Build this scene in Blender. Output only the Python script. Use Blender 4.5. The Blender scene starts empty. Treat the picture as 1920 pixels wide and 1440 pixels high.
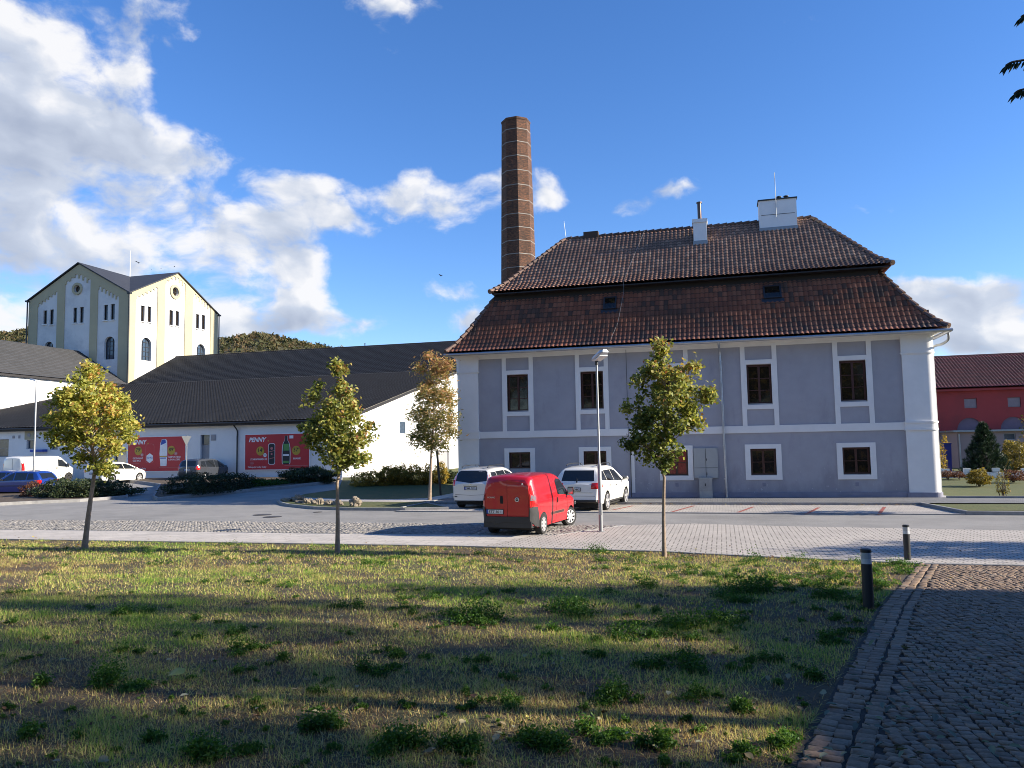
import bpy, bmesh, math, random
import numpy as np
from mathutils import Vector, Matrix
from mathutils.geometry import tessellate_polygon
from mathutils.bvhtree import BVHTree
R_ = math.radians
scene = bpy.context.scene
COL = scene.collection
rnd = random.Random(7)

# ------------------------------------------------------------------ camera, sky, sun, exposure
CAM_H = 2.6
FPX = 1450.0
pitch = math.atan(115 / 1450); roll = math.atan(.018); yaw = R_(15.1)
Fv = Vector((-math.sin(yaw) * math.cos(pitch), math.cos(yaw) * math.cos(pitch), math.sin(pitch)))
R0 = Vector((math.cos(yaw), math.sin(yaw), 0)); U0 = R0.cross(Fv)
Rv = R0 * math.cos(roll) - U0 * math.sin(roll); Uv = Rv.cross(Fv)
CP = Vector((0, 0, CAM_H))
cd = bpy.data.cameras.new('camera'); cam = bpy.data.objects.new('camera', cd); COL.objects.link(cam)
cd.sensor_width = 36; cd.lens = 36 * FPX / 1920; cd.clip_start = .05; cd.clip_end = 4000
M3 = Matrix((Rv, Uv, -Fv)).transposed()
cam.matrix_world = Matrix.Translation(CP) @ M3.to_4x4()
scene.camera = cam

SUN_AZ = 4.0      # degrees counter-clockwise from +X (the facade direction)
SUN_EL = 23.0
EXPOSURE = 1.15
SKY = 0.078
CB = .46 / SKY    # cloud radiance
sd = Vector((math.cos(R_(SUN_AZ)) * math.cos(R_(SUN_EL)), math.sin(R_(SUN_AZ)) * math.cos(R_(SUN_EL)), math.sin(R_(SUN_EL))))
sl = bpy.data.lights.new('sun', 'SUN'); so = bpy.data.objects.new('sun', sl); COL.objects.link(so)
sl.energy = 5.0; sl.angle = R_(.53); sl.color = (1, .90, .74)
so.rotation_euler = sd.to_track_quat('Z', 'Y').to_euler()
so.location = (30, 0, 40)
scene.view_settings.view_transform = 'Standard'; scene.view_settings.look = 'None'
scene.view_settings.exposure = EXPOSURE; scene.view_settings.gamma = 1
scene.cycles.filter_width = .95

def ray(x, y): return Fv * FPX + Rv * (x - 960) + Uv * (720 - y)
def onY(x, y, Y):
    d = ray(x, y); return CP + d * (Y / d.y)
def onX(x, y, X):
    d = ray(x, y); return CP + d * (X / d.x)
def sm(t):
    t = max(0., min(1., t)); return t * t * (3 - 2 * t)
def g(x, y):                                    # height of the terrain
    z = .052 * (18.6 - max(y, -6)) if y < 18.6 else 0.
    z += .45 * sm((y - 33) / 15) * sm((-14.5 - x) / 6)
    return z
def G(px, py):                                  # the terrain point seen at a place of the picture
    d = ray(px, py); z = 0.
    for _ in range(30):
        p = CP + d * ((z - CAM_H) / d.z); z = .5 * z + .5 * g(p.x, p.y)
    return p

# ---- world: Nishita sky with clouds at infinity
class NT:
    def __init__(s, t): s.t = t
    def n(s, ty, **k):
        nd = s.t.nodes.new(ty)
        for a, b in k.items():
            if a.startswith('i_'):
                q = a[2:]; q = int(q) if q.isdigit() else q
                try: nd.inputs[q].default_value = b
                except Exception: s.t.links.new(b, nd.inputs[q])
            else: setattr(nd, a, b)
        return nd
    def l(s, a, b): s.t.links.new(a, b)
    def m(s, op, a, b=None, c=None, clamp=False):
        nd = s.t.nodes.new('ShaderNodeMath'); nd.operation = op; nd.use_clamp = clamp
        for i, v in enumerate((a, b, c)):
            if v is None: continue
            if isinstance(v, (int, float)): nd.inputs[i].default_value = v
            else: s.t.links.new(v, nd.inputs[i])
        return nd.outputs[0]
    def v(s, op, a, b=None):
        nd = s.t.nodes.new('ShaderNodeVectorMath'); nd.operation = op
        for i, w in enumerate((a, b)):
            if w is None: continue
            if isinstance(w, (tuple, list, Vector)): nd.inputs[i].default_value = tuple(w)
            else: s.t.links.new(w, nd.inputs[i])
        return nd.outputs['Value'] if op in ('DOT_PRODUCT', 'LENGTH') else nd.outputs[0]
    def mix(s, f, a, b, bt='MIX'):
        nd = s.t.nodes.new('ShaderNodeMix'); nd.data_type = 'RGBA'; nd.blend_type = bt
        for i, w in ((0, f), (6, a), (7, b)):
            if isinstance(w, (int, float)): nd.inputs[i].default_value = w
            elif isinstance(w, (tuple, list)): nd.inputs[i].default_value = (*w[:3], 1)
            else: s.t.links.new(w, nd.inputs[i])
        return nd.outputs[2]
    def ramp(s, f, stops):
        nd = s.t.nodes.new('ShaderNodeValToRGB'); e = nd.color_ramp.elements
        while len(e) < len(stops): e.new(.5)
        for q, (p, c) in zip(e, stops):
            q.position = p; q.color = (*c[:3], 1) if not isinstance(c, (int, float)) else (c, c, c, 1)
        s.t.links.new(f, nd.inputs[0]); return nd.outputs[0]

world = bpy.data.worlds.new('World'); scene.world = world; world.use_nodes = True
wt = world.node_tree; wt.nodes.clear(); W = NT(wt)
sky = W.n('ShaderNodeTexSky', sky_type='NISHITA'); sky.sun_disc = False
sky.sun_elevation = R_(SUN_EL); sky.sun_rotation = R_(90 - SUN_AZ)
sky.altitude = 200; sky.air_density = 1.0; sky.dust_density = .1; sky.ozone_density = 2.2
CLOUDS = [  # picture place, size, weight
 (40,50,190,85,1.1),(200,45,100,50,1.0),(20,140,110,60,.9),(190,115,70,45,.75),(250,130,45,28,.55),(110,235,180,62,1.1),(255,265,150,42,1.05),
 (345,295,100,26,.8),(410,305,40,10,.45),(40,330,90,40,1.1),(150,345,110,42,1.0),(40,395,150,50,1.2),(235,385,50,50,.9),(330,365,60,45,1.),(410,400,90,42,1.),
 (505,415,42,28,.85),(80,465,150,55,1.2),(330,435,110,34,1.1),(240,490,150,45,1.05),(450,500,110,55,1.05),(560,500,80,45,1.1),
 (450,595,100,28,1.0),(700,605,50,16,.6),(520,580,150,42,1.2),(640,610,70,30,1.05),(40,560,90,50,.8),(240,600,260,40,.8),
 (520,350,66,24,.8),(610,345,76,28,.9),(635,400,68,30,1.05),(705,435,32,18,.55),(720,360,56,28,.9),(790,350,76,44,1.15),(840,390,85,38,1.),
 (930,350,50,38,.9),(1015,350,42,34,.85),(640,440,30,14,.35),(725,15,80,26,.9),(690,70,48,36,.85),(760,55,26,20,.5),
 (1200,385,60,30,.85),(1255,365,50,16,.7),(1235,410,30,12,.6),(840,552,75,24,.72),(885,612,62,22,.8),(760,520,30,10,.3),
 (1050,236,34,11,.42),(1830,575,150,48,1.35),(1730,560,60,34,1.2),(1905,600,80,50,1.2),(1800,640,220,34,1.1),(-150,200,150,200,1.2),(-150,450,200,100,1.2),(2150,590,200,60,1.2),
]
grp = bpy.data.node_groups.new('cloud_density', 'ShaderNodeTree')
grp.interface.new_socket('Dir', in_out='INPUT', socket_type='NodeSocketVector')
grp.interface.new_socket('D', in_out='OUTPUT', socket_type='NodeSocketFloat'); grp.interface.new_socket('L', in_out='OUTPUT', socket_type='NodeSocketFloat')
Q = NT(grp); gi = Q.n('NodeGroupInput'); go_ = Q.n('NodeGroupOutput')
sp = Q.n('ShaderNodeSeparateXYZ'); Q.l(gi.outputs[0], sp.inputs[0])
az = Q.m('ARCTAN2', sp.outputs[0], sp.outputs[1]); el = Q.m('ARCSINE', sp.outputs[2])
cb = Q.n('ShaderNodeCombineXYZ'); Q.l(az, cb.inputs[0]); Q.l(el, cb.inputs[1]); pv = cb.outputs[0]
wn = Q.n('ShaderNodeTexNoise', i_Scale=7.0, i_Detail=3.0); Q.l(pv, wn.inputs['Vector'])
wv = Q.v('MULTIPLY', Q.v('SUBTRACT', wn.outputs['Color'], (.5, .5, .5)), (.10, .05, 0)); pw = Q.v('ADD', pv, wv)
acc = None
for (bx, by, rx, ry, wgt) in CLOUDS:
    d = ray(bx, by).normalized(); c = (math.atan2(d.x, d.y), math.asin(d.z), 0)
    v = Q.v('MULTIPLY', Q.v('SUBTRACT', pw, c), (1450 / rx * .82, 1450 / ry * .82, 0))
    e = Q.m('MULTIPLY', Q.m('POWER', 2.718, Q.m('MULTIPLY', Q.v('DOT_PRODUCT', v, v), -1.)), wgt)
    acc = e if acc is None else Q.m('MAXIMUM', Q.m('MULTIPLY', Q.m('ADD', acc, e), .72), Q.m('MAXIMUM', acc, e))
n1 = Q.n('ShaderNodeTexNoise', i_Scale=8.0, i_Detail=9.0, i_Roughness=.57)
Q.l(Q.v('MULTIPLY', pw, (1, 1.45, 1)), n1.inputs['Vector'])
n2 = Q.n('ShaderNodeTexNoise', i_Scale=8.0, i_Detail=3.0, i_Roughness=.5)
Q.l(Q.v('ADD', Q.v('MULTIPLY', pw, (1, 1.45, 1)), (.016, .036, 0)), n2.inputs['Vector'])
n3 = Q.n('ShaderNodeTexNoise', i_Scale=4.2, i_Detail=3.0, i_Roughness=.5); Q.l(Q.v('MULTIPLY', pw, (1, 1.9, 1)), n3.inputs['Vector'])
dens_ = Q.m('ADD', Q.m('SUBTRACT', Q.m('MINIMUM', acc, 1.12), .74), Q.m('MULTIPLY', Q.m('SUBTRACT', n1.outputs[0], .5), 3.4))
Q.l(dens_, go_.inputs[0])
lt = Q.m('ADD', Q.m('MULTIPLY', Q.m('SUBTRACT', n1.outputs[0], n2.outputs[0]), 2.9), Q.m('MULTIPLY', Q.m('SUBTRACT', n3.outputs[0], .5), 1.7))
Q.l(lt, go_.inputs[1])
tc = W.n('ShaderNodeTexCoord'); dirv = W.v('NORMALIZE', tc.outputs['Generated'])
g1 = W.n('ShaderNodeGroup', node_tree=grp); W.l(dirv, g1.inputs[0])
dens = W.n('ShaderNodeMapRange', interpolation_type='SMOOTHSTEP'); W.l(g1.outputs[0], dens.inputs[0])
dens.inputs[1].default_value = -.22; dens.inputs[2].default_value = .40
lit = W.m('ADD', g1.outputs[1], W.m('SUBTRACT', .84, W.m('MULTIPLY', W.m('MINIMUM', g1.outputs[0], .9), .34)), clamp=True)
ccol = W.ramp(lit, [(0., tuple(CB * q for q in (.36, .42, .56))), (.35, tuple(CB * q for q in (.48, .54, .67))), (.7, tuple(CB * q for q in (.62, .68, .80))), (1., tuple(CB * q for q in (.95, .95, .97)))])
hs = W.n('ShaderNodeHueSaturation', i_Saturation=1.22, i_Value=1.0); W.l(sky.outputs[0], hs.inputs['Color'])
skc = W.mix(1.0, hs.outputs[0], (1.0, 1.06, 1.34), 'MULTIPLY')
up = W.n('ShaderNodeSeparateXYZ'); W.l(dirv, up.inputs[0])
dm = W.m('MULTIPLY', W.m('MULTIPLY', dens.outputs[0], .97), W.m('GREATER_THAN', up.outputs[2], 0.))
fin = W.mix(dm, skc, ccol)
bg = W.n('ShaderNodeBackground', i_Strength=SKY); W.l(fin, bg.inputs[0])
wo = W.n('ShaderNodeOutputWorld'); W.l(bg.outputs[0], wo.inputs[0])
world.cycles.sampling_method = 'MANUAL'; world.cycles.sample_map_resolution = 512

# ------------------------------------------------------------------ materials
def principled(name):
    m = bpy.data.materials.new(name); m.use_nodes = True; t = NT(m.node_tree)
    b = m.node_tree.nodes['Principled BSDF']; return m, t, b
def mat(name, col, rough=.7, var=.12, vscale=3., bump=0., bscale=40., metal=0., spec=.5, stain=None, sscale=.6, coat=0., bdist=.01):
    m, t, b = principled(name)
    b.inputs['Roughness'].default_value = rough; b.inputs['Metallic'].default_value = metal
    b.inputs['Specular IOR Level'].default_value = spec; b.inputs['Coat Weight'].default_value = coat
    b.inputs['Coat Roughness'].default_value = .04
    tc = t.n('ShaderNodeTexCoord')
    n = t.n('ShaderNodeTexNoise', i_Scale=vscale, i_Detail=6., i_Roughness=.6); t.l(tc.outputs['Object'], n.inputs['Vector'])
    f = t.ramp(n.outputs[0], [(.3, (1 - var,) * 3), (.7, (1 + var * .6,) * 3)])
    c = t.mix(1., col, f, 'MULTIPLY')
    if stain:
        n2 = t.n('ShaderNodeTexNoise', i_Scale=sscale, i_Detail=8., i_Roughness=.7); t.l(tc.outputs['Object'], n2.inputs['Vector'])
        c = t.mix(t.m('MULTIPLY', t.ramp(n2.outputs[0], [(.48, 0.), (.68, 1.)]), stain[3] if len(stain) > 3 else .5), c, stain[:3])
    t.l(c, b.inputs['Base Color'])
    if bump:
        n3 = t.n('ShaderNodeTexNoise', i_Scale=bscale, i_Detail=5.); t.l(tc.outputs['Object'], n3.inputs['Vector'])
        bp = t.n('ShaderNodeBump', i_Strength=bump, i_Distance=bdist); t.l(n3.outputs[0], bp.inputs['Height']); t.l(bp.outputs[0], b.inputs['Normal'])
    return m
def leafmat(name, stops, trans=.45, rough=.55, scl=1.0):
    m, t, b = principled(name)
    a = t.n('ShaderNodeAttribute', attribute_name='tint')
    c = t.ramp(a.outputs['Fac'], stops)
    t.l(c, b.inputs['Base Color']); b.inputs['Roughness'].default_value = rough; b.inputs['Specular IOR Level'].default_value = .35
    tr = t.n('ShaderNodeBsdfTranslucent'); t.l(t.mix(1., c, (1.25, 1.2, .7), 'MULTIPLY'), tr.inputs[0])
    mx = t.n('ShaderNodeMixShader', i_0=trans); t.l(b.outputs[0], mx.inputs[1]); t.l(tr.outputs[0], mx.inputs[2])
    t.l(mx.outputs[0], m.node_tree.nodes['Material Output'].inputs[0]); return m
def tilemat(name, c1, c2, c3, patch=.5, pscale=.5, rough=.75, pcol=(.02, .02, .02), streak=0.):
    m, t, b = principled(name)
    uv = t.n('ShaderNodeUVMap'); fl = t.v('FLOOR', uv.outputs[0])
    wn = t.n('ShaderNodeTexWhiteNoise', noise_dimensions='2D'); t.l(fl, wn.inputs['Vector'])
    c = t.ramp(wn.outputs['Value'], [(0., c1), (.5, c2), (1., c3)])
    tc = t.n('ShaderNodeTexCoord')
    n = t.n('ShaderNodeTexNoise', i_Scale=pscale, i_Detail=8., i_Roughness=.68); t.l(t.v('MULTIPLY', tc.outputs['Object'], (.8, 1, 1.6)), n.inputs['Vector'])
    k = t.m('MULTIPLY', t.ramp(n.outputs[0], [(.44, 0.), (.62, 1.)]), patch)
    if streak:   # tile by tile: whole dark, mossy tiles
        w2 = t.n('ShaderNodeTexWhiteNoise', noise_dimensions='3D'); t.l(t.v('ADD', fl, (7.3, 2.2, 5.)), w2.inputs['Vector'])
        n4 = t.n('ShaderNodeTexNoise', i_Scale=.22, i_Detail=4.); t.l(t.v('MULTIPLY', fl, (.5, 1., 1.)), n4.inputs['Vector'])
        k = t.m('MAXIMUM', k, t.m('MULTIPLY', t.m('GREATER_THAN', t.m('ADD', w2.outputs[0], t.m('MULTIPLY', n4.outputs[0], 2.2)), 1.95), streak))
    c = t.mix(k, c, pcol)
    us = t.n('ShaderNodeSeparateXYZ'); t.l(t.v('FRACTION', uv.outputs[0]), us.inputs[0])      # shade in the open tile ends, painted dark into the colour
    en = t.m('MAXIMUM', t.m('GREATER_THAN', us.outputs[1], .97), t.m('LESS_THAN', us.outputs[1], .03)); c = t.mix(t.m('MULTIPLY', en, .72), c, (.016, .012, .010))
    t.l(c, b.inputs['Base Color']); b.inputs['Roughness'].default_value = rough
    n3 = t.n('ShaderNodeTexNoise', i_Scale=25., i_Detail=3.); t.l(tc.outputs['Object'], n3.inputs['Vector'])
    bp = t.n('ShaderNodeBump', i_Strength=.25, i_Distance=.01); t.l(n3.outputs[0], bp.inputs['Height']); t.l(bp.outputs[0], b.inputs['Normal'])
    return m
def tintmat(name, stops, rough=.8, bump=.3, bscale=60.):
    m, t, b = principled(name)
    a = t.n('ShaderNodeAttribute', attribute_name='tint'); c = t.ramp(a.outputs['Fac'], stops)
    tc = t.n('ShaderNodeTexCoord'); n = t.n('ShaderNodeTexNoise', i_Scale=bscale, i_Detail=4.); t.l(tc.outputs['Object'], n.inputs['Vector'])
    c = t.mix(1., c, t.ramp(n.outputs[0], [(.3, .75), (.7, 1.15)]), 'MULTIPLY'); t.l(c, b.inputs['Base Color'])
    b.inputs['Roughness'].default_value = rough
    bp = t.n('ShaderNodeBump', i_Strength=bump, i_Distance=.006); t.l(n.outputs[0], bp.inputs['Height']); t.l(bp.outputs[0], b.inputs['Normal'])
    return m
def pavermat(name, c1, c2, joint, bw, bh, mort=.012, rot=0., off=.5, big=.25):
    m, t, b = principled(name)
    tc = t.n('ShaderNodeTexCoord'); mp = t.n('ShaderNodeMapping'); mp.inputs['Rotation'].default_value = (0, 0, rot)
    t.l(tc.outputs['Object'], mp.inputs[0])
    br = t.n('ShaderNodeTexBrick', offset=off, i_Scale=1.0); br.inputs['Color1'].default_value = (*c1, 1); br.inputs['Color2'].default_value = (*c2, 1)
    br.inputs['Mortar'].default_value = (*joint, 1); br.inputs['Mortar Size'].default_value = mort; br.inputs['Brick Width'].default_value = bw
    br.inputs['Row Height'].default_value = bh; br.inputs['Mortar Smooth'].default_value = .3; t.l(mp.outputs[0], br.inputs['Vector'])
    n = t.n('ShaderNodeTexNoise', i_Scale=.9, i_Detail=9., i_Roughness=.7); t.l(tc.outputs['Object'], n.inputs['Vector'])
    c = t.mix(1., br.outputs['Color'], t.ramp(n.outputs[0], [(.3, 1 - big), (.7, 1 + big * .5)]), 'MULTIPLY')
    n5 = t.n('ShaderNodeTexNoise', i_Scale=70., i_Detail=3.); t.l(tc.outputs['Object'], n5.inputs['Vector'])
    c = t.mix(1., c, t.ramp(n5.outputs[0], [(.3, .82), (.7, 1.14)]), 'MULTIPLY')
    t.l(c, b.inputs['Base Color']); b.inputs['Roughness'].default_value = .85
    bp = t.n('ShaderNodeBump', i_Strength=.5, i_Distance=.008, invert=True); t.l(br.outputs['Fac'], bp.inputs['Height']); t.l(bp.outputs[0], b.inputs['Normal'])
    return m

def glassmat(name, col, rough=.06, detail=None):
    m, t, b = principled(name)
    tc = t.n('ShaderNodeTexCoord'); n = t.n('ShaderNodeTexNoise', i_Scale=3.5, i_Detail=7., i_Roughness=.7); t.l(tc.outputs['Object'], n.inputs['Vector'])
    c = t.mix(t.ramp(n.outputs[0], [(.52, 0.), (.66, 1.)]), col, detail or tuple(q * 1.6 for q in col))  # blotches in the colour imitate uneven reflections in the panes
    t.l(c, b.inputs['Base Color']); b.inputs['Roughness'].default_value = rough; b.inputs['Specular IOR Level'].default_value = .6
    n2 = t.n('ShaderNodeTexNoise', i_Scale=1.6, i_Detail=1.); t.l(tc.outputs['Object'], n2.inputs['Vector'])
    bp = t.n('ShaderNodeBump', i_Strength=.12, i_Distance=.02); t.l(n2.outputs[0], bp.inputs['Height']); t.l(bp.outputs[0], b.inputs['Normal'])
    return m

M = {}
M['lavender'] = mat('lavender_plaster', (.345, .345, .38), .88, .08, 1.2, .25, 60., stain=(.385, .375, .41, .5), sscale=.7)
def damp(m, col=(.20, .19, .22), z0=.3, z1=1.7, k=.42):
    t = NT(m.node_tree); b = m.node_tree.nodes['Principled BSDF']; c = b.inputs['Base Color'].links[0].from_socket
    tc = t.n('ShaderNodeTexCoord'); sp = t.n('ShaderNodeSeparateXYZ'); t.l(tc.outputs['Object'], sp.inputs[0])
    n = t.n('ShaderNodeTexNoise', i_Scale=1.3, i_Detail=9., i_Roughness=.7); t.l(t.v('MULTIPLY', tc.outputs['Object'], (1, 1, .35)), n.inputs['Vector'])
    mr = t.n('ShaderNodeMapRange'); t.l(sp.outputs[2], mr.inputs[0]); mr.inputs[1].default_value = z1; mr.inputs[2].default_value = z0
    f = t.m('MULTIPLY', t.ramp(t.m('ADD', n.outputs[0], t.m('MULTIPLY', mr.outputs[0], .22)), [(.56, 0.), (.74, 1.)]), k); n2 = t.n('ShaderNodeTexNoise', i_Scale=9., i_Detail=3.); t.l(tc.outputs['Object'], n2.inputs['Vector'])
    c = t.mix(f, c, col); c = t.mix(t.m('MULTIPLY', t.m('MULTIPLY', t.ramp(n2.outputs[0], [(.68, 0.), (.70, 1.)]), mr.outputs[0]), .8), c, (.55, .54, .56)); t.l(c, b.inputs['Base Color'])
damp(M['lavender'])
M['plinth'] = mat('plinth_plaster', (.24, .24, .30), .85, .14, 2., .3, 50.)
M['white_trim'] = mat('white_trim_plaster', (.76, .75, .73), .82, .05, 1.5, .15, 50., stain=(.68, .67, .66, .4), sscale=.8)
M['white_wall'] = mat('white_render', (.74, .73, .71), .88, .05, .8, .2, 50., stain=(.62, .61, .60, .45), sscale=.5)
M['tower_white'] = mat('tower_white_render', (.62, .61, .60), .88, .06, .6, .2, 30., stain=(.36, .36, .38, .6), sscale=.28)
M['yellow'] = mat('pale_yellow_render', (.40, .355, .235), .88, .06, .8, .2, 40., stain=(.34, .30, .20, .35), sscale=.5)
M['brown_wood'] = mat('brown_window_wood', (.060, .017, .012), .45, .2, 8.)
M['dark_frame'] = mat('dark_window_frame', (.03, .03, .035), .5)
M['glass'] = glassmat('window_glass', (.016, .012, .009), .05, (.06, .035, .012))
M['glass_blue'] = glassmat('window_glass_blueish', (.04, .06, .09), .1)
M['glass_red'] = glassmat('window_glass_red_reflection', (.22, .012, .014), .2)  # a red reflection painted into the glass colour
M['car_glass'] = mat('car_glass', (.012, .014, .017), .04, 0., 1., spec=.7)
M['zinc'] = mat('zinc_sheet', (.45, .46, .48), .4, .12, 5., metal=.7)
M['zinc_dull'] = mat('galvanised_steel', (.30, .31, .32), .5, .1, 5., metal=.5)
M['dark_metal'] = mat('dark_metal', (.03, .032, .036), .45, .1, 5., metal=.3)
M['dark_fascia'] = mat('dark_fascia', (.018, .016, .016), .6)
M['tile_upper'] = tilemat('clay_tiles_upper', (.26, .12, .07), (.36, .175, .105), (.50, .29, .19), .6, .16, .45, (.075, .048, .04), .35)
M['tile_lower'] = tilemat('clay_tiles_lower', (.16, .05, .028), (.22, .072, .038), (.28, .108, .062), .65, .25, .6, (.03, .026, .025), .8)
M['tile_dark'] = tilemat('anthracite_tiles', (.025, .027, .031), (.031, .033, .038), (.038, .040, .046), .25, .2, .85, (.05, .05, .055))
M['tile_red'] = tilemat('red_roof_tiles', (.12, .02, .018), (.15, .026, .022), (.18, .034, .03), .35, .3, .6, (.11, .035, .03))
M['slate'] = mat('dark_slate', (.035, .037, .044), .6, .25, 2., .3, 15.)
M['red_wall'] = mat('red_render', (.30, .04, .038), .88, .08, .6, .2, 30., stain=(.16, .035, .033, .5), sscale=.4)
M['beige_wall'] = mat('pinkish_beige_render', (.30, .225, .215), .88, .08, .8, .2, 30.)
M['grey_panel'] = mat('grey_panel', (.30, .29, .30), .7, .06, 2.)
M['cabinet'] = mat('grey_green_cabinet', (.36, .37, .36), .55, .06, 3.)
M['concrete'] = mat('concrete', (.34, .335, .32), .9, .16, 3., .4, 60.)
M['kerb'] = mat('kerb_concrete', (.27, .265, .26), .9, .2, 4., .4, 60.)
M['asphalt'] = mat('asphalt', (.25, .24, .225), .88, .16, .7, .5, 160., stain=(.16, .155, .148, .8), sscale=.28)
M['asphalt_dark'] = mat('asphalt_lot', (.22, .21, .20), .88, .15, .7, .5, 160.)
M['manhole'] = mat('manhole_iron', (.05, .045, .042), .6, .2, 20., .5, 80.)
M['pavers'] = pavermat('light_block_paving', (.52, .47, .42), (.47, .43, .385), (.11, .10, .085), .24, .14, .017, 0., .5, .18)
M['bay_pavers'] = pavermat('parking_bay_paving', (.46, .42, .38), (.41, .38, .345), (.15, .13, .12), .22, .12, .01, 0., .5, .25)
M['slabs'] = pavermat('concrete_slabs', (.52, .475, .425), (.47, .43, .39), (.28, .26, .23), .6, .4, .012, 0., .5, .2)
M['walk'] = pavermat('grey_walk_paving', (.19, .19, .195), (.165, .165, .17), (.07, .07, .07), .2, .1, .01, 0., .5, .25)
M['red_line'] = mat('red_brick_line', (.28, .07, .055), .85, .2, 12.)
M['red_paint'] = mat('red_van_paint', (.44, .006, .012), .34, .03, 1., coat=.8)
M['white_paint'] = mat('white_car_paint', (.80, .78, .72), .3, .02, 1., coat=.8)
M['silver_paint'] = mat('pale_silver_paint', (.60, .60, .60), .28, .02, 1., metal=.25, coat=.8)
M['blue_paint'] = mat('blue_car_paint', (.008, .035, .22), .3, .03, 1., coat=.8)
M['dark_paint'] = mat('dark_grey_paint', (.10, .11, .13), .22, .03, 1., metal=.6, coat=.9)
M['black_plastic'] = mat('black_plastic', (.022, .023, .025), .6, .1, 8.)
M['under'] = mat('underbody', (.012, .012, .012), .9)
M['rubber'] = mat('tyre_rubber', (.018, .018, .018), .85, .1, 20.)
M['rim'] = mat('silver_rim', (.62, .62, .63), .3, .03, 4., metal=.5)
M['rim_dark'] = mat('rim_recess', (.02, .02, .022), .6)
M['tail'] = mat('red_tail_lamp', (.50, .012, .012), .15, .1, 20., coat=.5)
M['tail_clear'] = mat('clear_lamp', (.16, .12, .12), .15, .1, 20., coat=.5)
M['flue'] = mat('brown_steel_flue', (.10, .065, .05), .3, .1, 3., metal=.7)
M['plate'] = mat('plate_white', (.70, .72, .74), .5)
M['plate_blue'] = mat('plate_blue', (.02, .06, .35), .5)
M['ink'] = mat('black_ink', (.012, .012, .014), .6)
M['chrome'] = mat('chrome', (.7, .7, .7), .15, 0., 1., metal=1.)
M['poster_red'] = mat('poster_red', (.50, .016, .024), .55, .05, 2.)
M['poster_white'] = mat('poster_white', (.82, .82, .82), .6)
M['poster_yellow'] = mat('poster_yellow', (.50, .32, .03), .6)
M['poster_blue'] = mat('poster_blue', (.03, .08, .38), .6)
M['poster_black'] = mat('poster_black', (.015, .017, .02), .6)
M['poster_green'] = mat('poster_green', (.10, .30, .07), .6)
M['poster_pale'] = mat('poster_pale_red', (.50, .16, .16), .6)
M['bark'] = mat('young_bark', (.30, .225, .165), .9, .3, 14., .6, 50.)
M['bark_dark'] = mat('dark_bark', (.07, .055, .042), .9, .3, 14., .6, 50.)
M['soil'] = mat('soil', (.085, .062, .042), .95, .3, 3., .6, 40.)
M['rock'] = mat('pale_rock', (.24, .20, .15), .9, .3, 5., .8, 12., stain=(.12, .10, .08, .8), sscale=4.)
M['bluebin'] = mat('blue_bin_plastic', (.012, .02, .16), .5)
M['lamp_glass'] = mat('lamp_diffuser', (.62, .64, .66), .2, 0., 1.)
M['bird'] = mat('pigeon_grey', (.05, .05, .055), .8)
M['lamp_head'] = mat('lamp_head_grey', (.50, .53, .57), .35, .05, 3., metal=.2)
# lawn ground
def lawnmat():
    m, t, b = principled('dry_lawn_ground')
    tc = t.n('ShaderNodeTexCoord')
    n = t.n('ShaderNodeTexNoise', i_Scale=.45, i_Detail=9., i_Roughness=.65); t.l(tc.outputs['Object'], n.inputs['Vector'])
    n2 = t.n('ShaderNodeTexNoise', i_Scale=28., i_Detail=5., i_Roughness=.7); t.l(tc.outputs['Object'], n2.inputs['Vector'])
    c = t.ramp(n.outputs[0], [(.3, (.10, .07, .042)), (.48, (.085, .064, .034)), (.6, (.055, .058, .022)), (.75, (.035, .048, .014))])
    c = t.mix(1., c, t.ramp(n2.outputs[0], [(.3, .45), (.55, .9), (.75, 1.5)]), 'MULTIPLY'); t.l(c, b.inputs['Base Color'])
    b.inputs['Roughness'].default_value = .95
    bp = t.n('ShaderNodeBump', i_Strength=.8, i_Distance=.03); t.l(n2.outputs[0], bp.inputs['Height']); t.l(bp.outputs[0], b.inputs['Normal'])
    return m
M['lawn'] = lawnmat()
M['turf'] = mat('green_turf', (.085, .10, .022), .95, .75, 22., .9, 30., stain=(.12, .10, .03, .7), sscale=1.2)
def brickmat():
    m, t, b = principled('old_brick')
    uv = t.n('ShaderNodeUVMap'); br = t.n('ShaderNodeTexBrick', i_Scale=1.); t.l(uv.outputs[0], br.inputs['Vector'])
    br.inputs['Brick Width'].default_value = .40; br.inputs['Row Height'].default_value = .13; br.inputs['Mortar Size'].default_value = .012
    br.inputs['Color1'].default_value = (.19, .075, .036, 1); br.inputs['Color2'].default_value = (.07, .032, .020, 1); br.inputs['Mortar'].default_value = (.09, .055, .040, 1)
    n = t.n('ShaderNodeTexNoise', i_Scale=5.5, i_Detail=4., i_Roughness=.75); t.l(t.v('MULTIPLY', uv.outputs[0], (.55, 1.9, 1)), n.inputs['Vector'])
    n2 = t.n('ShaderNodeTexNoise', i_Scale=.5, i_Detail=4.); t.l(uv.outputs[0], n2.inputs['Vector'])
    c = t.mix(t.ramp(n.outputs[0], [(.40, 0.), (.56, 1.)]), (.035, .022, .016), br.outputs['Color'])
    c = t.mix(t.ramp(n.outputs[0], [(.62, 0.), (.68, .8)]), c, (.30, .14, .075))
    c = t.mix(1., c, t.ramp(n2.outputs[0], [(.3, .7), (.7, 1.2)]), 'MULTIPLY')
    t.l(c, b.inputs['Base Color']); b.inputs['Roughness'].default_value = .9
    bp = t.n('ShaderNodeBump', i_Strength=.7, i_Distance=.03); t.l(n.outputs[0], bp.inputs['Height']); t.l(bp.outputs[0], b.inputs['Normal'])
    return m
M['brick'] = brickmat()

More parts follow.
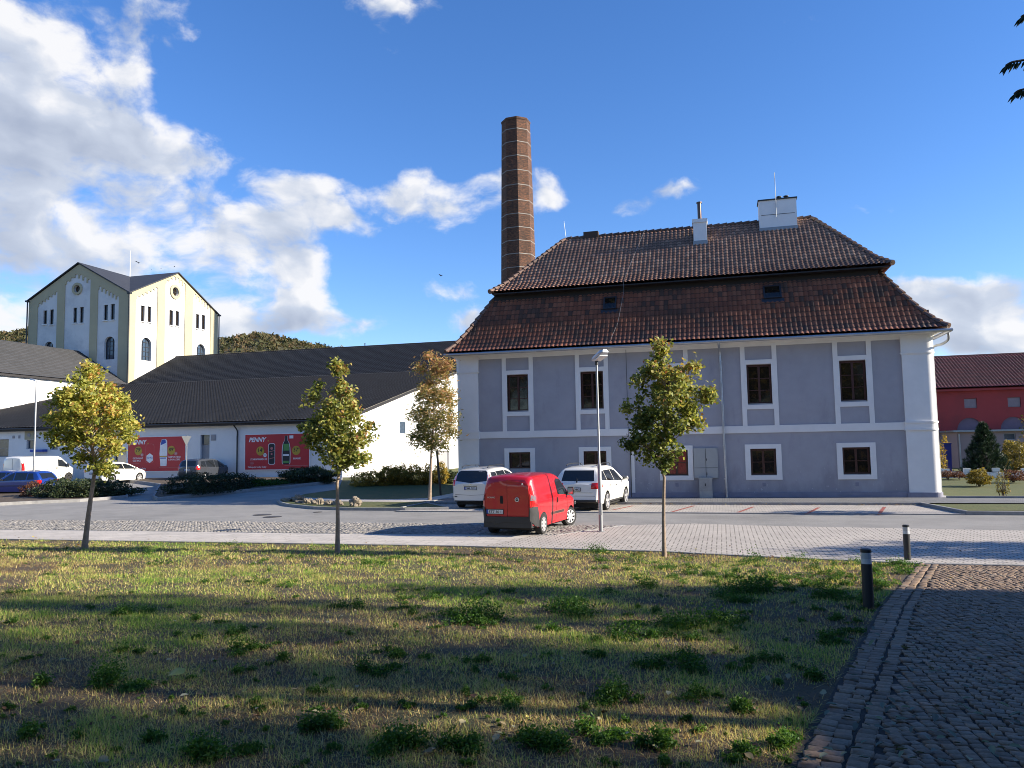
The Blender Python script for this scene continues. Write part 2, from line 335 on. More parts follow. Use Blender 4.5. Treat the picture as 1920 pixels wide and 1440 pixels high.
# ------------------------------------------------------------------ mesh helpers
def rootloc(o):
    l = Vector((0, 0, 0))
    while o: l += o.location; o = o.parent
    return l
def tag(o, label=None, cat=None, group=None, kind=None):
    if label: o['label'] = label
    if cat: o['category'] = cat
    if group: o['group'] = group
    if kind: o['kind'] = kind
    return o
def empty(name, loc, label, cat, group=None, rz=0.):
    o = bpy.data.objects.new(name, None); COL.objects.link(o); o.location = loc; o.rotation_euler = (0, 0, rz)
    o.empty_display_size = .3
    return tag(o, label, cat, group)
def link(name, me, m, parent=None):
    o = bpy.data.objects.new(name, me); COL.objects.link(o)
    if m is not None and not me.materials: me.materials.append(m)
    if parent: o.parent = parent
    return o
def sharpen(me, ang=35):
    bm = bmesh.new(); bm.from_mesh(me)
    for f in bm.faces: f.smooth = True
    for e in bm.edges:
        e.smooth = len(e.link_faces) == 2 and e.calc_face_angle(9) < R_(ang)
    bm.to_mesh(me); bm.free()
class MB:
    def __init__(s): s.v = []; s.f = []; s.uv = []; s.hasuv = False
    def add(s, vs, fs, uvs=None):
        b = len(s.v); s.v += [tuple(p) for p in vs]; s.f += [tuple(b + i for i in f) for f in fs]
        if uvs: s.hasuv = True; s.uv += uvs
        else: s.uv += [[(0, 0)] * len(f) for f in fs]
        return s
    def box(s, x0, x1, y0, y1, z0, z1):
        vs = [(x, y, z) for z in (z0, z1) for y in (y0, y1) for x in (x0, x1)]
        return s.add(vs, [(0, 2, 3, 1), (4, 5, 7, 6), (0, 1, 5, 4), (2, 6, 7, 3), (0, 4, 6, 2), (1, 3, 7, 5)])
    def quad(s, a, b, c, d): return s.add([a, b, c, d], [(0, 1, 2, 3)])
    def prism(s, poly, d):                      # poly: 3D points of a planar outline; d: extrusion
        n = len(poly); d = Vector(d); P = [Vector(p) for p in poly]
        return s.add(P + [p + d for p in P], [tuple(range(n - 1, -1, -1)), tuple(range(n, 2 * n))] + [(i, (i + 1) % n, n + (i + 1) % n, n + i) for i in range(n)])
    def tube(s, pts, rad, n=8, cap=True):
        pts = [Vector(p) for p in pts]; rad = rad if isinstance(rad, (list, tuple)) else [rad] * len(pts)
        b = []; fs = []; up = None
        for i, p in enumerate(pts):
            t = (pts[min(i + 1, len(pts) - 1)] - pts[max(i - 1, 0)]).normalized()
            if up is None:
                up = Vector((0, 0, 1)) if abs(t.z) < .9 else Vector((1, 0, 0))
            a = t.cross(up).normalized(); c = a.cross(t).normalized(); up = c
            b += [p + (a * math.cos(6.28319 * k / n) + c * math.sin(6.28319 * k / n)) * rad[i] for k in range(n)]
        for i in range(len(pts) - 1):
            for k in range(n):
                fs.append((i * n + k, i * n + (k + 1) % n, (i + 1) * n + (k + 1) % n, (i + 1) * n + k))
        if cap: fs += [tuple(range(n - 1, -1, -1)), tuple((len(pts) - 1) * n + k for k in range(n))]
        return s.add(b, fs)
    def lathe(s, prof, c=(0, 0, 0), n=24, axis='z', cap=True):   # prof: (r, h)
        vs = []; fs = []
        for r, h in prof:
            for k in range(n):
                a = 6.283185 * k / n; x, y = r * math.cos(a), r * math.sin(a)
                q = (x, y, h) if axis == 'z' else ((x, h, y) if axis == 'y' else (h, x, y))
                vs.append((c[0] + q[0], c[1] + q[1], c[2] + q[2]))
        for i in range(len(prof) - 1):
            for k in range(n): fs.append((i * n + k, i * n + (k + 1) % n, (i + 1) * n + (k + 1) % n, (i + 1) * n + k))
        if cap: fs += [tuple(range(n - 1, -1, -1)), tuple((len(prof) - 1) * n + k for k in range(n))]
        return s.add(vs, fs)
    def mesh(s, name, off=Vector((0, 0, 0)), clean=True):
        me = bpy.data.meshes.new(name); me.from_pydata([(p[0] - off.x, p[1] - off.y, p[2] - off.z) for p in s.v], [], s.f)
        if s.hasuv:
            u = me.uv_layers.new(name='UVMap'); u.data.foreach_set('uv', [c for f in s.uv for q in f for c in q])
        me.validate(); return me
    def build(s, name, m, parent=None, smooth=False, local=False):
        off = Vector((0, 0, 0)) if (local or not parent) else rootloc(parent)
        me = s.mesh(name, off); me.materials.append(m)
        bm = bmesh.new(); bm.from_mesh(me); bmesh.ops.recalc_face_normals(bm, faces=bm.faces); bm.to_mesh(me); bm.free()
        if smooth: sharpen(me, 40)
        return link(name, me, m, parent)
def build_np(name, V, Fa, m, parent=None, tint=None, local=False, smooth=False):
    if tint is not None and len(tint) * 4 == len(V): tint = np.repeat(tint, 4)
    V = np.asarray(V, dtype=np.float32).copy(); Fa = np.asarray(Fa, dtype=np.int32); k = Fa.shape[1]
    if parent and not local: V -= np.array(rootloc(parent), dtype=np.float32)
    me = bpy.data.meshes.new(name); me.vertices.add(len(V)); me.vertices.foreach_set('co', V.ravel())
    me.loops.add(Fa.size); me.loops.foreach_set('vertex_index', Fa.ravel())
    me.polygons.add(len(Fa)); me.polygons.foreach_set('loop_start', np.arange(0, Fa.size, k, dtype=np.int32))
    try: me.polygons.foreach_set('loop_total', np.full(len(Fa), k, dtype=np.int32))
    except Exception: pass
    me.update(calc_edges=True)
    if tint is not None:
        a = me.attributes.new('tint', 'FLOAT', 'POINT'); a.data.foreach_set('value', np.asarray(tint, dtype=np.float32))
    if smooth: me.polygons.foreach_set('use_smooth', np.ones(len(Fa), dtype=bool))
    return link(name, me, m, parent)
def boolcut(o, mb, op='DIFFERENCE'):
    me = mb.mesh('cut', rootloc(o)); bm = bmesh.new(); bm.from_mesh(me); bmesh.ops.recalc_face_normals(bm, faces=bm.faces); bm.to_mesh(me); bm.free()
    c = bpy.data.objects.new('cut', me); COL.objects.link(c); c.matrix_world = Matrix.Translation(rootloc(o)) if o.parent else Matrix()
    if o.parent is None: c.location = (0, 0, 0)
    md = o.modifiers.new('b', 'BOOLEAN'); md.operation = op; md.object = c; md.solver = 'EXACT'
    bpy.context.view_layer.update()
    dg = bpy.context.evaluated_depsgraph_get(); nm = bpy.data.meshes.new_from_object(o.evaluated_get(dg))
    o.modifiers.clear(); old = o.data; nm.name = old.name; o.data = nm
    bpy.data.objects.remove(c); return o
def sheet(name, poly, off, m, cell=1.5, label=None, cat=None, kind='structure', holes=None, parent=None):
    bm = bmesh.new(); vs = [bm.verts.new((p[0], p[1], 0)) for p in poly]
    for t_ in tessellate_polygon([[Vector((p[0], p[1], 0)) for p in poly]]): bm.faces.new([vs[i] for i in t_])
    xs = [p[0] for p in poly]; ys = [p[1] for p in poly]
    cuts = [('y', 18.6)]
    for a, lo, hi in (('x', min(xs), max(xs)), ('y', min(ys), max(ys))):
        c = cell if hi - lo < 90 else (hi - lo) / 60
        k = math.ceil(lo / c)
        while k * c < hi: cuts.append((a, k * c)); k += 1
    for a, v in cuts:
        bmesh.ops.bisect_plane(bm, geom=bm.verts[:] + bm.edges[:] + bm.faces[:], dist=1e-5, plane_co=(v, 0, 0) if a == 'x' else (0, v, 0), plane_no=(1, 0, 0) if a == 'x' else (0, 1, 0))
    for v in bm.verts: v.co.z = g(v.co.x, v.co.y) + off
    bmesh.ops.recalc_face_normals(bm, faces=bm.faces)
    if sum(f.normal.z for f in bm.faces) < 0: bmesh.ops.reverse_faces(bm, faces=bm.faces)
    me = bpy.data.meshes.new(name); bm.to_mesh(me); bm.free()
    return tag(link(name, me, m, parent), label, cat, None, kind)
def strip(name, pts, w, z0, z1, m, kind='structure', parent=None, label=None, cat=None):   # a kerb along a path on the terrain
    mb = MB(); P = []
    for a, b in zip(pts[:-1], pts[1:]):
        n = max(1, int(math.hypot(b[0] - a[0], b[1] - a[1]) / 1.0))
        P += [(a[0] + (b[0] - a[0]) * i / n, a[1] + (b[1] - a[1]) * i / n) for i in range(n)]
    P.append(pts[-1]); vs = []; fs = []
    for i, p in enumerate(P):
        q = P[min(i + 1, len(P) - 1)]; r = P[max(i - 1, 0)]; tx, ty = q[0] - r[0], q[1] - r[1]; L = math.hypot(tx, ty) or 1
        nx, ny = -ty / L * w / 2, tx / L * w / 2; h = g(*p)
        vs += [(p[0] + nx, p[1] + ny, h + z0), (p[0] + nx, p[1] + ny, h + z1 - .01), (p[0] + nx * .85, p[1] + ny * .85, h + z1), (p[0] - nx * .85, p[1] - ny * .85, h + z1), (p[0] - nx, p[1] - ny, h + z1 - .01), (p[0] - nx, p[1] - ny, h + z0)]
    for i in range(len(P) - 1):
        for k in range(5): fs.append((i * 6 + k, i * 6 + k + 1, (i + 1) * 6 + k + 1, (i + 1) * 6 + k))
    fs += [tuple(range(6)), tuple((len(P) - 1) * 6 + k for k in range(6))]
    mb.add(vs, fs); o = mb.build(name, m, parent); return tag(o, label, cat, None, kind)
def tiles(name, prof, tw, rh, m, parent, seg=6, wave=.03, lip=.045, phase=0.):
    L = [Vector(a) for a, b in prof]; Rr = [Vector(b) for a, b in prof]
    mid = [(a + b) / 2 for a, b in zip(L, Rr)]; a = (Rr[0] - L[0]).normalized()
    def slopelen(i): d = (mid[i + 1] - mid[i]); return (d - a * d.dot(a)).length
    cum = [0.]
    for i in range(len(mid) - 1): cum.append(cum[-1] + slopelen(i))
    n = max(1, round(cum[-1] / rh))
    def at(s):
        for i in range(len(cum) - 1):
            if s <= cum[i + 1] + 1e-6 or i == len(cum) - 2:
                t = (s - cum[i]) / (cum[i + 1] - cum[i]); d = mid[i + 1] - mid[i]; d -= a * d.dot(a)
                return L[i].lerp(L[i + 1], t), Rr[i].lerp(Rr[i + 1], t), a.cross(d.normalized()).normalized()
    o0 = L[0].dot(a); w = Rr[0].dot(a) - o0
    lo = min(l.dot(a) for l in L) - o0; hi = max(r.dot(a) for r in Rr) - o0
    K = int(math.ceil((hi - lo) / tw * seg)) + 1
    S = lo + np.arange(K + 1) * tw / seg
    wv = (0.5 - .5 * np.cos(2 * np.pi * (S / tw + .12 * np.sin(2 * np.pi * S / tw)))) * wave
    V = []; U = []
    rows = []
    for r in range(n):
        for e, s in ((0, cum[-1] * r / n), (1, cum[-1] * (r + 1) / n)):
            l, rr, nn = at(min(s, cum[-1])); sl_, sr_ = l.dot(a) - o0, rr.dot(a) - o0
            q = np.clip(S, sl_, sr_); t = ((q - sl_) / max(sr_ - sl_, 1e-6))[:, None]
            P = np.array(l)[None] * (1 - t) + np.array(rr)[None] * t
            h = wv + (lip if e == 0 else .004)
            P = P + np.array(nn)[None] * h[:, None]
            rows.append(len(V)); V.append(P); U.append(np.stack([S / tw + phase, np.full_like(S, r + (.02 if e == 0 else .98))], 1))
    V = np.concatenate(V); U = np.concatenate(U); k1 = K + 1
    Fa = []
    for i in range(len(rows) - 1):
        b0, b1 = i * k1, (i + 1) * k1; idx = np.arange(K)
        q = np.stack([b0 + idx, b0 + idx + 1, b1 + idx + 1, b1 + idx], 1)
        dd = np.abs(V[q[:, 0]] - V[q[:, 1]]).sum(1) + np.abs(V[q[:, 2]] - V[q[:, 3]]).sum(1)
        Fa.append(q[dd > 1e-5])
    Fa = np.concatenate(Fa); off = np.array(rootloc(parent)) if parent else np.zeros(3)
    o = build_np(name, V, Fa, m, parent); me = o.data
    uv = me.uv_layers.new(name='UVMap'); li = np.empty(len(me.loops), dtype=np.int32); me.loops.foreach_get('vertex_index', li)
    uv.data.foreach_set('uv', U[li].astype(np.float32).ravel()); return o
def text(name, s, h, m, parent, loc, xdir=(1, 0, 0), up=(0, 0, 1), bold=0., shear=0., th=.004, local=False, align='LEFT', width=None):
    cu = bpy.data.curves.new(name, 'FONT'); cu.body = s; cu.size = h * 1.38; cu.extrude = th / 2; cu.offset = bold * h; cu.shear = shear; cu.align_x = align; cu.resolution_u = 3
    o = bpy.data.objects.new('t', cu); COL.objects.link(o); bpy.context.view_layer.update()
    me = bpy.data.meshes.new_from_object(o.evaluated_get(bpy.context.evaluated_depsgraph_get())); bpy.data.objects.remove(o)
    x = Vector(xdir).normalized(); u = Vector(up).normalized(); z = x.cross(u)
    sx = 1.
    if width and len(me.vertices):
        ww = max(v.co.x for v in me.vertices) - min(v.co.x for v in me.vertices); sx = width / ww
    T = Matrix((x * sx, u, z)).transposed().to_4x4(); T.translation = Vector(loc) - (Vector((0, 0, 0)) if local or not parent else rootloc(parent))
    me.transform(T); me.materials.clear(); me.materials.append(m); return link(name, me, m, parent)

# ================================================================== GROUND
def gp(px, py): p = G(px, py); return (p.x, p.y)
PL = [(-100, 19.2), (-21.5, 19.05), (-7.0, 19.3), (-1.5, 18.98)]       # lawn edge against the paving
pT = gp(1718, 1058); pB = gp(1478, 1442); pM = gp(1650, 1138); pM2 = gp(1565, 1290)
dx, dy = pB[0] - pM2[0], pB[1] - pM2[1]; pE = (pB[0] + dx / -dy * -(-6 - pB[1]) * 1.0 if False else pB[0] + dx * (pB[1] + 6) / max(.1, -dy), -6.0)
EDGE = [pT, pM, pM2, pB, pE]
def edge_x(y):
    for a, b in zip(EDGE[:-1], EDGE[1:]):
        if b[1] <= y <= a[1]: t = (y - a[1]) / (b[1] - a[1]); return a[0] + (b[0] - a[0]) * t
    return EDGE[0][0] if y > EDGE[0][1] else EDGE[-1][0]
YT = pT[1]
sheet('terrain', [(-1500, -300), (700, -300), (700, 1500), (-1500, 1500)], -.22, M['turf'], cell=40)
sheet('ground', [(-115, -12), (60, -12), (60, 92), (-115, 92)], -.05, M['turf'], cell=2.)
LAWN = PL + [pT, pM, pM2, pB, pE, (-100, -6)]
sheet('lawn', LAWN, 0., M['lawn'], cell=2.)
# paving
cT = [(-100, gp(0, 975)[1] + 1.2)] + [gp(0, 975), gp(320, 977), gp(600, 979.5), gp(900, 982.5), gp(1170, 985)]     # asphalt near edge
cB = [(-100, 21.5), gp(0, 993.5), gp(320, 997), gp(600, 1001), gp(840, 1003), gp(1040, 1004)]
pr = [gp(1300, 982), gp(1500, 987.5), gp(1920, 995), (60, 24.2)]
asph = cT + pr + [(60, 29.3), (-13, 29.3), (-13.2, 50.2), (-115, 50.2)]
sheet('road', asph, 0., M['asphalt'])
sheet('pavement', [(-100, 19.2)] + PL[1:] + [pT, (60, 18.2), (60, 24.2)] + pr[2::-1] + [cT[-1], gp(1110, 994)] + cB[::-1], .004, M['pavers'])
sheet('slab_pavement', [(-100, 19.22)] + PL[1:3] + [(-6.1, 19.25), gp(1000, 1004.5)] + cB[::-1][1:], .008, M['slabs'])
strip('kerb', [(-100, 19.2)] + PL[1:] + [pT, (60, 18.1)], .09, -.1, .03, M['kerb'])
strip('kerb', cT, .10, -.1, .012, M['kerb'])
strip('kerb', cB + [gp(1110, 994), cT[-1]], .08, -.1, .014, M['kerb'])
sheet('parking_bays', [(-12.9, 29.45), (7.75, 29.3), (7.3, 33.1), (-12.9, 33.1)], .02, M['bay_pavers'])
strip('kerb', [(-12.9, 29.4), (7.75, 29.25)], .12, -.1, .04, M['kerb'])
strip('kerb', [(-13.0, 30.2), (-12.9, 33.15), (7.3, 33.15), (7.85, 29.3), (60, 28.7)], .13, -.1, .13, M['kerb'])
sheet('sidewalk', [(-12.9, 33.2), (60, 33.2), (60, 35.6), (9.3, 35.9), (8.9, 36.5), (-12.9, 36.5)], .10, M['walk'])
strip('kerb', [(8.9, 36.0), (60, 35.6)], .10, -.1, .18, M['kerb'])
sheet('grass_verge', [(7.9, 29.35), (60, 28.75), (60, 33.1), (7.35, 33.1)], .07, M['turf'])
sheet('gravel_patch', [(8.8, 36.2), (10.1, 36.2), (9.3, 39.5), (8.8, 39.5)], .02, M['concrete'])
for a, b in (((1299, 950), (1260, 961)), ((1411, 952), (1381, 963)), ((1534, 953.5), (1512, 965)), ((1658, 952.5), (1648, 965.6)), ((1184, 950), (1150, 957))):
    p, q = Vector((*gp(*a), 0)), Vector((*gp(*b), 0)); d = (p - q).normalized(); n = Vector((-d.y, d.x, 0)) * .06
    p = p + d * .2; sheet('bay_marking', [(p + n)[:2], (q + n)[:2], (q - n)[:2], (p - n)[:2]], .026, M['red_line'])
# planted beds on the asphalt
def bed(poly, m, h=.1):
    sheet('planting_bed', poly, h, m, cell=1.0); strip('kerb', poly + [poly[0]], .11, -.1, h + .02, M['kerb'])
ISL = [gp(522, 942), gp(528, 946), gp(541, 949.5), gp(592, 955), gp(654, 957), gp(760, 957.5), gp(840, 956), (-13.05, 33.), (-13.05, 49.9), (-26, 49.9), gp(640, 903.5), gp(633, 921), gp(570, 930)]
bed(ISL, M['turf'])
WALKS = [gp(560, 941), gp(640, 944.5), gp(760, 945.5), gp(800, 944.5), gp(862, 935), gp(862, 926), gp(800, 938.5), gp(700, 941), gp(640, 940), gp(575, 937)]
sheet('footpath', WALKS, .112, M['slabs'], cell=1.)
BEDB = [gp(288, 935), gp(296, 939), gp(330, 935), gp(440, 925), gp(540, 916), gp(606, 908), gp(625, 903), (-28, 49.9), (-46, 49.9), gp(300, 912)]
bed(BEDB, M['soil'], .16)
BEDC = [gp(-160, 953), gp(0, 948), gp(60, 945), gp(150, 941), gp(238, 934), gp(236, 929), gp(180, 921), gp(90, 921), gp(-160, 925)]
bed(BEDC, M['soil'], .14)
for (px, py, rx) in ((492, 965.5, 18), (511, 969.5, 18), (596, 960.5, 9)):
    p = G(px, py); mb = MB(); r = rx / 1450 * p.y * 1.05; mb.lathe([(r, 0), (r, .012), (r * .9, .014), (r * .88, .010), (0.01, .012)], (0, 0, 0), 28)
    o = mb.build('manhole_cover', M['manhole']); o.location = (p.x, p.y, p.z + .002)
    tag(o, {492: 'dark manhole cover, the farther and left one of the pair left of the rocks', 511: 'dark manhole cover, the nearer and right one of the pair left of the rocks', 596: 'small dark drain cover close to the kerb below the pale rocks'}[px], 'manhole cover')

# ================================================================== SETTS
def setts(name, cells, m, h=.02, seed=1, wobble=.004):
    rs = np.random.RandomState(seed); V = []; F = []; T = []
    P = np.array([(c[0], c[1]) for c in cells]); n = len(P); P += rs.normal(0, .005, P.shape)
    a = np.array([c[2] for c in cells]) + rs.normal(0, .09, n); w = np.array([c[3] for c in cells]) * rs.uniform(.76, .98, n) / 2; l = np.array([c[4] for c in cells]) * rs.uniform(.74, .98, n) / 2
    z = np.array([g(x, y) for x, y in P]) + rs.normal(0, wobble, n); t = rs.rand(n)
    ca, sa = np.cos(a), np.sin(a)
    for lvl, (k, dz) in enumerate(((1., -.02), (1., h * .72), (.84, h))):
        for sx, sy in ((-1, -1), (1, -1), (1, 1), (-1, 1)):
            jx = rs.uniform(.84, 1.12, n); ux = sx * w * k * jx; uy = sy * l * k * jx
            V.append(np.stack([P[:, 0] + ux * ca - uy * sa, P[:, 1] + ux * sa + uy * ca, z + dz + (rs.normal(0, .0018, n) if lvl == 2 else 0)], 1))
    V = np.stack(V, 1).reshape(-1, 3); b = np.arange(n)[:, None] * 12
    for q in ((8, 9, 10, 11),) + tuple((o + i, o + (i + 1) % 4, o + 4 + (i + 1) % 4, o + 4 + i) for o in (0, 4) for i in range(4)): F.append(b + np.array(q)[None])
    return build_np(name, V, np.concatenate(F), m, None, np.repeat(t, 12))
M['sett'] = tintmat('reddish_grey_setts', [(0., (.14, .092, .06)), (.35, (.20, .135, .086)), (.7, (.25, .165, .10)), (.9, (.19, .15, .11)), (1., (.31, .20, .13))], .8, .5, 45.)
M['sett_grey'] = tintmat('grey_cobbles', [(0., (.17, .16, .15)), (.5, (.25, .235, .215)), (1., (.31, .285, .26))], .85, .5, 45.)
path_poly = [pT, (9.8, YT - .1), (9.8, -6), pE, pB, pM2, pM]
sheet('path_bed', path_poly, .0, mat('joint_soil', (.028, .024, .020), .95, .3, 8., .5, 60.), cell=2.)
cells = []
y = -1.5; j = 0
while y < YT - .1:
    x = edge_x(y) + .03
    ang = math.atan2(edge_x(y + .5) - edge_x(y), .5)
    for b in range(3): cells.append((x + .07 + b * .128, y + (b % 2) * .06, -ang, .132 * math.cos(ang), .118))
    y += .112
step = .09
for i in range(int(12 / step)):
    for j in range(int(24 / step)):
        X = -2.5 + i * step; Yq = -2 + j * step + .34 * abs(math.sin(math.pi * (X + .3) / 1.25)) + (i % 2) * .045
        if Yq < YT - .12 and Yq > -1.5 and edge_x(Yq) + .435 < X < 9.7: cells.append((X, Yq, math.cos(math.pi * (X + .3) / 1.25) * (.45 if math.sin(math.pi * (X + .3) / 1.25) > 0 else -.45), step, step))
tag(setts('cobbled_path', cells, M['sett'], .017, 3), kind='structure')
# cobbled bay strip
def poly_y(pts, x):
    for a, b in zip(pts[:-1], pts[1:]):
        if a[0] <= x <= b[0]: return a[1] + (b[1] - a[1]) * (x - a[0]) / (b[0] - a[0])
    return None
cells = []; top = cT; bot = cB + [gp(1110, 994), cT[-1]]
sheet('cobble_bed', [p for p in cB] + [gp(1110, 994)] + cT[::-1], .006, M['concrete'], cell=2.)
st = .125
for i in range(int(42 / st)):
    for j in range(-20, 46):
        X = -44 + i * st + j * .03; Y = 20 + j * st
        a, b = poly_y(top, X), poly_y(bot, X)
        if a and b and b + .1 < Y < a - .1: cells.append((X, Y, .12, st * .98, st * .98))
tag(setts('cobbled_strip', cells, M['sett_grey'], .024, 5), kind='structure')

# ================================================================== LAVENDER HOUSE
YF = 36.33
house = empty('manor_house', (-2, 36.33, 0), 'two-storey lavender house with white trim and brown mansard tile roof beside the car park', 'house')
wall = MB().box(-12.45, 8.62, YF + .05, 46.28, -.1, 7.15).build('wall', M['lavender'], house)
WIN = [(-10.06, -9.0, 'u'), (-6.42, -5.34, 'u'), (-2.66, -1.65, 'u'), (1.17, 2.23, 'u'), (5.07, 6.14, 'u')]
LOW = [(-10.02, -8.96, 1.45, 2.26), (-6.36, -5.28, 1.07, 2.26), (-2.6, -1.55, 1.07, 2.25), (1.19, 2.28, 1.06, 2.25), (5.02, 6.13, 1.07, 2.25)]
ZU0, ZU1 = 4.25, 6.03
cut = MB()
for a, b, _ in WIN: cut.box(a, b, YF - .5, YF + .30, ZU0, ZU1)
for a, b, c, d in LOW: cut.box(a, b, YF - .5, YF + .30, c, d)
boolcut(wall, cut)
tr = MB()
F0 = YF
for a, b, _ in WIN:
    for u, v in ((a - .25, a - .05), (b + .05, b + .25)): tr.box(u, v, F0, YF + .06, 3.285, 6.86)
    for u, v in ((6.05, 6.25), (4.02, 4.22)): tr.box(a - .05, b + .05, F0 - .002, YF + .06, u, v)
    tr.box(a - .05, a, F0 + .003, YF + .2, 4.22, 6.05); tr.box(b, b + .05, F0 + .003, YF + .2, 4.22, 6.05)
for a, b, c, d in LOW:
    c0 = 1.07
    tr.box(a - .23, a, F0, YF + .2, c0 - .2, d + .2); tr.box(b, b + .23, F0, YF + .2, c0 - .2, d + .2)
    tr.box(a, b, F0 + .002, YF + .2, d, d + .2); tr.box(a, b, F0 + .002, YF + .2, c0 - .2, c0)
tr.box(-11.55, 7.6, F0 - .01, YF + .06, 2.96, 3.285); tr.box(-11.55, 7.6, F0 - .012, YF + .06, 6.86, 7.13)
tr.build('window_surround', M['white_trim'], house)
def plan(x0, x1, y0, y1, r, side):
    P = [(x0, y0)] if side < 0 else []
    if side > 0:
        P = [(x0, y0)] + [(x1 - r + r * math.sin(t), y0 + r - r * math.cos(t)) for t in [i * math.pi / 16 for i in range(9)]] + [(x1, y1), (x0, y1)]
    else:
        P = [(x1, y0), (x1, y1), (x0, y1)] + [(x0 + r - r * math.cos(t), y0 + r - r * math.sin(t)) for t in [i * math.pi / 16 for i in range(9)]]
    return P
for side, x0, x1 in ((1, 7.58, 8.86), (-1, -12.7, -11.54)):
    pl = MB()
    def pr_(e, z0, z1):
        P = plan(x0 - (e if side > 0 else e), x1 + e, YF - .04 - e, YF + 1.5, .32 + e, side); pl.prism([(a, b, z0) for a, b in P], (0, 0, z1 - z0))
    pr_(0, .30, 6.98)
    for e, a, b in ((.05, 2.93, 3.0), (.03, 3.0, 3.24), (.06, 3.24, 3.31), (.03, 6.18, 6.22), (.06, 6.22, 6.27), (.03, 6.27, 6.9), (.07, 6.9, 7.0)): pr_(e, a, b)
    pl.build('corner_pilaster', M['white_trim'], house, smooth=True)
co = MB()
for i, (e, a, b) in enumerate(((.10, 6.99, 7.03), (.20, 7.03, 7.07), (.32, 7.07, 7.10), (.45, 7.10, 7.13))): co.box(-12.62 - e, 8.75 + e, YF - e, 46.3 + e, a, b)
co.build('cornice', M['white_trim'], house)
ph = MB()
ph.box(-12.5, 8.68, YF - .03, 46.32, -.1, .31); ph.prism([(a, b, -.1) for a, b in plan(7.5, 8.92, YF - .09, YF + 1.6, .34, 1)], (0, 0, .405)); ph.prism([(a, b, -.1) for a, b in plan(-12.78, -11.5, YF - .09, YF + 1.6, .34, -1)], (0, 0, .405))
ph.build('plinth', M['plinth'], house)
def window(parent, x0, x1, z0, z1, Y, rows, m=M['brown_wood'], glass=M['glass'], fr=.085, cols=2, d=.07):
    f = MB(); f.box(x0, x0 + fr, Y, Y + d, z0, z1); f.box(x1 - fr, x1, Y, Y + d, z0, z1); f.box(x0 + fr, x1 - fr, Y, Y + d, z0, z0 + fr); f.box(x0 + fr, x1 - fr, Y, Y + d, z1 - fr, z1)
    W_ = (x1 - x0 - 2 * fr)
    for c in range(1, cols): xc = x0 + fr + W_ * c / cols; f.box(xc - fr * .55, xc + fr * .55, Y - .008, Y + d - .01, z0 + fr, z1 - fr)
    for c in range(cols):
        a = x0 + fr + W_ * c / cols + fr * .56 * (c > 0); b = x0 + fr + W_ * (c + 1) / cols - fr * .56 * (c < cols - 1)
        for r in range(1, rows):
            zc = z0 + fr + (z1 - z0 - 2 * fr) * r / rows; f.box(a, b, Y + .012, Y + d - .015, zc - .016, zc + .016)
    w = f.build('window', m, parent)
    MB().box(x0 + fr * .5, x1 - fr * .5, Y + .04, Y + .05, z0 + fr * .5, z1 - fr * .5).build('pane', glass, w)
    return w
for a, b, _ in WIN:
    w = window(house, a + .003, b - .003, ZU0 + .003, ZU1 - .003, YF + .18, 3)
    MB().box(a + .01, b - .01, YF + .04, YF + .17, ZU0, ZU0 + .03).build('sill', M['zinc_dull'], w)
for i, (a, b, c, d) in enumerate(LOW):
    w = window(house, a + .003, b - .003, c + .003, d - .003, YF + .18, 2 if i else 1, glass=M['glass_red'] if i == 2 else M['glass'])
    MB().box(a + .01, b - .01, YF + .04, YF + .17, c, c + .03).build('sill', M['zinc_dull'], w)
# window_3 upper right: letters seen in the panes? air vents, conduits, cabinets
cb_ = MB().box(-1.29, -.23, YF - .05, YF + .04, .97, 2.32).build('meter_cabinet', M['cabinet'], house); cb_['label'] = 'grey-green wall cabinet with two doors left of the downpipe'
ln = MB(); ln.box(-.77, -.755, YF - .056, YF - .045, 1.0, 2.3); ln.box(-1.27, -.25, YF - .057, YF - .046, 1.42, 1.435); ln.box(-.74, -.715, YF - .06, YF - .05, 1.75, 1.85); ln.box(-.74, -.715, YF - .06, YF - .05, 1.1, 1.22); ln.build('cabinet_seam', M['dark_metal'], cb_)
for x in (-2.08, 1.72, 5.55): MB().box(x - .07, x + .07, YF + .03, YF + .06, .58, .74).build('air_vent', M['plinth'], house)
def bezier(pts, n=6):
    P = [Vector(p) for p in pts]; out = []
    for i in range(len(P) - 1):
        a, b = P[i], P[i + 1]; p0 = P[i - 1] if i else a; p3 = P[i + 2] if i + 2 < len(P) else b
        for k in range(n):
            t = k / n; out.append(.5 * ((2 * a) + (b - p0) * t + (2 * p0 - 5 * a + 4 * b - p3) * t * t + (3 * a - p0 - 3 * b + p3) * t ** 3))
    return out + [P[-1]]
gt = MB(); gt.tube([(-13.05, YF - .70, 7.08), (9.4, YF - .70, 7.08)], .075, 10)
gt.tube([(9.38, YF - .70, 7.08), (9.38, 46.9, 7.08)], .075, 10); gt.build('gutter', M['zinc'], house, smooth=True)
dp = MB(); dp.tube(bezier([(0.0, YF - .70, 7.05), (0.0, YF - .62, 6.93), (0.02, YF - .2, 6.75), (0.04, YF - .08, 6.6), (.05, YF - .08, 6.2)]), .05, 10)
dp.tube([(.05, YF - .08, 6.25), (.10, YF - .08, .06)], .05, 10)
for z in (.9, 2.4, 4.2, 6.2): dp.tube([(.07, YF - .08, z), (.07, YF - .08, z + .05)], .065, 10)
dp.build('downpipe', M['zinc'], house, smooth=True)
dp = MB(); dp.tube(bezier([(9.38, YF - .2, 7.06), (9.40, YF - .1, 6.75), (9.25, YF + .25, 6.6), (9.02, YF + .75, 6.55), (8.98, YF + .8, 6.3)]), .05, 10); dp.tube([(8.98, YF + .8, 6.35), (8.98, YF + .8, 0.05)], .05, 10)
dp.build('downpipe', M['zinc_dull'], house, smooth=True)
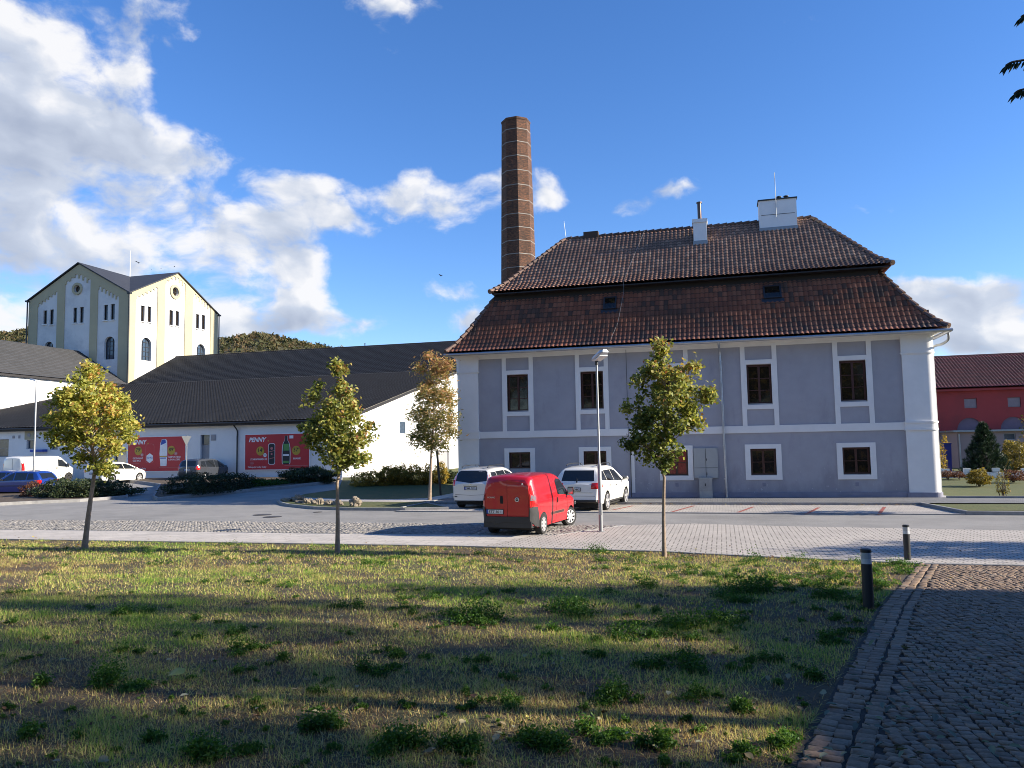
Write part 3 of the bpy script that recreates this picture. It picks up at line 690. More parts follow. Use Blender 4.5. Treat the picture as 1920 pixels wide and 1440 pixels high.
lc = MB()
p1 = onY(1183, 680, YF); p2 = onY(1190, 930, YF)
lc.tube([(-4.22, YF - .02, 7.0), (-4.22, YF - .02, 2.9)], .012, 6); lc.tube([(-4.15, YF - .02, 2.9), (-4.15, YF - .02, .1)], .02, 6)
lc.build('lightning_conductor', M['dark_metal'], house)
lv = MB().box(-4.18, -3.98, YF + .02, YF + .055, .3, 2.96).build('wall_strip', M['white_trim'], house)

# roof tiers
def tier(name, pf, m, tw, rh, wave, lip):
    ys = 2 * 41.32
    P = [(xl, xr, y, z) for xl, xr, y, z in pf]
    tiles(name, [((xl, y, z), (xr, y, z)) for xl, xr, y, z in P], tw, rh, m, house, 6, wave, lip)
    tiles(name, [((xr, y, z), (xr, ys - y, z)) for xl, xr, y, z in P], tw, rh, m, house, 4, wave, lip)
    tiles(name, [((xr, ys - y, z), (xl, ys - y, z)) for xl, xr, y, z in P], tw, rh, m, house, 4, wave, lip)
    tiles(name, [((xl, ys - y, z), (xl, y, z)) for xl, xr, y, z in P], tw, rh, m, house, 4, wave, lip)
LT = [(-12.97, 9.30, 35.62, 7.17), (-12.60, 8.84, 36.12, 7.60), (-12.18, 8.35, 36.65, 8.24), (-11.05, 7.15, 37.95, 10.17)]
UT = [(-11.12, 7.62, 37.15, 10.33), (-10.62, 7.12, 38.05, 10.83), (-7.95, 4.80, 41.30, 13.84)]
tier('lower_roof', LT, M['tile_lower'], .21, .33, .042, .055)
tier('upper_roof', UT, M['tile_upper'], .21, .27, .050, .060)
sf = MB(); sf.box(-11.05, 7.1, 37.75, 45.0, 9.75, 10.30); sf.build('roof_riser', M['dark_fascia'], house)
so_ = MB(); so_.box(-11.0, 7.5, 37.22, 45.4, 10.24, 10.30); so_.build('soffit', M['dark_fascia'], house)
MB().prism([(7.63, 37.16, 10.36), (7.28, 37.85, 10.1), (7.22, 37.95, 10.1), (7.50, 37.4, 10.36)], (.03, .05, 0)).build('red_flashing', M['red_line'], house)
hp = MB()
for pf in (LT, UT):
    for side in (0, 1):
        for bk in (0, 1):
            pts = [(p[side], (82.64 - p[2]) if bk else p[2], p[3] + .03) for p in pf]; Q_ = []
            for a, b in zip(pts[:-1], pts[1:]):
                n = max(1, int((Vector(b) - Vector(a)).length / .38))
                for k in range(n):
                    u, v = Vector(a).lerp(Vector(b), k / n), Vector(a).lerp(Vector(b), (k + 1) / n); hp.tube([u + Vector((0, 0, .035)), v], [.13, .10], 8)
n = 34
for k in range(n):
    u = Vector((-7.95, 41.32, 13.88)).lerp(Vector((4.80, 41.32, 13.88)), k / n); v = Vector((-7.95, 41.32, 13.88)).lerp(Vector((4.80, 41.32, 13.88)), (k + 1) / n); hp.tube([u, v + Vector((0, 0, .03))], [.10, .13], 8)
hp.build('ridge_tile', M['tile_upper'], house, smooth=True)
def planehit(px, py, p0, p1):     # slope plane containing the x axis through p0, p1 (y, z)
    d = ray(px, py); ny, nz = -(p1[1] - p0[1]), (p1[0] - p0[0]); t = ((p0[0] - CP.y) * ny + (p0[1] - CP.z) * nz) / (d.y * ny + d.z * nz); return CP + d * t
for a, b in (((1131, 583), (1157, 556)), ((1432, 563), (1463, 534))):
    p = planehit(*a, (36.65, 8.24), (37.85, 10.02)); q = planehit(*b, (36.65, 8.24), (37.85, 10.02)); s = Vector((0, 1.2, 1.78)).normalized(); nn = Vector((0, -1.78, 1.2)).normalized()
    w = q.x - p.x; h = .80 if w < .8 else .9
    f = MB(); o0 = p + nn * .03; X = Vector((1, 0, 0))
    def bar(u0, u1, v0, v1, t, m): m.prism([o0 + X * u0 + s * v0, o0 + X * u1 + s * v0, o0 + X * u1 + s * v1, o0 + X * u0 + s * v1], nn * t)
    bar(0, .07, 0, h, .12, f); bar(w - .07, w, 0, h, .12, f); bar(.07, w - .07, 0, .07, .12, f); bar(.07, w - .07, h - .07, h, .12, f); bar(-.1, w + .1, -.22, 0, .05, f)
    sk = f.build('roof_window', M['dark_frame'], house); g_ = MB(); bar(.07, w - .07, .07, h - .07, .09, g_); g_.build('pane', M['glass'], sk)
UP0, UP1 = (38.05, 10.83), (41.30, 13.84)
p = planehit(1301, 462, UP0, UP1); w = 22 / 1450 * 44
ch = MB(); ch.box(p.x, p.x + w * 1.0, p.y, p.y + .62, p.z - .6, p.z + 1.22); ch.box(p.x - .05, p.x + w + .05, p.y - .05, p.y + .67, p.z + 1.22, p.z + 1.40)
c1 = ch.build('chimney', M['white_trim'], house); MB().box(p.x - .03, p.x + w + .03, p.y - .03, p.y + .65, p.z - .6, p.z + .28).build('chimney_flashing', M['zinc_dull'], c1)
MB().tube([(p.x + w / 2, p.y + .3, p.z + 1.4), (p.x + w / 2, p.y + .3, p.z + 2.35)], .10, 12).tube([(p.x + w / 2, p.y + .3, p.z + 2.30), (p.x + w / 2, p.y + .3, p.z + 2.36)], .14, 12).build('flue_pipe', M['flue'], c1, smooth=True)
p = planehit(1425, 436, UP0, UP1); w = 58 / 1450 * 45
ch = MB(); ch.box(p.x, p.x + w, p.y, p.y + .9, p.z - .8, p.z + 1.62)
c2 = ch.build('chimney', M['white_trim'], house); c2['label'] = 'wide white rendered chimney near the right end of the ridge'
MB().box(p.x - .03, p.x + w + .03, p.y - .03, p.y + .95, p.z - .8, p.z + .22).build('chimney_flashing', M['zinc_dull'], c2)
MB().box(p.x - .05, p.x + w + .05, p.y - .05, p.y + .95, p.z + 1.62, p.z + 1.68).build('chimney_cap', M['dark_metal'], c2)
for dx_ in (1.02, 1.36):
    MB().tube([(p.x + dx_, p.y + .45, p.z + 1.68), (p.x + dx_, p.y + .45, p.z + 1.84)], .07, 10).tube([(p.x + dx_, p.y + .45, p.z + 1.86), (p.x + dx_, p.y + .45, p.z + 1.90)], .13, 10).build('chimney_pot', M['dark_metal'], c2)
MB().tube([(p.x + .82, p.y - .08, p.z + .7), (p.x + .82, p.y - .08, p.z + 3.0)], .018, 6).build('lightning_rod', M['zinc_dull'], c2)
MB().box(p.x + .1, p.x + w - .1, p.y - .012, p.y, p.z + .86, p.z + .88).build('strap', M['dark_metal'], c2)
MB().box(-6.9, -6.1, 41.1, 41.5, 13.7, 14.15).build('chimney', M['brick'], house)
MB().tube([(-7.9, 41.3, 13.9), (-8.0, 41.3, 14.9)], .015, 6).build('lightning_rod', M['poster_white'], house)
MB().tube([(-3.6, 41.2, 13.95), (-4.3, 38.05, 10.95), (-4.33, 37.1, 10.4), (-4.33, 37.1, 9.9), (-4.6, 36.65, 8.35), (-4.9, 35.7, 7.3)], .006, 5).build('lightning_conductor', M['zinc_dull'], house)
MB().box(8.78, 8.98, 37.3, 37.7, 7.9, 8.22).build('dormer_vent', M['dark_frame'], house)
# a street distribution box in front of the wall
u = empty('utility_cabinet', (-.8, YF - .35, .1), 'small free-standing grey utility box against the lavender wall below the wall cabinet', 'utility box')
MB().box(-1.08, -.51, YF - .35, YF - .1, .10, .95).box(-1.10, -.49, YF - .37, YF - .08, .95, 1.0).build('housing', M['cabinet'], u)
MB().box(-1.06, -.53, YF - .358, YF - .35, .40, .93).build('door', M['concrete'], u); MB().box(-.83, -.79, YF - .37, YF - .358, .62, .74).build('handle', M['dark_metal'], u)

# ================================================================== BRICK CHIMNEY
YC = 97.
tl, trr = onY(941.5, 232, YC), onY(993, 232, YC); bl_, br_ = onY(941, 520, YC), onY(1004.5, 520, YC)
rt = (trr.x - tl.x) / 2; rb = (br_.x - bl_.x) / 2; zt, zb = tl.z, bl_.z; cx = (tl.x + trr.x) / 2; cxb = (bl_.x + br_.x) / 2
stack = empty('brick_smokestack', (cxb, YC, 0), 'tall octagonal brick factory chimney with metal bands behind the lavender house', 'chimney')
vdir = math.atan2(-YC, -cx); a0 = vdir + R_(3.4) - R_(90)
def ctr(z): t = (z - zb) / (zt - zb); return cxb + (cx - cxb) * t, rb + (rt - rb) * t
def octa(z, e=0.):
    c, r = ctr(z); return [Vector((c + (r + e) * math.cos(a0 + k * math.pi / 4), YC + (r + e) * math.sin(a0 + k * math.pi / 4), z)) for k in range(8)]
mb = MB(); Z = np.linspace(0, zt - .35, 24)
for i in range(23):
    A, B = octa(Z[i]), octa(Z[i + 1])
    for k in range(8):
        k2 = (k + 1) % 8; L_ = (A[k2] - A[k]).length
        mb.add([A[k], A[k2], B[k2], B[k]], [(0, 1, 2, 3)], [[(k * 3, Z[i]), (k * 3 + L_, Z[i]), (k * 3 + L_, Z[i + 1]), (k * 3, Z[i + 1])]])
mb.build('shaft', M['brick'], stack)
mb = MB(); rim_ = [(-.35, .0), (-.3, .06), (-.05, .07), (0, .02)]
for i in range(3):
    A, B = octa(zt + rim_[i][0], rim_[i][1]), octa(zt + rim_[i + 1][0], rim_[i + 1][1])
    for k in range(8): mb.add([A[k], A[(k + 1) % 8], B[(k + 1) % 8], B[k]], [(0, 1, 2, 3)], [[(k * 3, i * .1), (k * 3 + 1, i * .1), (k * 3 + 1, i * .1 + .1), (k * 3, i * .1 + .1)]])
A = octa(zt); mb.add(A + [p - Vector((0, 0, .0)) for p in octa(zt, -.4)], [(k, (k + 1) % 8, 8 + (k + 1) % 8, 8 + k) for k in range(8)])
mb.add(octa(zt - .02, -.35), [tuple(range(8))])
mb.build('crown', M['brick'], stack)
for py in (251, 275, 301, 328, 355, 384, 409, 434, 458.5, 483, 508, 533, 560, 590):
    z = onY(972, py, YC).z; A, B, C_, D_ = octa(z, .03), octa(z + .10, .03), octa(z + .10, -.05), octa(z, -.05); mb = MB()
    for P, Q_ in ((A, B), (B, C_), (D_, A)):
        for k in range(8): mb.quad(P[k], P[(k + 1) % 8], Q_[(k + 1) % 8], Q_[k])
    mb.build('band', M.setdefault('band', mat('old_band_steel', (.24, .22, .20), .7, .3, 2.)), stack)

# ================================================================== SHOP
YP = 50.; XR = onY(642, 901, YP).x
def zy(px, py): return onX(px, py, XR)
zE = onY(642, 783, YP).z; rr_ = zy(858, 694); YRG, ZRG = rr_.y, rr_.z
shop = empty('supermarket', ((XR - 15), YP, .4), 'long low white shop building with a dark tile roof and red posters on its wall', 'shop')
wl = MB(); wl.prism([(XR, YP, -.2), (XR, YRG + 8, -.2), (XR, YRG + 8, zE + 3.5), (XR, YRG, ZRG - .2), (XR, YP, zE - .25)], (-52, 0, 0))
wl = wl.build('wall', M['white_wall'], shop)
def py_(x0, y0, x1, y1): a = onY(x0, y0, YP); b = onY(x1, y1, YP); return a.x, b.x, b.z, a.z
dr = py_(376, 815.5, 392, 898); wA = py_(-8, 824, 15.5, 857); wB = py_(50, 825, 63, 842); wC = py_(95, 827, 108, 843); dD = py_(214, 843, 236, 900)
cut = MB()
for q in (wA, wB, wC): cut.box(q[0], q[1], YP - .3, YP + .25, q[2], q[3])
cut.box(dr[0], dr[1], YP - .3, YP + .3, .4, dr[3]); cut.box(dD[0], dD[1], YP - .3, YP + .3, .4, dD[3])
sdr = (zy(820, 846), zy(842, 886)); sw = (zy(749, 790), zy(760, 813))
cut.box(XR - .25, XR + .3, sdr[0].y, sdr[1].y, .35, sdr[0].z); cut.box(XR - .2, XR + .3, sw[0].y, sw[1].y, sw[1].z, sw[0].z)
boolcut(wl, cut)
for q, r in ((wA, 2), (wB, 1), (wC, 1)): window(shop, q[0] + .01, q[1] - .01, q[2] + .01, q[3] - .01, YP + .14, r, M['grey_panel'], M['glass_blue'], .06, 1)
d = MB().box(dr[0] + .01, dr[1] - .01, YP + .2, YP + .26, .4, dr[3] - .75).build('door', M['grey_panel'], shop); d['label'] = 'grey door with an overlight between the two red posters'
MB().box(dr[0] + .08, dr[0] + .13, YP + .19, YP + .2, 1.3, 1.5).build('handle', M['dark_metal'], d)
MB().box(dr[0] + .01, dr[1] - .01, YP + .2, YP + .25, dr[3] - .72, dr[3] - .02).build('overlight', M['glass_blue'], shop)
d = MB().box(dD[0] + .01, dD[1] - .01, YP + .2, YP + .26, .4, dD[3] - .01).build('door', M['dark_paint'], shop)
MB().box(XR - .24, XR - .16, sdr[0].y + .01, sdr[1].y - .01, .35, sdr[0].z - .01).build('door', M['grey_panel'], shop)
wf = MB().box(XR - .12, XR - .06, sw[0].y + .01, sw[1].y - .01, sw[1].z + .01, sw[0].z - .01).build('window', M['glass_blue'], shop)
q = py_(47, 807, 63, 824); pn = MB().box(q[0], q[1], YP - .03, YP + .02, q[2], q[3]).build('sign_panel', M['yellow'], shop); MB().lathe([(.16, 0), (.16, -.02), (.11, -.025)], ((q[0] + q[1]) / 2, YP - .03, (q[2] + q[3]) / 2), 20, 'y').build('round_vent', M['grey_panel'], pn)
q = py_(66, 843, 89, 847); MB().box(q[0], q[1], YP - .5, YP - .01, q[2], q[3]).build('awning', M['poster_blue'], shop)
for q in (py_(24, 817, 27.5, 822), py_(35, 816.5, 38, 822), py_(68, 815.5, 71, 820), py_(396, 815, 405, 826)): MB().box(q[0], q[1], YP - .04, YP + .02, q[2], q[3]).build('wall_vent', M['grey_panel'], shop)
# lean-to roof
sl_ = (ZRG - zE) / (YRG - YP)
def zroof(y): return zE + sl_ * (y - YP)
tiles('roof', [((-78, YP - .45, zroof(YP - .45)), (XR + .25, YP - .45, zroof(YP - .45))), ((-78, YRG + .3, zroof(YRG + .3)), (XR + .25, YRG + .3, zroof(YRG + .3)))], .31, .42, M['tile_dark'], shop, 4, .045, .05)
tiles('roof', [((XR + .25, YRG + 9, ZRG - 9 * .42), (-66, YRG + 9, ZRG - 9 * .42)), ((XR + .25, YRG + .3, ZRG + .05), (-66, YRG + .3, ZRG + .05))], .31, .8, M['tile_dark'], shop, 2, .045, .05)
fs_ = MB(); fs_.box(-78, XR + .22, YP - .42, YP - .36, zroof(YP - .4) - .26, zroof(YP - .4) - .02); fs_.box(-78, XR + .2, YP - .36, YP + .0, zroof(YP - .4) - .26, zroof(YP - .4) - .20)
fs_.prism([(XR + .20, YP - .45, zroof(YP - .45) - .02), (XR + .20, YRG, ZRG - .02), (XR + .20, YRG, ZRG - .24), (XR + .20, YP - .45, zroof(YP - .45) - .24)], (.06, 0, 0)); fs_.build('fascia', M['dark_fascia'], shop)
gt = MB(); gt.tube([(-78, YP - .5, zroof(YP - .5) - .06), (XR + .2, YP - .5, zroof(YP - .5) - .06)], .07, 8); gt.build('gutter', M['dark_metal'], shop, smooth=True)
p = onY(445, 800, YP); MB().tube(bezier([(p.x - .12, YP - .5, zE - .15), (p.x - .05, YP - .3, zE - .4), (p.x + .05, YP - .08, zE - .75), (p.x + .05, YP - .08, zE - 1.2)]), .05, 8).tube([(p.x + .05, YP - .08, zE - 1.15), (p.x + .05, YP - .08, .4)], .05, 8).build('downpipe', M['dark_metal'], shop, smooth=True)

# billboards
def poster(x0, x1, z0, z1, label):
    p = empty('advertising_poster', ((x0 + x1) / 2, YP - .06, z0), label, 'poster', 'red price posters on the shop wall')
    MB().box(x0, x1, YP - .06, YP - .005, z0, z1).build('board', M['poster_red'], p)
    f = MB(); t = .05
    f.box(x0 - t, x1 + t, YP - .08, YP - .01, z1, z1 + t); f.box(x0 - t, x1 + t, YP - .08, YP - .01, z0 - t, z0); f.box(x0 - t, x0, YP - .08, YP - .01, z0, z1); f.box(x1, x1 + t, YP - .08, YP - .01, z0, z1)
    f.build('frame', M['poster_white'], p); return p
def disc(mb, x, z, r, y, t=.006, n=24, sx=1.): mb.prism([(x + r * sx * math.cos(6.2832 * k / n), y, z + r * math.sin(6.2832 * k / n)) for k in range(n)], (0, -t, 0))
YB = YP - .062
# poster A (right): can and bottle ; coordinates in fractions of the board
a = onY(461, 815.5, YP); b = onY(580.6, 879.5, YP); x0, x1, z0, z1 = a.x, b.x, b.z, a.z; Wd, Hd = x1 - x0, z1 - z0
pA = poster(x0, x1, z0, z1, 'red poster with a dark drinks can and a green bottle, right of the black downpipe')
fx = lambda u: x0 + Wd * u
fz = lambda v: z0 + Hd * v
text('lettering', 'PENNY', .125 * Hd, M['poster_white'], pA, (fx(.055), YB, fz(.795)), bold=.05, shear=.3, width=.28 * Wd)
d = MB(); disc(d, fx(.365), fz(.815), .02 * Hd, YB); d.build('dot', M['poster_yellow'], pA)
for u_ in (.24, .80): d = MB(); disc(d, fx(u_), fz(.53), .13 * Hd, YB); d.build('price_disc', M['poster_yellow'], pA)
text('price', '14', .11 * Hd, M['ink'], pA, (fx(.195), YB - .007, fz(.50)), bold=.02); text('price', '90', .05 * Hd, M['ink'], pA, (fx(.26), YB - .007, fz(.56)))
text('price', '37', .11 * Hd, M['ink'], pA, (fx(.755), YB - .007, fz(.50)), bold=.02); text('price', '90', .05 * Hd, M['ink'], pA, (fx(.82), YB - .007, fz(.56)))
d = MB(); disc(d, fx(.315), fz(.41), .055 * Hd, YB - .004); d.build('badge', M['poster_white'], pA)
text('price', '23', .05 * Hd, M['ink'], pA, (fx(.292), YB - .012, fz(.39)))
text('lettering', 'STAROPRAMEN 10', .05 * Hd, M['poster_white'], pA, (fx(.085), YB, fz(.27)), bold=.02, width=.26 * Wd)
text('lettering', 'BRANÍK', .05 * Hd, M['poster_white'], pA, (fx(.755), YB, fz(.28)), bold=.02, width=.115 * Wd)
text('lettering', 'Nakupujte hezky česky', .048 * Hd, M['poster_white'], pA, (fx(.045), YB, fz(.055)), bold=.01, width=.29 * Wd)
d = MB()
for r, w_ in ((.205, .05), (.165, .055), (.125, .04)): MB().box(fx(.085), fx(.085 + w_), YB - .006, YB, fz(r), fz(r + .02)).build('small_print', M['poster_pale'], pA)
d.box(fx(.62), fx(.98), YB - .006, YB, fz(.10), fz(.112)); d.build('small_print', M['poster_pale'], pA)
def rrect(cx_, cz, w, h, r, y, n=6):
    P = []
    for sx, sz, a0_ in ((1, 1, 0), (-1, 1, 90), (-1, -1, 180), (1, -1, 270)):
        for k in range(n + 1): t = R_(a0_ + 90 * k / n); P.append((cx_ + sx * (w / 2 - r) + r * math.cos(t), y, cz + sz * (h / 2 - r) + r * math.sin(t)))
    return P
d = MB(); d.prism(rrect(fx(.42), fz(.44), .105 * Wd, .60 * Hd, .05 * Hd, YB), (0, -.006, 0)); d.build('can_outline', M['poster_white'], pA)
d = MB(); d.prism(rrect(fx(.42), fz(.44), .092 * Wd, .57 * Hd, .05 * Hd, YB - .006), (0, -.006, 0)); d.build('can_picture', M['poster_black'], pA)
d = MB(); disc(d, fx(.42), fz(.60), .04 * Hd, YB - .013); disc(d, fx(.42), fz(.44), .03 * Hd, YB - .013); d.prism([(fx(.375), YB - .013, fz(.49)), (fx(.465), YB - .013, fz(.53)), (fx(.465), YB - .013, fz(.545)), (fx(.375), YB - .013, fz(.505))], (0, -.004, 0)); d.prism([(fx(.375), YB - .013, fz(.29)), (fx(.465), YB - .013, fz(.33)), (fx(.465), YB - .013, fz(.345)), (fx(.375), YB - .013, fz(.305))], (0, -.004, 0)); d.build('can_marks', M['poster_pale'], pA)
def bottle(cx_, k):
    prof = [(.0, .14), (.045, .14), (.058, .18), (.060, .45), (.056, .62), (.045, .74), (.022, .82), (.018, .90), (.02, .95)]
    return [(fx(cx_ + q[0] * k), YB, fz(q[1])) for q in prof] + [(fx(cx_ - q[0] * k), YB, fz(q[1])) for q in prof[::-1]]
d = MB(); d.prism(bottle(.645, 1.12), (0, -.006, 0)); d.build('bottle_outline', M['poster_white'], pA)
d = MB(); d.prism([(p[0], p[1] - .006, p[2]) for p in bottle(.645, .95)], (0, -.006, 0)); d.build('bottle_picture', M['poster_black'], pA)
d = MB(); d.box(fx(.605), fx(.69), YB - .018, YB - .012, fz(.53), fz(.72)); d.build('bottle_green', M['poster_green'], pA)
d = MB(); d.box(fx(.60), fx(.69), YB - .018, YB - .012, fz(.18), fz(.24)); d.build('bottle_green', M['poster_green'], pA)
d = MB(); d.box(fx(.60), fx(.69), YB - .019, YB - .012, fz(.38), fz(.43)); d.build('bottle_band', M['poster_white'], pA)
d = MB(); d.box(fx(.695), fx(.755), YB - .006, YB, fz(.87), fz(.955)); d.build('bottle_band', M['poster_white'], pA)
# poster B (left)
a = onY(242, 820.5, YP); b = onY(348, 882.5, YP); x0, x1, z0, z1 = a.x, b.x, b.z, a.z; Wd, Hd = x1 - x0, z1 - z0
pB_ = poster(x0, x1, z0, z1, 'red poster with a white shampoo bottle and a stick deodorant, left of the grey door')
text('lettering', 'PENNY', .125 * Hd, M['poster_white'], pB_, (fx(.055), YB, fz(.795)), bold=.05, shear=.3, width=.27 * Wd)
d = MB(); disc(d, fx(.35), fz(.815), .02 * Hd, YB); d.build('dot', M['poster_yellow'], pB_)
for u_ in (.18, .76): d = MB(); disc(d, fx(u_), fz(.60), .13 * Hd, YB); d.build('price_disc', M['poster_yellow'], pB_)
text('price', '79', .11 * Hd, M['ink'], pB_, (fx(.135), YB - .007, fz(.57)), bold=.02); text('price', '90', .05 * Hd, M['ink'], pB_, (fx(.20), YB - .007, fz(.63)))
text('price', '89', .11 * Hd, M['ink'], pB_, (fx(.715), YB - .007, fz(.57)), bold=.02); text('price', '90', .05 * Hd, M['ink'], pB_, (fx(.78), YB - .007, fz(.63)))
for u_, v_ in ((.25, .48), (.84, .50)): d = MB(); disc(d, fx(u_), fz(v_), .055 * Hd, YB - .004); d.build('badge', M['poster_pale'], pB_)
text('price', '25', .05 * Hd, M['poster_white'], pB_, (fx(.228), YB - .012, fz(.46))); text('price', '25', .05 * Hd, M['poster_white'], pB_, (fx(.818), YB - .012, fz(.48)))
text('lettering', 'DEODORANT', .05 * Hd, M['poster_white'], pB_, (fx(.085), YB, fz(.355)), bold=.02, width=.18 * Wd); text('lettering', 'OLD SPICE', .05 * Hd, M['poster_white'], pB_, (fx(.085), YB, fz(.285)), bold=.02, width=.14 * Wd)
text('lettering', 'ŠAMPON HEAD', .05 * Hd, M['poster_white'], pB_, (fx(.71), YB, fz(.38)), bold=.02, width=.21 * Wd); text('lettering', '& SHOULDERS', .05 * Hd, M['poster_white'], pB_, (fx(.71), YB, fz(.305)), bold=.02, width=.20 * Wd)
text('lettering', 'Nakupujte hezky česky', .048 * Hd, M['poster_white'], pB_, (fx(.05), YB, fz(.055)), bold=.01, width=.27 * Wd)
d = MB(); d.box(fx(.55), fx(.95), YB - .006, YB, fz(.10), fz(.112)); d.build('small_print', M['poster_pale'], pB_)
d = MB(); d.box(fx(.08), fx(.20), YB - .006, YB, fz(.21), fz(.225)); d.build('small_print', M['poster_pale'], pB_)
d = MB(); d.prism([(fx(.575), YB, fz(.14)), (fx(.68), YB, fz(.14)), (fx(.69), YB, fz(.45)), (fx(.685), YB, fz(.88)), (fx(.66), YB, fz(.93)), (fx(.59), YB, fz(.92)), (fx(.565), YB, fz(.8)), (fx(.555), YB, fz(.5))], (0, -.008, 0)); d.build('bottle_picture', M['poster_white'], pB_)
d = MB(); d.prism([(fx(.57), YB - .008, fz(.75)), (fx(.665), YB - .008, fz(.82)), (fx(.655), YB - .008, fz(.92)), (fx(.59), YB - .008, fz(.91))], (0, -.005, 0)); d.box(fx(.57), fx(.67), YB - .014, YB - .008, fz(.36), fz(.39)); d.build('bottle_blue', M['poster_blue'], pB_)
d = MB(); d.box(fx(.56), fx(.685), YB - .013, YB - .008, fz(.41), fz(.44)); d.build('bottle_stripe', M['poster_yellow'], pB_)
d = MB(); d.prism(rrect(fx(.385), fz(.52), .15 * Wd, .56 * Hd, .08 * Hd, YB), (0, -.004, 0)); d.build('package_outline', M['poster_pale'], pB_)
d = MB(); d.prism(rrect(fx(.385), fz(.52), .142 * Wd, .545 * Hd, .08 * Hd, YB - .004), (0, -.004, 0)); d.build('package_red', M['poster_red'], pB_)
hx = [(fx(.385 + .065 * math.sin(R_(60 * k))), YB - .009, fz(.38 + .145 * math.cos(R_(60 * k)))) for k in range(6)]
d = MB(); d.prism(hx, (0, -.005, 0)); d.build('hexagon_badge', M['poster_white'], pB_)
text('lettering', 'OLD SPICE', .05 * Hd, M['poster_blue'], pB_, (fx(.335), YB - .016, fz(.37)), bold=.03, width=.10 * Wd)

# ================================================================== HIGH WING, TOWER, LEFT WING
YW = YRG + .6; tc_ = onY(239, 720, YW + .4); YT0 = YW + .4; XT = tc_.x
pk = onX(330, 670, XT); YK, ZK = pk.y, pk.z
XW1 = -19.
wing = empty('storehouse_wing', ((XT + XW1) / 2, YK, .4), 'long high wing with a black tile roof between the tower and the lavender house', 'building')
zW = onX(255, 720, XT).z; zW = min(zW, ZRG + .3); y0w = YW
MB().prism([(XW1, y0w + .3, 0), (XW1, 2 * YK - y0w - .3, 0), (XW1, 2 * YK - y0w - .3, ZRG - .2), (XW1, YK, ZK - .25), (XW1, y0w + .3, ZRG - .2)], (XT - XW1 + .05, 0, 0)).build('wall', M['white_wall'], wing)
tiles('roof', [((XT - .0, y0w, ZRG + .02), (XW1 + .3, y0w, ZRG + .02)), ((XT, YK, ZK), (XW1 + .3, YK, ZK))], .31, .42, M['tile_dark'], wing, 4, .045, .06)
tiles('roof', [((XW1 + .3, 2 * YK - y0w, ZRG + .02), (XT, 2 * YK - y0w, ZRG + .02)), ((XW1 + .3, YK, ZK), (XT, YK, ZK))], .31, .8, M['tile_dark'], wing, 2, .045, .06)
MB().tube([(XT, YK, ZK + .04), (XW1 + .3, YK, ZK + .04)], .12, 8).build('ridge_tile', M['tile_dark'], wing)
for x in (-41, -26.5, -25, -24): MB().tube([(x, YK, ZK), (x, YK, ZK + .35)], .05, 6).tube([(x, YK, ZK + .33), (x, YK, ZK + .42)], .09, 6).build('roof_vent', M['dark_metal'], wing)

XL0 = onY(54, 571, YT0).x; YR1 = onX(409, 578, XT).y; XPK = onY(145, 494, YT0).x; ZPK = onY(145, 494, YT0).z; zEv = onY(240, 547, YT0).z - .1; zEl = zEv
YPK = (YT0 + YR1) / 2
tower = empty('malthouse_tower', ((XL0 + XT) / 2, YPK, .4), 'tall square white and pale yellow tower with two gables and arched windows', 'tower')
body = MB().box(XL0 + .1, XT - .1, YT0 + .1, YR1 - .1, 0, zEv)
XPK = (XL0 + XT) / 2
body.prism([(XL0 + .1, YT0 + .1, zEv), (XT - .1, YT0 + .1, zEv), (XPK, YT0 + .1, ZPK - .12)], (0, YR1 - YT0 - .2, 0)).prism([(XT - .1, YT0 + .1, zEv), (XT - .1, YR1 - .1, zEv), (XT - .1, YPK, ZPK - .12)], (XL0 - XT + .2, 0, 0))
# one closed solid: cross-gabled block by union
b0 = MB().box(XL0 + .1, XT - .1, YT0 + .1, YR1 - .1, 0, zEv + .01).build('wall', M['tower_white'], tower)
bA = MB().prism([(XL0 + .1, YT0 + .1, zEv - .5), (XT - .1, YT0 + .1, zEv - .5), (XT - .1, YT0 + .1, zEv), (XPK, YT0 + .1, ZPK - .12), (XL0 + .1, YT0 + .1, zEv)], (0, YR1 - YT0 - .2, 0))
boolcut(b0, bA, 'UNION')
bB = MB().prism([(XT - .1, YT0 + .1, zEv - .5), (XT - .1, YR1 - .1, zEv - .5), (XT - .1, YR1 - .1, zEv), (XT - .1, YPK, ZPK - .12), (XT - .1, YT0 + .1, zEv)], (XL0 - XT + .2, 0, 0))
boolcut(b0, bB, 'UNION')
Z1 = lambda x, y: (x / 4.3636, y / 4.3636 + 460)
def fl(x, y): p = onY(*Z1(x, y), YT0); return p.x, p.z          # left face (s = X)
def fr_(x, y): p = onX(*Z1(x, y), XT); return p.y, p.z          # right face (s = Y)
cut = MB(); wins = []
def arch(s0, s1, z0, z1, n=10):
    r = (s1 - s0) / 2; return [(s0, z0), (s1, z0)] + [((s0 + s1) / 2 + r * math.cos(R_(180 * k / n)), z1 - r + r * math.sin(R_(180 * k / n))) for k in range(n + 1)]
def circ(s, z, r, n=24): return [(s + r * math.cos(6.2832 * k / n), z + r * math.sin(6.2832 * k / n)) for k in range(n)]
def mk(face, P): return [(p[0], YT0, p[1]) if face == 'L' else (XT, p[0], p[1]) for p in P]
def cutp(face, P, dep=.45):
    Q_ = mk(face, P); n = (0, 1, 0) if face == 'L' else (-1, 0, 0)
    cut.prism([Vector(q) - Vector(n) * .3 for q in Q_], Vector(n) * (dep + .3))
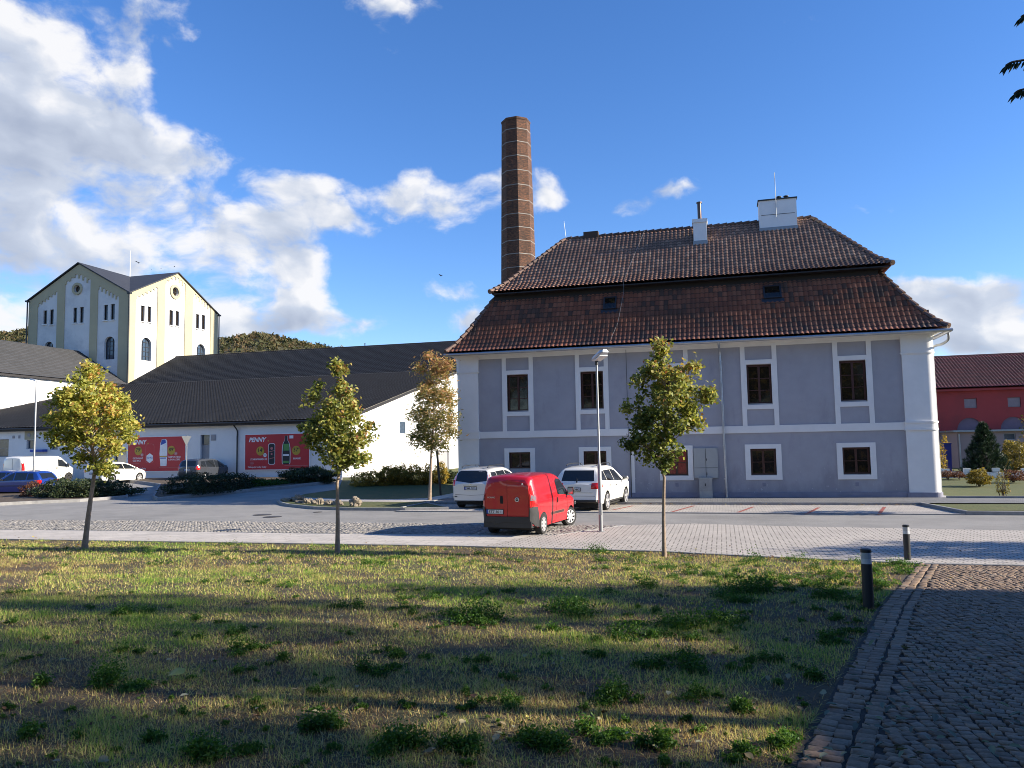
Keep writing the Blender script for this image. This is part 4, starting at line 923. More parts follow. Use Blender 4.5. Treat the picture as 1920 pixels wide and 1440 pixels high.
for face, F_, rects, arcs, rounds in (('L', fl, [(350, 533, 378, 645), (403, 525, 431, 650), (595, 510, 623, 635), (648, 505, 677, 635), (845, 487, 875, 615), (901, 480, 932, 610)], [(845, 745, 930, 935), (355, 787, 425, 960)], (630, 355)),
                                     ('R', fr_, [(1160, 490, 1188, 620), (1215, 497, 1243, 627), (1392, 527, 1420, 652), (1444, 535, 1470, 658), (1610, 560, 1636, 680), (1657, 567, 1684, 688)], [(1160, 755, 1243, 937), (1612, 807, 1683, 985)], (1436, 380))):
    for x0_, y0_, x1_, y1_ in rects:
        a, b = F_(x0_, (y0_ + y1_) / 2 - 60), F_(x1_, (y0_ + y1_) / 2 + 60); s0, s1 = F_(x0_, y0_)[0], F_(x1_, y1_)[0]; zz0, zz1 = F_(x0_, y1_)[1], F_(x0_, y0_)[1]
        P = [(s0, zz0), (s1, zz0), (s1, zz1), (s0, zz1)]; cutp(face, P); wins.append((face, 'r', P))
    for x0_, y0_, x1_, y1_ in arcs:
        s0, s1 = F_(x0_, y1_)[0], F_(x1_, y1_)[0]; P = arch(s0, s1, F_(x0_, y1_)[1], F_((x0_ + x1_) / 2, y0_)[1]); cutp(face, P, .6); wins.append((face, 'a', P))
    c = F_(*rounds); r = abs(F_(rounds[0] + 25, rounds[1])[0] - c[0]); P = circ(*c, r); cutp(face, P, .4); wins.append((face, 'c', P, c, r))
boolcut(b0, cut)
def face_prism(face, P, dep, th): # plate lying dep outside the face
    n = Vector((0, -1, 0)) if face == 'L' else Vector((1, 0, 0)); return [Vector(q) + n * dep for q in mk(face, P)], n * th
for wdat in wins:
    face, ty, P = wdat[:3]; s0, s1 = min(p[0] for p in P), max(p[0] for p in P); z0_, z1_ = min(p[1] for p in P), max(p[1] for p in P); f = MB()
    d_in = -.32 if ty != 'a' else -.45
    def bx(a, b, c, d_, th=.05): A, n = face_prism(face, [(a, c), (b, c), (b, d_), (a, d_)], d_in + .01, th); f.prism(A, n)
    t_ = .07
    if ty == 'a':
        bx(s0, s0 + t_, z0_, z1_ - (s1 - s0) / 2); bx(s1 - t_, s1, z0_, z1_ - (s1 - s0) / 2); bx(s0 + t_, s1 - t_, z0_, z0_ + t_)
        for k in (1, 2): sc_ = s0 + (s1 - s0) * k / 3; bx(sc_ - .03, sc_ + .03, z0_ + t_, z1_ - .2)
        for k in range(1, 5): zc = z0_ + (z1_ - z0_) * k / 5; bx(s0 + t_ + (.25 if k == 4 else 0), s1 - t_ - (.25 if k == 4 else 0), zc - .03, zc + .03, .045)
        nq = len(P); arcp = P[2:]; cc = ((s0 + s1) / 2, z1_ - (s1 - s0) / 2)
        for u_, v_ in zip(arcp[:-1], arcp[1:]):
            ui = tuple(cc[i] + (u_[i] - cc[i]) * .88 for i in (0, 1)); vi = tuple(cc[i] + (v_[i] - cc[i]) * .88 for i in (0, 1)); A, n = face_prism(face, [u_, v_, vi, ui], d_in + .01, .05); f.prism(A, n)
    elif ty == 'c':
        c, r = wdat[3], wdat[4]; bx(c[0] - .03, c[0] + .03, c[1] - r * .9, c[1] + r * .9); bx(c[0] - r * .9, c[0] - .03, c[1] - .03, c[1] + .03); bx(c[0] + .03, c[0] + r * .9, c[1] - .03, c[1] + .03)
    else:
        bx(s0, s0 + .05, z0_, z1_); bx(s1 - .05, s1, z0_, z1_); bx(s0 + .05, s1 - .05, z0_, z0_ + .05); bx(s0 + .05, s1 - .05, z1_ - .05, z1_)
    wo_ = f.build('window', M['dark_frame'], tower)
    gl = MB(); A, n = face_prism(face, P, d_in - .02, .02); gl.prism(A, n); gl.build('pane', M['glass_blue'] if ty == 'a' else M['glass'], wo_)
    if ty == 'r': sb = MB(); A, n = face_prism(face, [(s0 - .06, z0_ - .1), (s1 + .06, z0_ - .1), (s1 + .06, z0_), (s0 - .06, z0_)], -.1, .16); sb.prism(A, n); sb.build('sill', M['white_trim'], wo_)
    if ty == 'c':
        c, r = wdat[3], wdat[4]; ro = r * 1.65; O_, I_ = circ(*c, ro), circ(*c, r * 1.02); rg_ = MB()
        for k in range(24):
            k2 = (k + 1) % 24; A, n = face_prism(face, [O_[k], O_[k2], I_[k2], I_[k]], -.09, .14); rg_.prism(A, n)
        rg_.build('round_surround', M['yellow'], wo_)
# pilasters and corbelled gable band
for face, F_, S_, pil, corb, sA, sB in (
    ('L', fl, None, [(235, 305), (465, 525), (735, 795), (970, 1045)], [[(305, 490), (465, 375)], [(525, 312), (630, 235), (735, 292)], [(795, 333), (970, 428)]], XL0, XT),
    ('R', fr_, None, [(1047, 1112), (1290, 1352), (1515, 1578), (1725, 1787)], [[(1112, 428), (1290, 342)], [(1352, 300), (1435, 255), (1515, 325)], [(1578, 392), (1725, 518)]], YT0, YR1)):
    t = MB(); sp_ = (sA + sB) / 2
    def zg(s): return zEv + (ZPK - zEv) * (1 - abs(s - sp_) / ((sB - sA) / 2))
    edges = []
    for i, (u_, v_) in enumerate(pil):
        s0 = sA if i == 0 else F_(u_, 550)[0]; s1 = sB if i == 3 else F_(v_, 550)[0]; edges.append((s0, s1))
        P = [(s0, 0.), (s1, 0.), (s1, zg(s1) - .1)] + ([(sp_, zg(sp_) - .1)] if s0 < sp_ < s1 else []) + [(s0, zg(s0) - .1)]
        A, n = face_prism(face, P, -.12, .12); t.prism(A, n)
    for i, cl in enumerate(corb):
        s0, s1 = edges[i][1], edges[i + 1][0]; C_ = [F_(*q) for q in cl]; C_[0] = (s0, C_[0][1]); C_[-1] = (s1, C_[-1][1])
        def zc(s):
            for u_, v_ in zip(C_[:-1], C_[1:]):
                if u_[0] <= s <= v_[0]: return u_[1] + (v_[1] - u_[1]) * (s - u_[0]) / (v_[0] - u_[0])
            return C_[-1][1]
        n_ = 6 if i != 1 else 6; ws = (s1 - s0) / n_
        for k in range(n_):
            a_ = s0 + ws * k; m0 = a_ + ws * .30; m1 = a_ + ws
            zm = zc(a_ + ws / 2)
            for q0, q1, zl in ((a_, m0, zm - .30), ):
                P = [(q0, zl), (q1, zl), (q1, zg(q1) - .1), (q0, zg(q0) - .1)]; A, n = face_prism(face, P, -.12, .119); t.prism(A, n)
            rr2 = (m1 - m0) / 2; arc = [(m0 + rr2 - rr2 * math.cos(R_(180 * j / 6)), zm - .0 + .55 * rr2 * math.sin(R_(180 * j / 6))) for j in range(7)]
            P = arc + [(m1, zg(m1) - .1)] + ([(sp_, zg(sp_) - .1)] if m0 < sp_ < m1 else []) + [(m0, zg(m0) - .1)]; A, n = face_prism(face, P, -.12, .119); t.prism(A, n)
    t.build('gable_trim', M['yellow'], tower)
# cross gable roof
ov = .2; th = .22
def slab(a, b, c, d, t=.2): n = (Vector(b) - Vector(a)).cross(Vector(d) - Vector(a)).normalized(); n = n if n.z > 0 else -n; return [Vector(q) for q in (a, b, c, d)], n * t
tk = (ZPK - zEv) / ((XT - XL0) / 2); tky = (ZPK - zEv) / ((YR1 - YT0) / 2)
rf = MB()
C0 = (XPK, YPK, ZPK)
for sx in (-1, 1):
    for sy in (-1, 1):
        ex = XT + ov if sx > 0 else XL0 - ov; ey = YR1 + ov if sy > 0 else YT0 - ov
        zc_ = ZPK - tk * (abs(ex - XPK))
        P, n = slab((XPK, ey, ZPK), (ex, ey, zc_), (ex, ey, zc_), (XPK, YPK, ZPK))
        rf.prism([Vector((XPK, ey, ZPK)), Vector((ex, ey, zc_)), Vector(C0)], Vector((0, 0, .12)))
        rf.prism([Vector((ex, YPK, ZPK)), Vector((ex, ey, zc_)), Vector(C0)], Vector((0, 0, .12)))
rf.build('roof', M['slate'], tower)
gt = MB()
for sx, sy, ln_ in ((1, -1, 0), (-1, -1, 0), (1, 1, 0)):
    gt.tube([((XT + .1) if sx > 0 else XL0 - .1, (YT0 - .1) if sy < 0 else YR1 + .1, .4), ((XT + .1) if sx > 0 else XL0 - .1, (YT0 - .1) if sy < 0 else YR1 + .1, zEv - .1)], .08, 8)
    gt.box((XT - .1) if sx > 0 else XL0 - .3, (XT + .3) if sx > 0 else XL0 + .1, (YT0 - .3) if sy < 0 else YR1 - .1, (YT0 + .1) if sy < 0 else YR1 + .3, zEv - .2, zEv)
gt.build('downpipe', M['dark_metal'], tower)
p = onY(236.5, 452, YPK); MB().tube([(XPK, YPK, ZPK), (XPK, YPK, ZPK + 3.6)], [.05, .025], 6).build('lightning_rod', M['poster_white'], tower)

# left wing toward the camera: ridge along Y
lwp = onY(145, 657, YT0); XLK, ZLK = lwp.x, lwp.z - .05
zLE = onX(120, 723, XT - .0).z; XE = XT + .25
sX = (ZLK - onY(238, 720, YT0).z) / (XT - XLK)
lw = empty('annexe_wing', (XLK, 62, .4), 'wing with a dark hipped tile roof and white wall left of the tower foot', 'building')
zXE = ZLK - sX * (XE - XLK)
Y0L = 52.5
MB().prism([(XE - .3, Y0L, .0), (2 * XLK - XE + .3, Y0L, .0), (2 * XLK - XE + .3, Y0L, zXE - .1), (XLK, Y0L, ZLK - .2), (XE - .3, Y0L, zXE - .1)], (0, YT0 - Y0L + .05, 0)).build('wall', M['white_wall'], lw)
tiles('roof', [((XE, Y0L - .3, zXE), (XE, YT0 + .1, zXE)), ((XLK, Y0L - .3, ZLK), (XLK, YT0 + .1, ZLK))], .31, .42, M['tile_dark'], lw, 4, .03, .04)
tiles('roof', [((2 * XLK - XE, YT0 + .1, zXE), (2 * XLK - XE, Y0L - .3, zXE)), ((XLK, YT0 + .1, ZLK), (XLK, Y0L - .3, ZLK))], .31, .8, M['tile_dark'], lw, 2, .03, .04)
MB().box(XE - .02, XE + .05, Y0L, YT0 - .1, zXE - .22, zXE - .02).build('fascia', M['dark_fascia'], lw)

# ================================================================== RED BUILDING (right)
YQ = 80.
red = empty('red_building', (35, YQ, 0), 'long dark red building with a red tile roof and blind arches behind the garden', 'building')
def q_(x, y, Y=YQ): p = onY(x, y, Y); return p.x, p.z
Z3 = lambda x, y: (1680 + x / 3.4286, 560 + y / 3.4286)
x0r = 8.; x1r = 75.; zer = q_(1840, 727)[1]
rw = MB().box(x0r, x1r, YQ, YQ + 14, -.2, zer).build('wall', M['red_wall'], red)
cut = MB(); ag = MB(); W1 = []
bsx = [q_(*Z3(437, 643)), q_(*Z3(523, 703))]; pitch_x = q_(*Z3(717, 640))[0] - q_(*Z3(437, 640))[0]; ww = bsx[1][0] - bsx[0][0]
aw = [q_(*Z3(393, 830))[0], q_(*Z3(560, 830))[0]]; az1 = q_(*Z3(480, 765))[1]; azs = q_(*Z3(393, 835))[1]
for k in range(-1, 6):
    xs = bsx[0][0] + k * pitch_x; cut.box(xs, xs + ww, YQ - .3, YQ + .18, bsx[1][1], bsx[0][1]); W1.append(xs)
    a0_, a1_ = aw[0] + k * pitch_x, aw[1] + k * pitch_x; r = (a1_ - a0_) / 2
    P = [(a0_, 0.), (a1_, 0.)] + [((a0_ + a1_) / 2 + r * math.cos(R_(180 * j / 16)), azs - .2 + (az1 - azs + .2) * math.sin(R_(180 * j / 16))) for j in range(17)]
    cut.prism([(x, YQ - .3, z) for x, z in P], (0, .45, 0)); ag.prism([(x, YQ + .142, z) for x, z in P], (0, .05, 0))
boolcut(rw, cut); ag.build('blind_arch', mat('arch_infill_mauve', (.17, .12, .15), .85, .1, 2.), red)
for xs in W1[:7]: w = MB().box(xs + .02, xs + ww - .02, YQ + .12, YQ + .17, bsx[1][1] + .02, bsx[0][1] - .02).build('window', mat('shut_window_%d' % 1, (.22, .17, .18), .5) if xs == W1[0] else w.data.materials[0], red)
yrd = YQ + 7; zrd = onY(1840, 667.5, yrd).z
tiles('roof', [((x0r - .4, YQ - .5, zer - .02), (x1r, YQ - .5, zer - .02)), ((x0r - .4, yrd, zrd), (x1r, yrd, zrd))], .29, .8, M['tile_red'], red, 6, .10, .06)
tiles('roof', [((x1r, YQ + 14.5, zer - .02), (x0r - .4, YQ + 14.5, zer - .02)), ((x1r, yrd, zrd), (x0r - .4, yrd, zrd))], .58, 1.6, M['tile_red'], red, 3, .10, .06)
MB().tube([(x0r, yrd, zrd + .05), (x1r, yrd, zrd + .05)], .14, 8).build('ridge_tile', M['tile_red'], red)
MB().box(x0r, x1r, YQ - .45, YQ, zer - .25, zer - .08).build('cornice', M['red_wall'], red)
# flat-roofed annexe in front
YA = 74.
ax0 = q_(*Z3(393, 900), YA)[0]; az_ = q_(1840, 806, YA)[1]
an = empty('flat_annexe', (ax0 + 12, YA, 0), 'low flat-roofed pinkish beige annexe in front of the red building', 'building')
wa = MB().box(ax0, 70, YA, YQ - .02, -.2, az_ - .15).build('wall', M['beige_wall'], an)
Z5 = lambda x, y: (1740 + x / 6.5455, 740 + y / 6.5455)
wq = [q_(*Z5(925, 475), YA), q_(*Z5(1080, 555), YA)]; ws2 = [q_(*Z5(930, 655), YA), q_(*Z5(1040, 760), YA)]; cut = MB()
for k in range(5):
    dx_ = k * pitch_x * .92
    for w_ in (wq, ws2): cut.box(w_[0][0] + dx_, w_[1][0] + dx_, YA - .3, YA + .15, w_[1][1], w_[0][1])
boolcut(wa, cut)
for k in range(5):
    dx_ = k * pitch_x * .92
    for w_ in (wq, ws2): window(an, w_[0][0] + dx_ + .01, w_[1][0] + dx_ - .01, w_[1][1] + .01, w_[0][1] - .01, YA + .07, 1, M['grey_panel'], M['glass_blue'], .06, 1)
MB().box(ax0 - .35, 70, YA - .35, YQ - .03, az_ - .15, az_).build('flat_roof', M['zinc_dull'], an)
p = q_(*Z5(378, 500), YA)[0]; MB().tube([(p, YA - .1, az_ - .3), (p, YA - .1, 0.)], .06, 8).build('downpipe', M['zinc_dull'], an)
# low white garden wall
YG = 57.
gw = empty('low_garden_wall', (16, YG, 0), 'low crumbling white brick wall at the back of the lawn beside the conifer', 'wall')
mb = MB(); x = 10.0; rr = random.Random(4)
while x < 60: w_ = .42; mb.box(x, x + w_ - .02, YG, YG + .3, -.1, .25 + rr.random() * .06); mb.box(x + .2, x + w_ + .18, YG + .01, YG + .31, .31 + .02, .52 + rr.random() * .05) if not (14 < x < 19) or rr.random() < .5 else None; x += w_
mb.build('blocks', M['white_wall'], gw)
sheet('lane', [(9, 58), (60, 58), (60, 66), (9, 66)], .02, M['asphalt_dark'], cell=3.)

# hills behind
HILL = [(-900, 640), (-400, 655), (-200, 640), (0, 627), (50, 626), (150, 612), (300, 614), (412, 632), (470, 638), (540, 648), (600, 660), (680, 682), (800, 690), (1000, 705), (1400, 720), (2200, 730), (3000, 760)]
HP = [(onY(a, b, 460).x, onY(a, b, 460).z) for a, b in HILL]; hxs = [p[0] for p in HP]; hzs = [p[1] for p in HP]
def hz(x, y):
    r = float(np.interp(x * (460 / max(y, 300)), hxs, hzs)); t = sm((y - 200) / 260)
    n_ = 3.5 * math.sin(x * .031 + y * .02) + 2.2 * math.sin(x * .083 + 1.3 + y * .04)
    return r * t * (1 if y <= 460 else max(.2, 1 - (y - 460) / 500)) + n_ * t - .3
nx, ny = 130, 30; X_ = np.linspace(-900, 900, nx); Y_ = np.linspace(200, 700, ny)
V = np.array([(x, y, hz(x, y)) for y in Y_ for x in X_]); Fq = np.array([(j * nx + i, j * nx + i + 1, (j + 1) * nx + i + 1, (j + 1) * nx + i) for j in range(ny - 1) for i in range(nx - 1)])
M['hill'] = mat('hill_scrub', (.085, .075, .035), .95, .3, .02, 0, 1., stain=(.05, .06, .025, .7), sscale=.03)
tag(build_np('hill', V, Fq, M['hill'], smooth=True), kind='structure')
rs = np.random.RandomState(11); N = 15000
M['wood'] = leafmat('autumn_wood', [(0., (.04, .05, .022)), (.35, (.065, .07, .028)), (.6, (.10, .085, .035)), (.8, (.12, .075, .04)), (1., (.15, .12, .05))], .2, .8)
V = []; T = []
for i in range(N):
    x = rs.uniform(-480, -40); y = 470 - 150 * rs.rand() ** 1.4
    z = hz(x, y) - 4.; c = np.array([x, y, z]); r = rs.uniform(1.4, 3.6); n_ = 24; t = rs.rand() * .75
    P = rs.normal(0, 1, (n_, 3)); P /= np.linalg.norm(P, axis=1)[:, None]; P = P * r * rs.uniform(.6, 1.05, (n_, 1)) * (1, 1, 1.15) + c + (0, 0, r * .8)
    a = rs.normal(0, 1, (n_, 2, 3)) * r * .22
    V.append(np.stack([P + a[:, 0], P - a[:, 0] * .4 + a[:, 1], P - a[:, 1]], 1).reshape(-1, 3)); T.append(np.repeat(np.clip(t + rs.rand(n_) * .25, 0, 1), 3))
V = np.concatenate(V); Fq = np.arange(len(V)).reshape(-1, 3)
tag(build_np('distant_wood', V, Fq, M['wood'], tint=np.concatenate(T)), 'autumn woodland covering the distant hill behind the tower', 'woodland', kind='stuff')

# ================================================================== VEGETATION
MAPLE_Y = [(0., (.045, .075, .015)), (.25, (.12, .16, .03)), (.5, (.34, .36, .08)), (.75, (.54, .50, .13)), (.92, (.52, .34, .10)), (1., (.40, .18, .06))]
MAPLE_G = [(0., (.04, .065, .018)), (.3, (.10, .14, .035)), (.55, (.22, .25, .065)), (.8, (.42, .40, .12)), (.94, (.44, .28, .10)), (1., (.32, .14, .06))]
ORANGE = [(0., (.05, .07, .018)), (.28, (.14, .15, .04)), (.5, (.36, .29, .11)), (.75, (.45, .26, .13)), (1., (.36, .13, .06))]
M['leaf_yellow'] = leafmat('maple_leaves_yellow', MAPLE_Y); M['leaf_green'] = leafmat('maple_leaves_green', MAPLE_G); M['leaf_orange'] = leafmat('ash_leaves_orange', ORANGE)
M['leaf_dark'] = leafmat('dark_tree_leaves', [(0., (.03, .05, .012)), (.5, (.07, .08, .02)), (.8, (.20, .14, .03)), (1., (.28, .12, .03))], .3)
M['leaf_hedge'] = leafmat('dark_evergreen', [(0., (.012, .022, .010)), (.5, (.028, .045, .016)), (.85, (.055, .075, .025)), (1., (.10, .09, .03))], .2)
M['leaf_bronze'] = leafmat('bronze_hedge', [(0., (.12, .085, .022)), (.4, (.26, .185, .035)), (.8, (.40, .28, .05)), (1., (.48, .36, .08))], .45)
M['leaf_gold'] = leafmat('golden_shrub', [(0., (.04, .045, .014)), (.35, (.13, .11, .022)), (.65, (.28, .21, .03)), (.85, (.42, .30, .05)), (1., (.40, .20, .04))], .35)
M['leaf_rust'] = leafmat('rust_shrub', [(0., (.05, .02, .015)), (.5, (.12, .05, .03)), (1., (.20, .10, .04))], .3)
M['needle'] = leafmat('pine_needles', [(0., (.010, .022, .010)), (.5, (.025, .05, .022)), (.85, (.05, .09, .045)), (1., (.10, .14, .09))], .1, .5)
M['weed'] = leafmat('weed_leaves', [(0., (.015, .045, .008)), (.5, (.05, .13, .018)), (.85, (.11, .22, .03)), (1., (.18, .27, .06))], .45)
def leaf_quads(P, rs, ln, wd, droop=.3, down=None):
    n = len(P); d = rs.normal(0, 1, (n, 3)); d[:, 2] = d[:, 2] * .6 - droop; d /= np.linalg.norm(d, axis=1)[:, None]
    r = rs.normal(0, 1, (n, 3)); s = np.cross(d, r); s /= np.linalg.norm(s, axis=1)[:, None] + 1e-9; nrm = np.cross(d, s)
    L_ = (ln * rs.uniform(.65, 1.25, n))[:, None]; w_ = (wd * rs.uniform(.7, 1.2, n))[:, None]
    b = nrm * L_ * .12
    V = np.stack([P - d * L_ * .5, P + s * w_ * .5 - d * L_ * .05 + b, P + d * L_ * .5, P - s * w_ * .5 - d * L_ * .05 + b], 1).reshape(-1, 3)
    return V, np.arange(n * 4).reshape(-1, 4)
def limb(mb, a, b, r0, r1, rs, sag=.0, n=6, segs=4):
    a, b = Vector(a), Vector(b); L_ = (b - a).length; pts = []
    o = Vector(rs.normal(0, .06, 3)) * L_
    for i in range(segs + 1):
        t = i / segs; p = a.lerp(b, t) + o * math.sin(math.pi * t) + Vector((0, 0, L_ * sag * math.sin(math.pi * t))); pts.append(p)
    mb.tube(pts, [r0 + (r1 - r0) * i / segs for i in range(segs + 1)], n)
def young_tree(name, base_px, prof, label, mats, n_leaf, ln, wd, seed, bias, Y=None, trunk_top=None, r0=.055, nclump=90, group='young street trees', spurs=(), cr=.20, stake=False, bark='bark'):
    rs = np.random.RandomState(seed); B = G(*base_px) if Y is None else onY(*base_px, Y)
    t = empty(name, B, label, 'tree', group)
    P = [(onY((a + b) / 2, y, B.y), abs(onY(b, y, B.y).x - onY(a, y, B.y).x) / 2) for y, a, b in prof]
    P = sorted([(p.z, p.x, r) for p, r in P]); zs, xs, rr_ = [p[0] for p in P], [p[1] for p in P], [p[2] * .90 for p in P]
    C_ = []; tries = 0
    wts = np.array(rr_) ** 2 + .05; 
    while len(C_) < nclump and tries < 20000:
        tries += 1; z = rs.uniform(zs[0], zs[-1]); r = np.interp(z, zs, rr_)
        if rs.rand() > ((r / max(rr_)) ** 1.6 * .9 + .1): continue
        q = rs.rand() ** (1 / 2.6) * max(r - cr * 1.1, .02); a = rs.uniform(0, 6.283)
        C_.append((np.interp(z, zs, xs) + q * math.cos(a), B.y + q * math.sin(a) * .95, z))
    for (px, py, rp) in spurs:
        p = onY(px, py, B.y); C_ += [(p.x + rs.normal(0, .04), p.y + rs.normal(0, .1), p.z + rs.normal(0, .04)) for _ in range(3)]
    C_ = np.array(C_); k = n_leaf // len(C_)
    sc_ = rs.uniform(.55, 1.25, len(C_)); L_ = []
    for c, s in zip(C_, sc_): kk = int(k * s ** 1.5 * 1.15) + 4; L_.append(np.concatenate([rs.normal(0, cr * .58 * s, (kk, 3)) * (1, 1, .85) + c, np.full((kk, 1), rs.rand())], 1))
    L_ = np.concatenate(L_); PP = L_[:, :3]; fz = (PP[:, 2] - zs[0]) / (zs[-1] - zs[0])
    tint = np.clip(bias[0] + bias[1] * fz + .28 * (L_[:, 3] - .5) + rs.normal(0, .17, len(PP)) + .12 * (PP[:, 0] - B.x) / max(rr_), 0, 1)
    V, F = leaf_quads(PP, rs, ln, wd, .45 if stake else .25)
    zt = trunk_top or (zs[0] + .72 * (zs[-1] - zs[0])); xt = np.interp(zs[0] + .3, zs, xs)
    mb = MB(); tp = []
    for i in range(10):
        u = i / 9; z = B.z - .1 + (zt - B.z + .1) * u; x = B.x + (np.interp(max(z, zs[0]), zs, xs) - B.x) * min(1, u * 1.5); tp.append(Vector((x + .012 * math.sin(u * 9 + seed), B.y + .012 * math.cos(u * 7), z)))
    mb.tube(tp, [r0 * 1.25] + [r0 * (1 - .82 * i / 9) for i in range(1, 10)], 10)
    tr_ = mb.build('trunk', M[bark], t, smooth=True); bm_ = MB()
    for c in C_[::2]:
        h = max(zs[0] - .05, min(zt, c[2] - .25 - .35 * abs(c[0] - B.x))); i = max(0, min(9, (h - B.z) / (zt - B.z) * 9)); i0 = int(i); p = tp[i0].lerp(tp[min(9, i0 + 1)], i - i0)
        limb(bm_, p, c, .013, .004, rs, .08, 5)
    bm_.build('branch', M[bark], tr_)
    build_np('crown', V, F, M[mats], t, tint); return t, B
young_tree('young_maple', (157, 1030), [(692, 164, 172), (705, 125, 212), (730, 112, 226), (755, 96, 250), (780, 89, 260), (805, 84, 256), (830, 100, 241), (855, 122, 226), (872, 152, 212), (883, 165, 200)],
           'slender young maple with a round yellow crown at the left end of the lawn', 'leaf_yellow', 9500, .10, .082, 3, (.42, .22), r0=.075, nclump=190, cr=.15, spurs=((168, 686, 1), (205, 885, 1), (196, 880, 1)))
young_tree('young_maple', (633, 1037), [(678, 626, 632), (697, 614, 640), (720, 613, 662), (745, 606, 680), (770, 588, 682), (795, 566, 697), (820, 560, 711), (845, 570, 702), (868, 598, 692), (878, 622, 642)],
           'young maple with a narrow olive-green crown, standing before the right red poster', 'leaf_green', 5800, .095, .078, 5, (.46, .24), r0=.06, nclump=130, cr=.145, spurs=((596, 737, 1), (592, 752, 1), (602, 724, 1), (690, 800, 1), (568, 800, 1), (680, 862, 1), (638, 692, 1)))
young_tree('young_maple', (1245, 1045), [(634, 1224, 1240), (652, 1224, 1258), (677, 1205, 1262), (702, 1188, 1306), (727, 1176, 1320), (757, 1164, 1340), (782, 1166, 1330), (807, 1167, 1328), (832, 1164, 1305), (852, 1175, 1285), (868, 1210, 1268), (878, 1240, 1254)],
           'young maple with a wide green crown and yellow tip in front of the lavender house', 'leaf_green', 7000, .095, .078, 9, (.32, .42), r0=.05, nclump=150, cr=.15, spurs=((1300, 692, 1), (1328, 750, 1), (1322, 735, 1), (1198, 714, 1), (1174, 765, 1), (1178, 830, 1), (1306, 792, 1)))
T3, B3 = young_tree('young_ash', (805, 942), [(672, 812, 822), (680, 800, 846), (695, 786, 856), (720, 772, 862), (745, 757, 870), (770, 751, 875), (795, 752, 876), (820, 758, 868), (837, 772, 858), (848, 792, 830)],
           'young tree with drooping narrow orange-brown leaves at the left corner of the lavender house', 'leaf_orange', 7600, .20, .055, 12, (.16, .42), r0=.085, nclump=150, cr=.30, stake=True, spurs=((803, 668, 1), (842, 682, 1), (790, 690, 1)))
# leaning support pole with stripes behind it
q0, q1 = onY(819, 845, 37.5), onY(826, 895, 37.5)
sp_ = empty('support_post', (q1.x, 37.5, .1), 'thin dark leaning post behind the orange tree by the corner of the house', 'post'); MB().tube([(q0.x, 37.5, q0.z), (q1.x, 37.5, .1)], .06, 8).build('pole', M['bark_dark'], sp_)

def bush(name, label, blobs, n, ln, wd, m, seed, cat='shrub', droop=.1, tb=.45, tv=.22, stems=True, group=None, flat=0., kind=None):
    rs = np.random.RandomState(seed); b0 = blobs[0]; gx = g(b0[0], b0[1])
    t = empty(name, (b0[0], b0[1], gx), label, cat, group); L_ = []; tt = []
    vol = np.array([b[3] * b[4] * b[5] for b in blobs]) ** .8; vol /= vol.sum(); mb = MB()
    for b, v in zip(blobs, vol):
        k = int(n * v); d = rs.normal(0, 1, (k, 3)); d /= np.linalg.norm(d, axis=1)[:, None]; rad = rs.uniform(.55, 1.04, k) ** .6
        lump = .96 + .20 * np.sin(d[:, 0] * 5 + b[0] * 3) * np.cos(d[:, 1] * 4 + b[1]) + .14 * np.sin(d[:, 2] * 7 + b[0]) + .10 * np.sin(d[:, 0] * 13 + d[:, 2] * 11) + .12 * (rs.rand(k) ** 4); P = d * (rad * lump)[:, None] * np.array(b[3:6]) + np.array(b[:3])
        gz_ = np.array([g(x, y) for x, y in P[:, :2]]); P[:, 2] = np.maximum(P[:, 2], gz_ + rs.uniform(.1, .25, k)); L_.append(P)
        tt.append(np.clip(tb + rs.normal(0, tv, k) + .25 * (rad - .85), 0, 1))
        if stems:
            for _ in range(max(4, int(10 * v))):
                a = rs.normal(0, .15, 2); e = rs.normal(0, .4, 3); limb(mb, (b[0] + a[0] * b[3], b[1] + a[1] * b[4], g(b[0], b[1]) - .02), (b[0] + e[0] * b[3], b[1] + e[1] * b[4], b[2] + abs(e[2]) * b[5] * .7), .02, .006, rs)
    P = np.concatenate(L_); V, F = leaf_quads(P, rs, ln, wd, droop)
    build_np('foliage', V, F, M[m], t, np.repeat(np.concatenate(tt), 4)); 
    if stems: mb.build('stem', M['bark_dark'], t)
    if kind: t['kind'] = kind
    return t
_ob = build_np
def hed(pxs, depth, Yo=0.):    # blobs from picture boxes (x0, x1, ytop, ybase): each stands on the ground at its base
    out = []
    for x0, x1, yt, yb in pxs:
        p = G((x0 + x1) / 2, yb); a, b = onY(x0, yb, p.y).x, onY(x1, yb, p.y).x; zt = onY((x0 + x1) / 2, yt, p.y).z; rx = (b - a) / 2; h = zt - p.z
        out.append(((a + b) / 2, p.y + depth * .8, p.z + h * .42, rx, depth, h * .60))
    return out
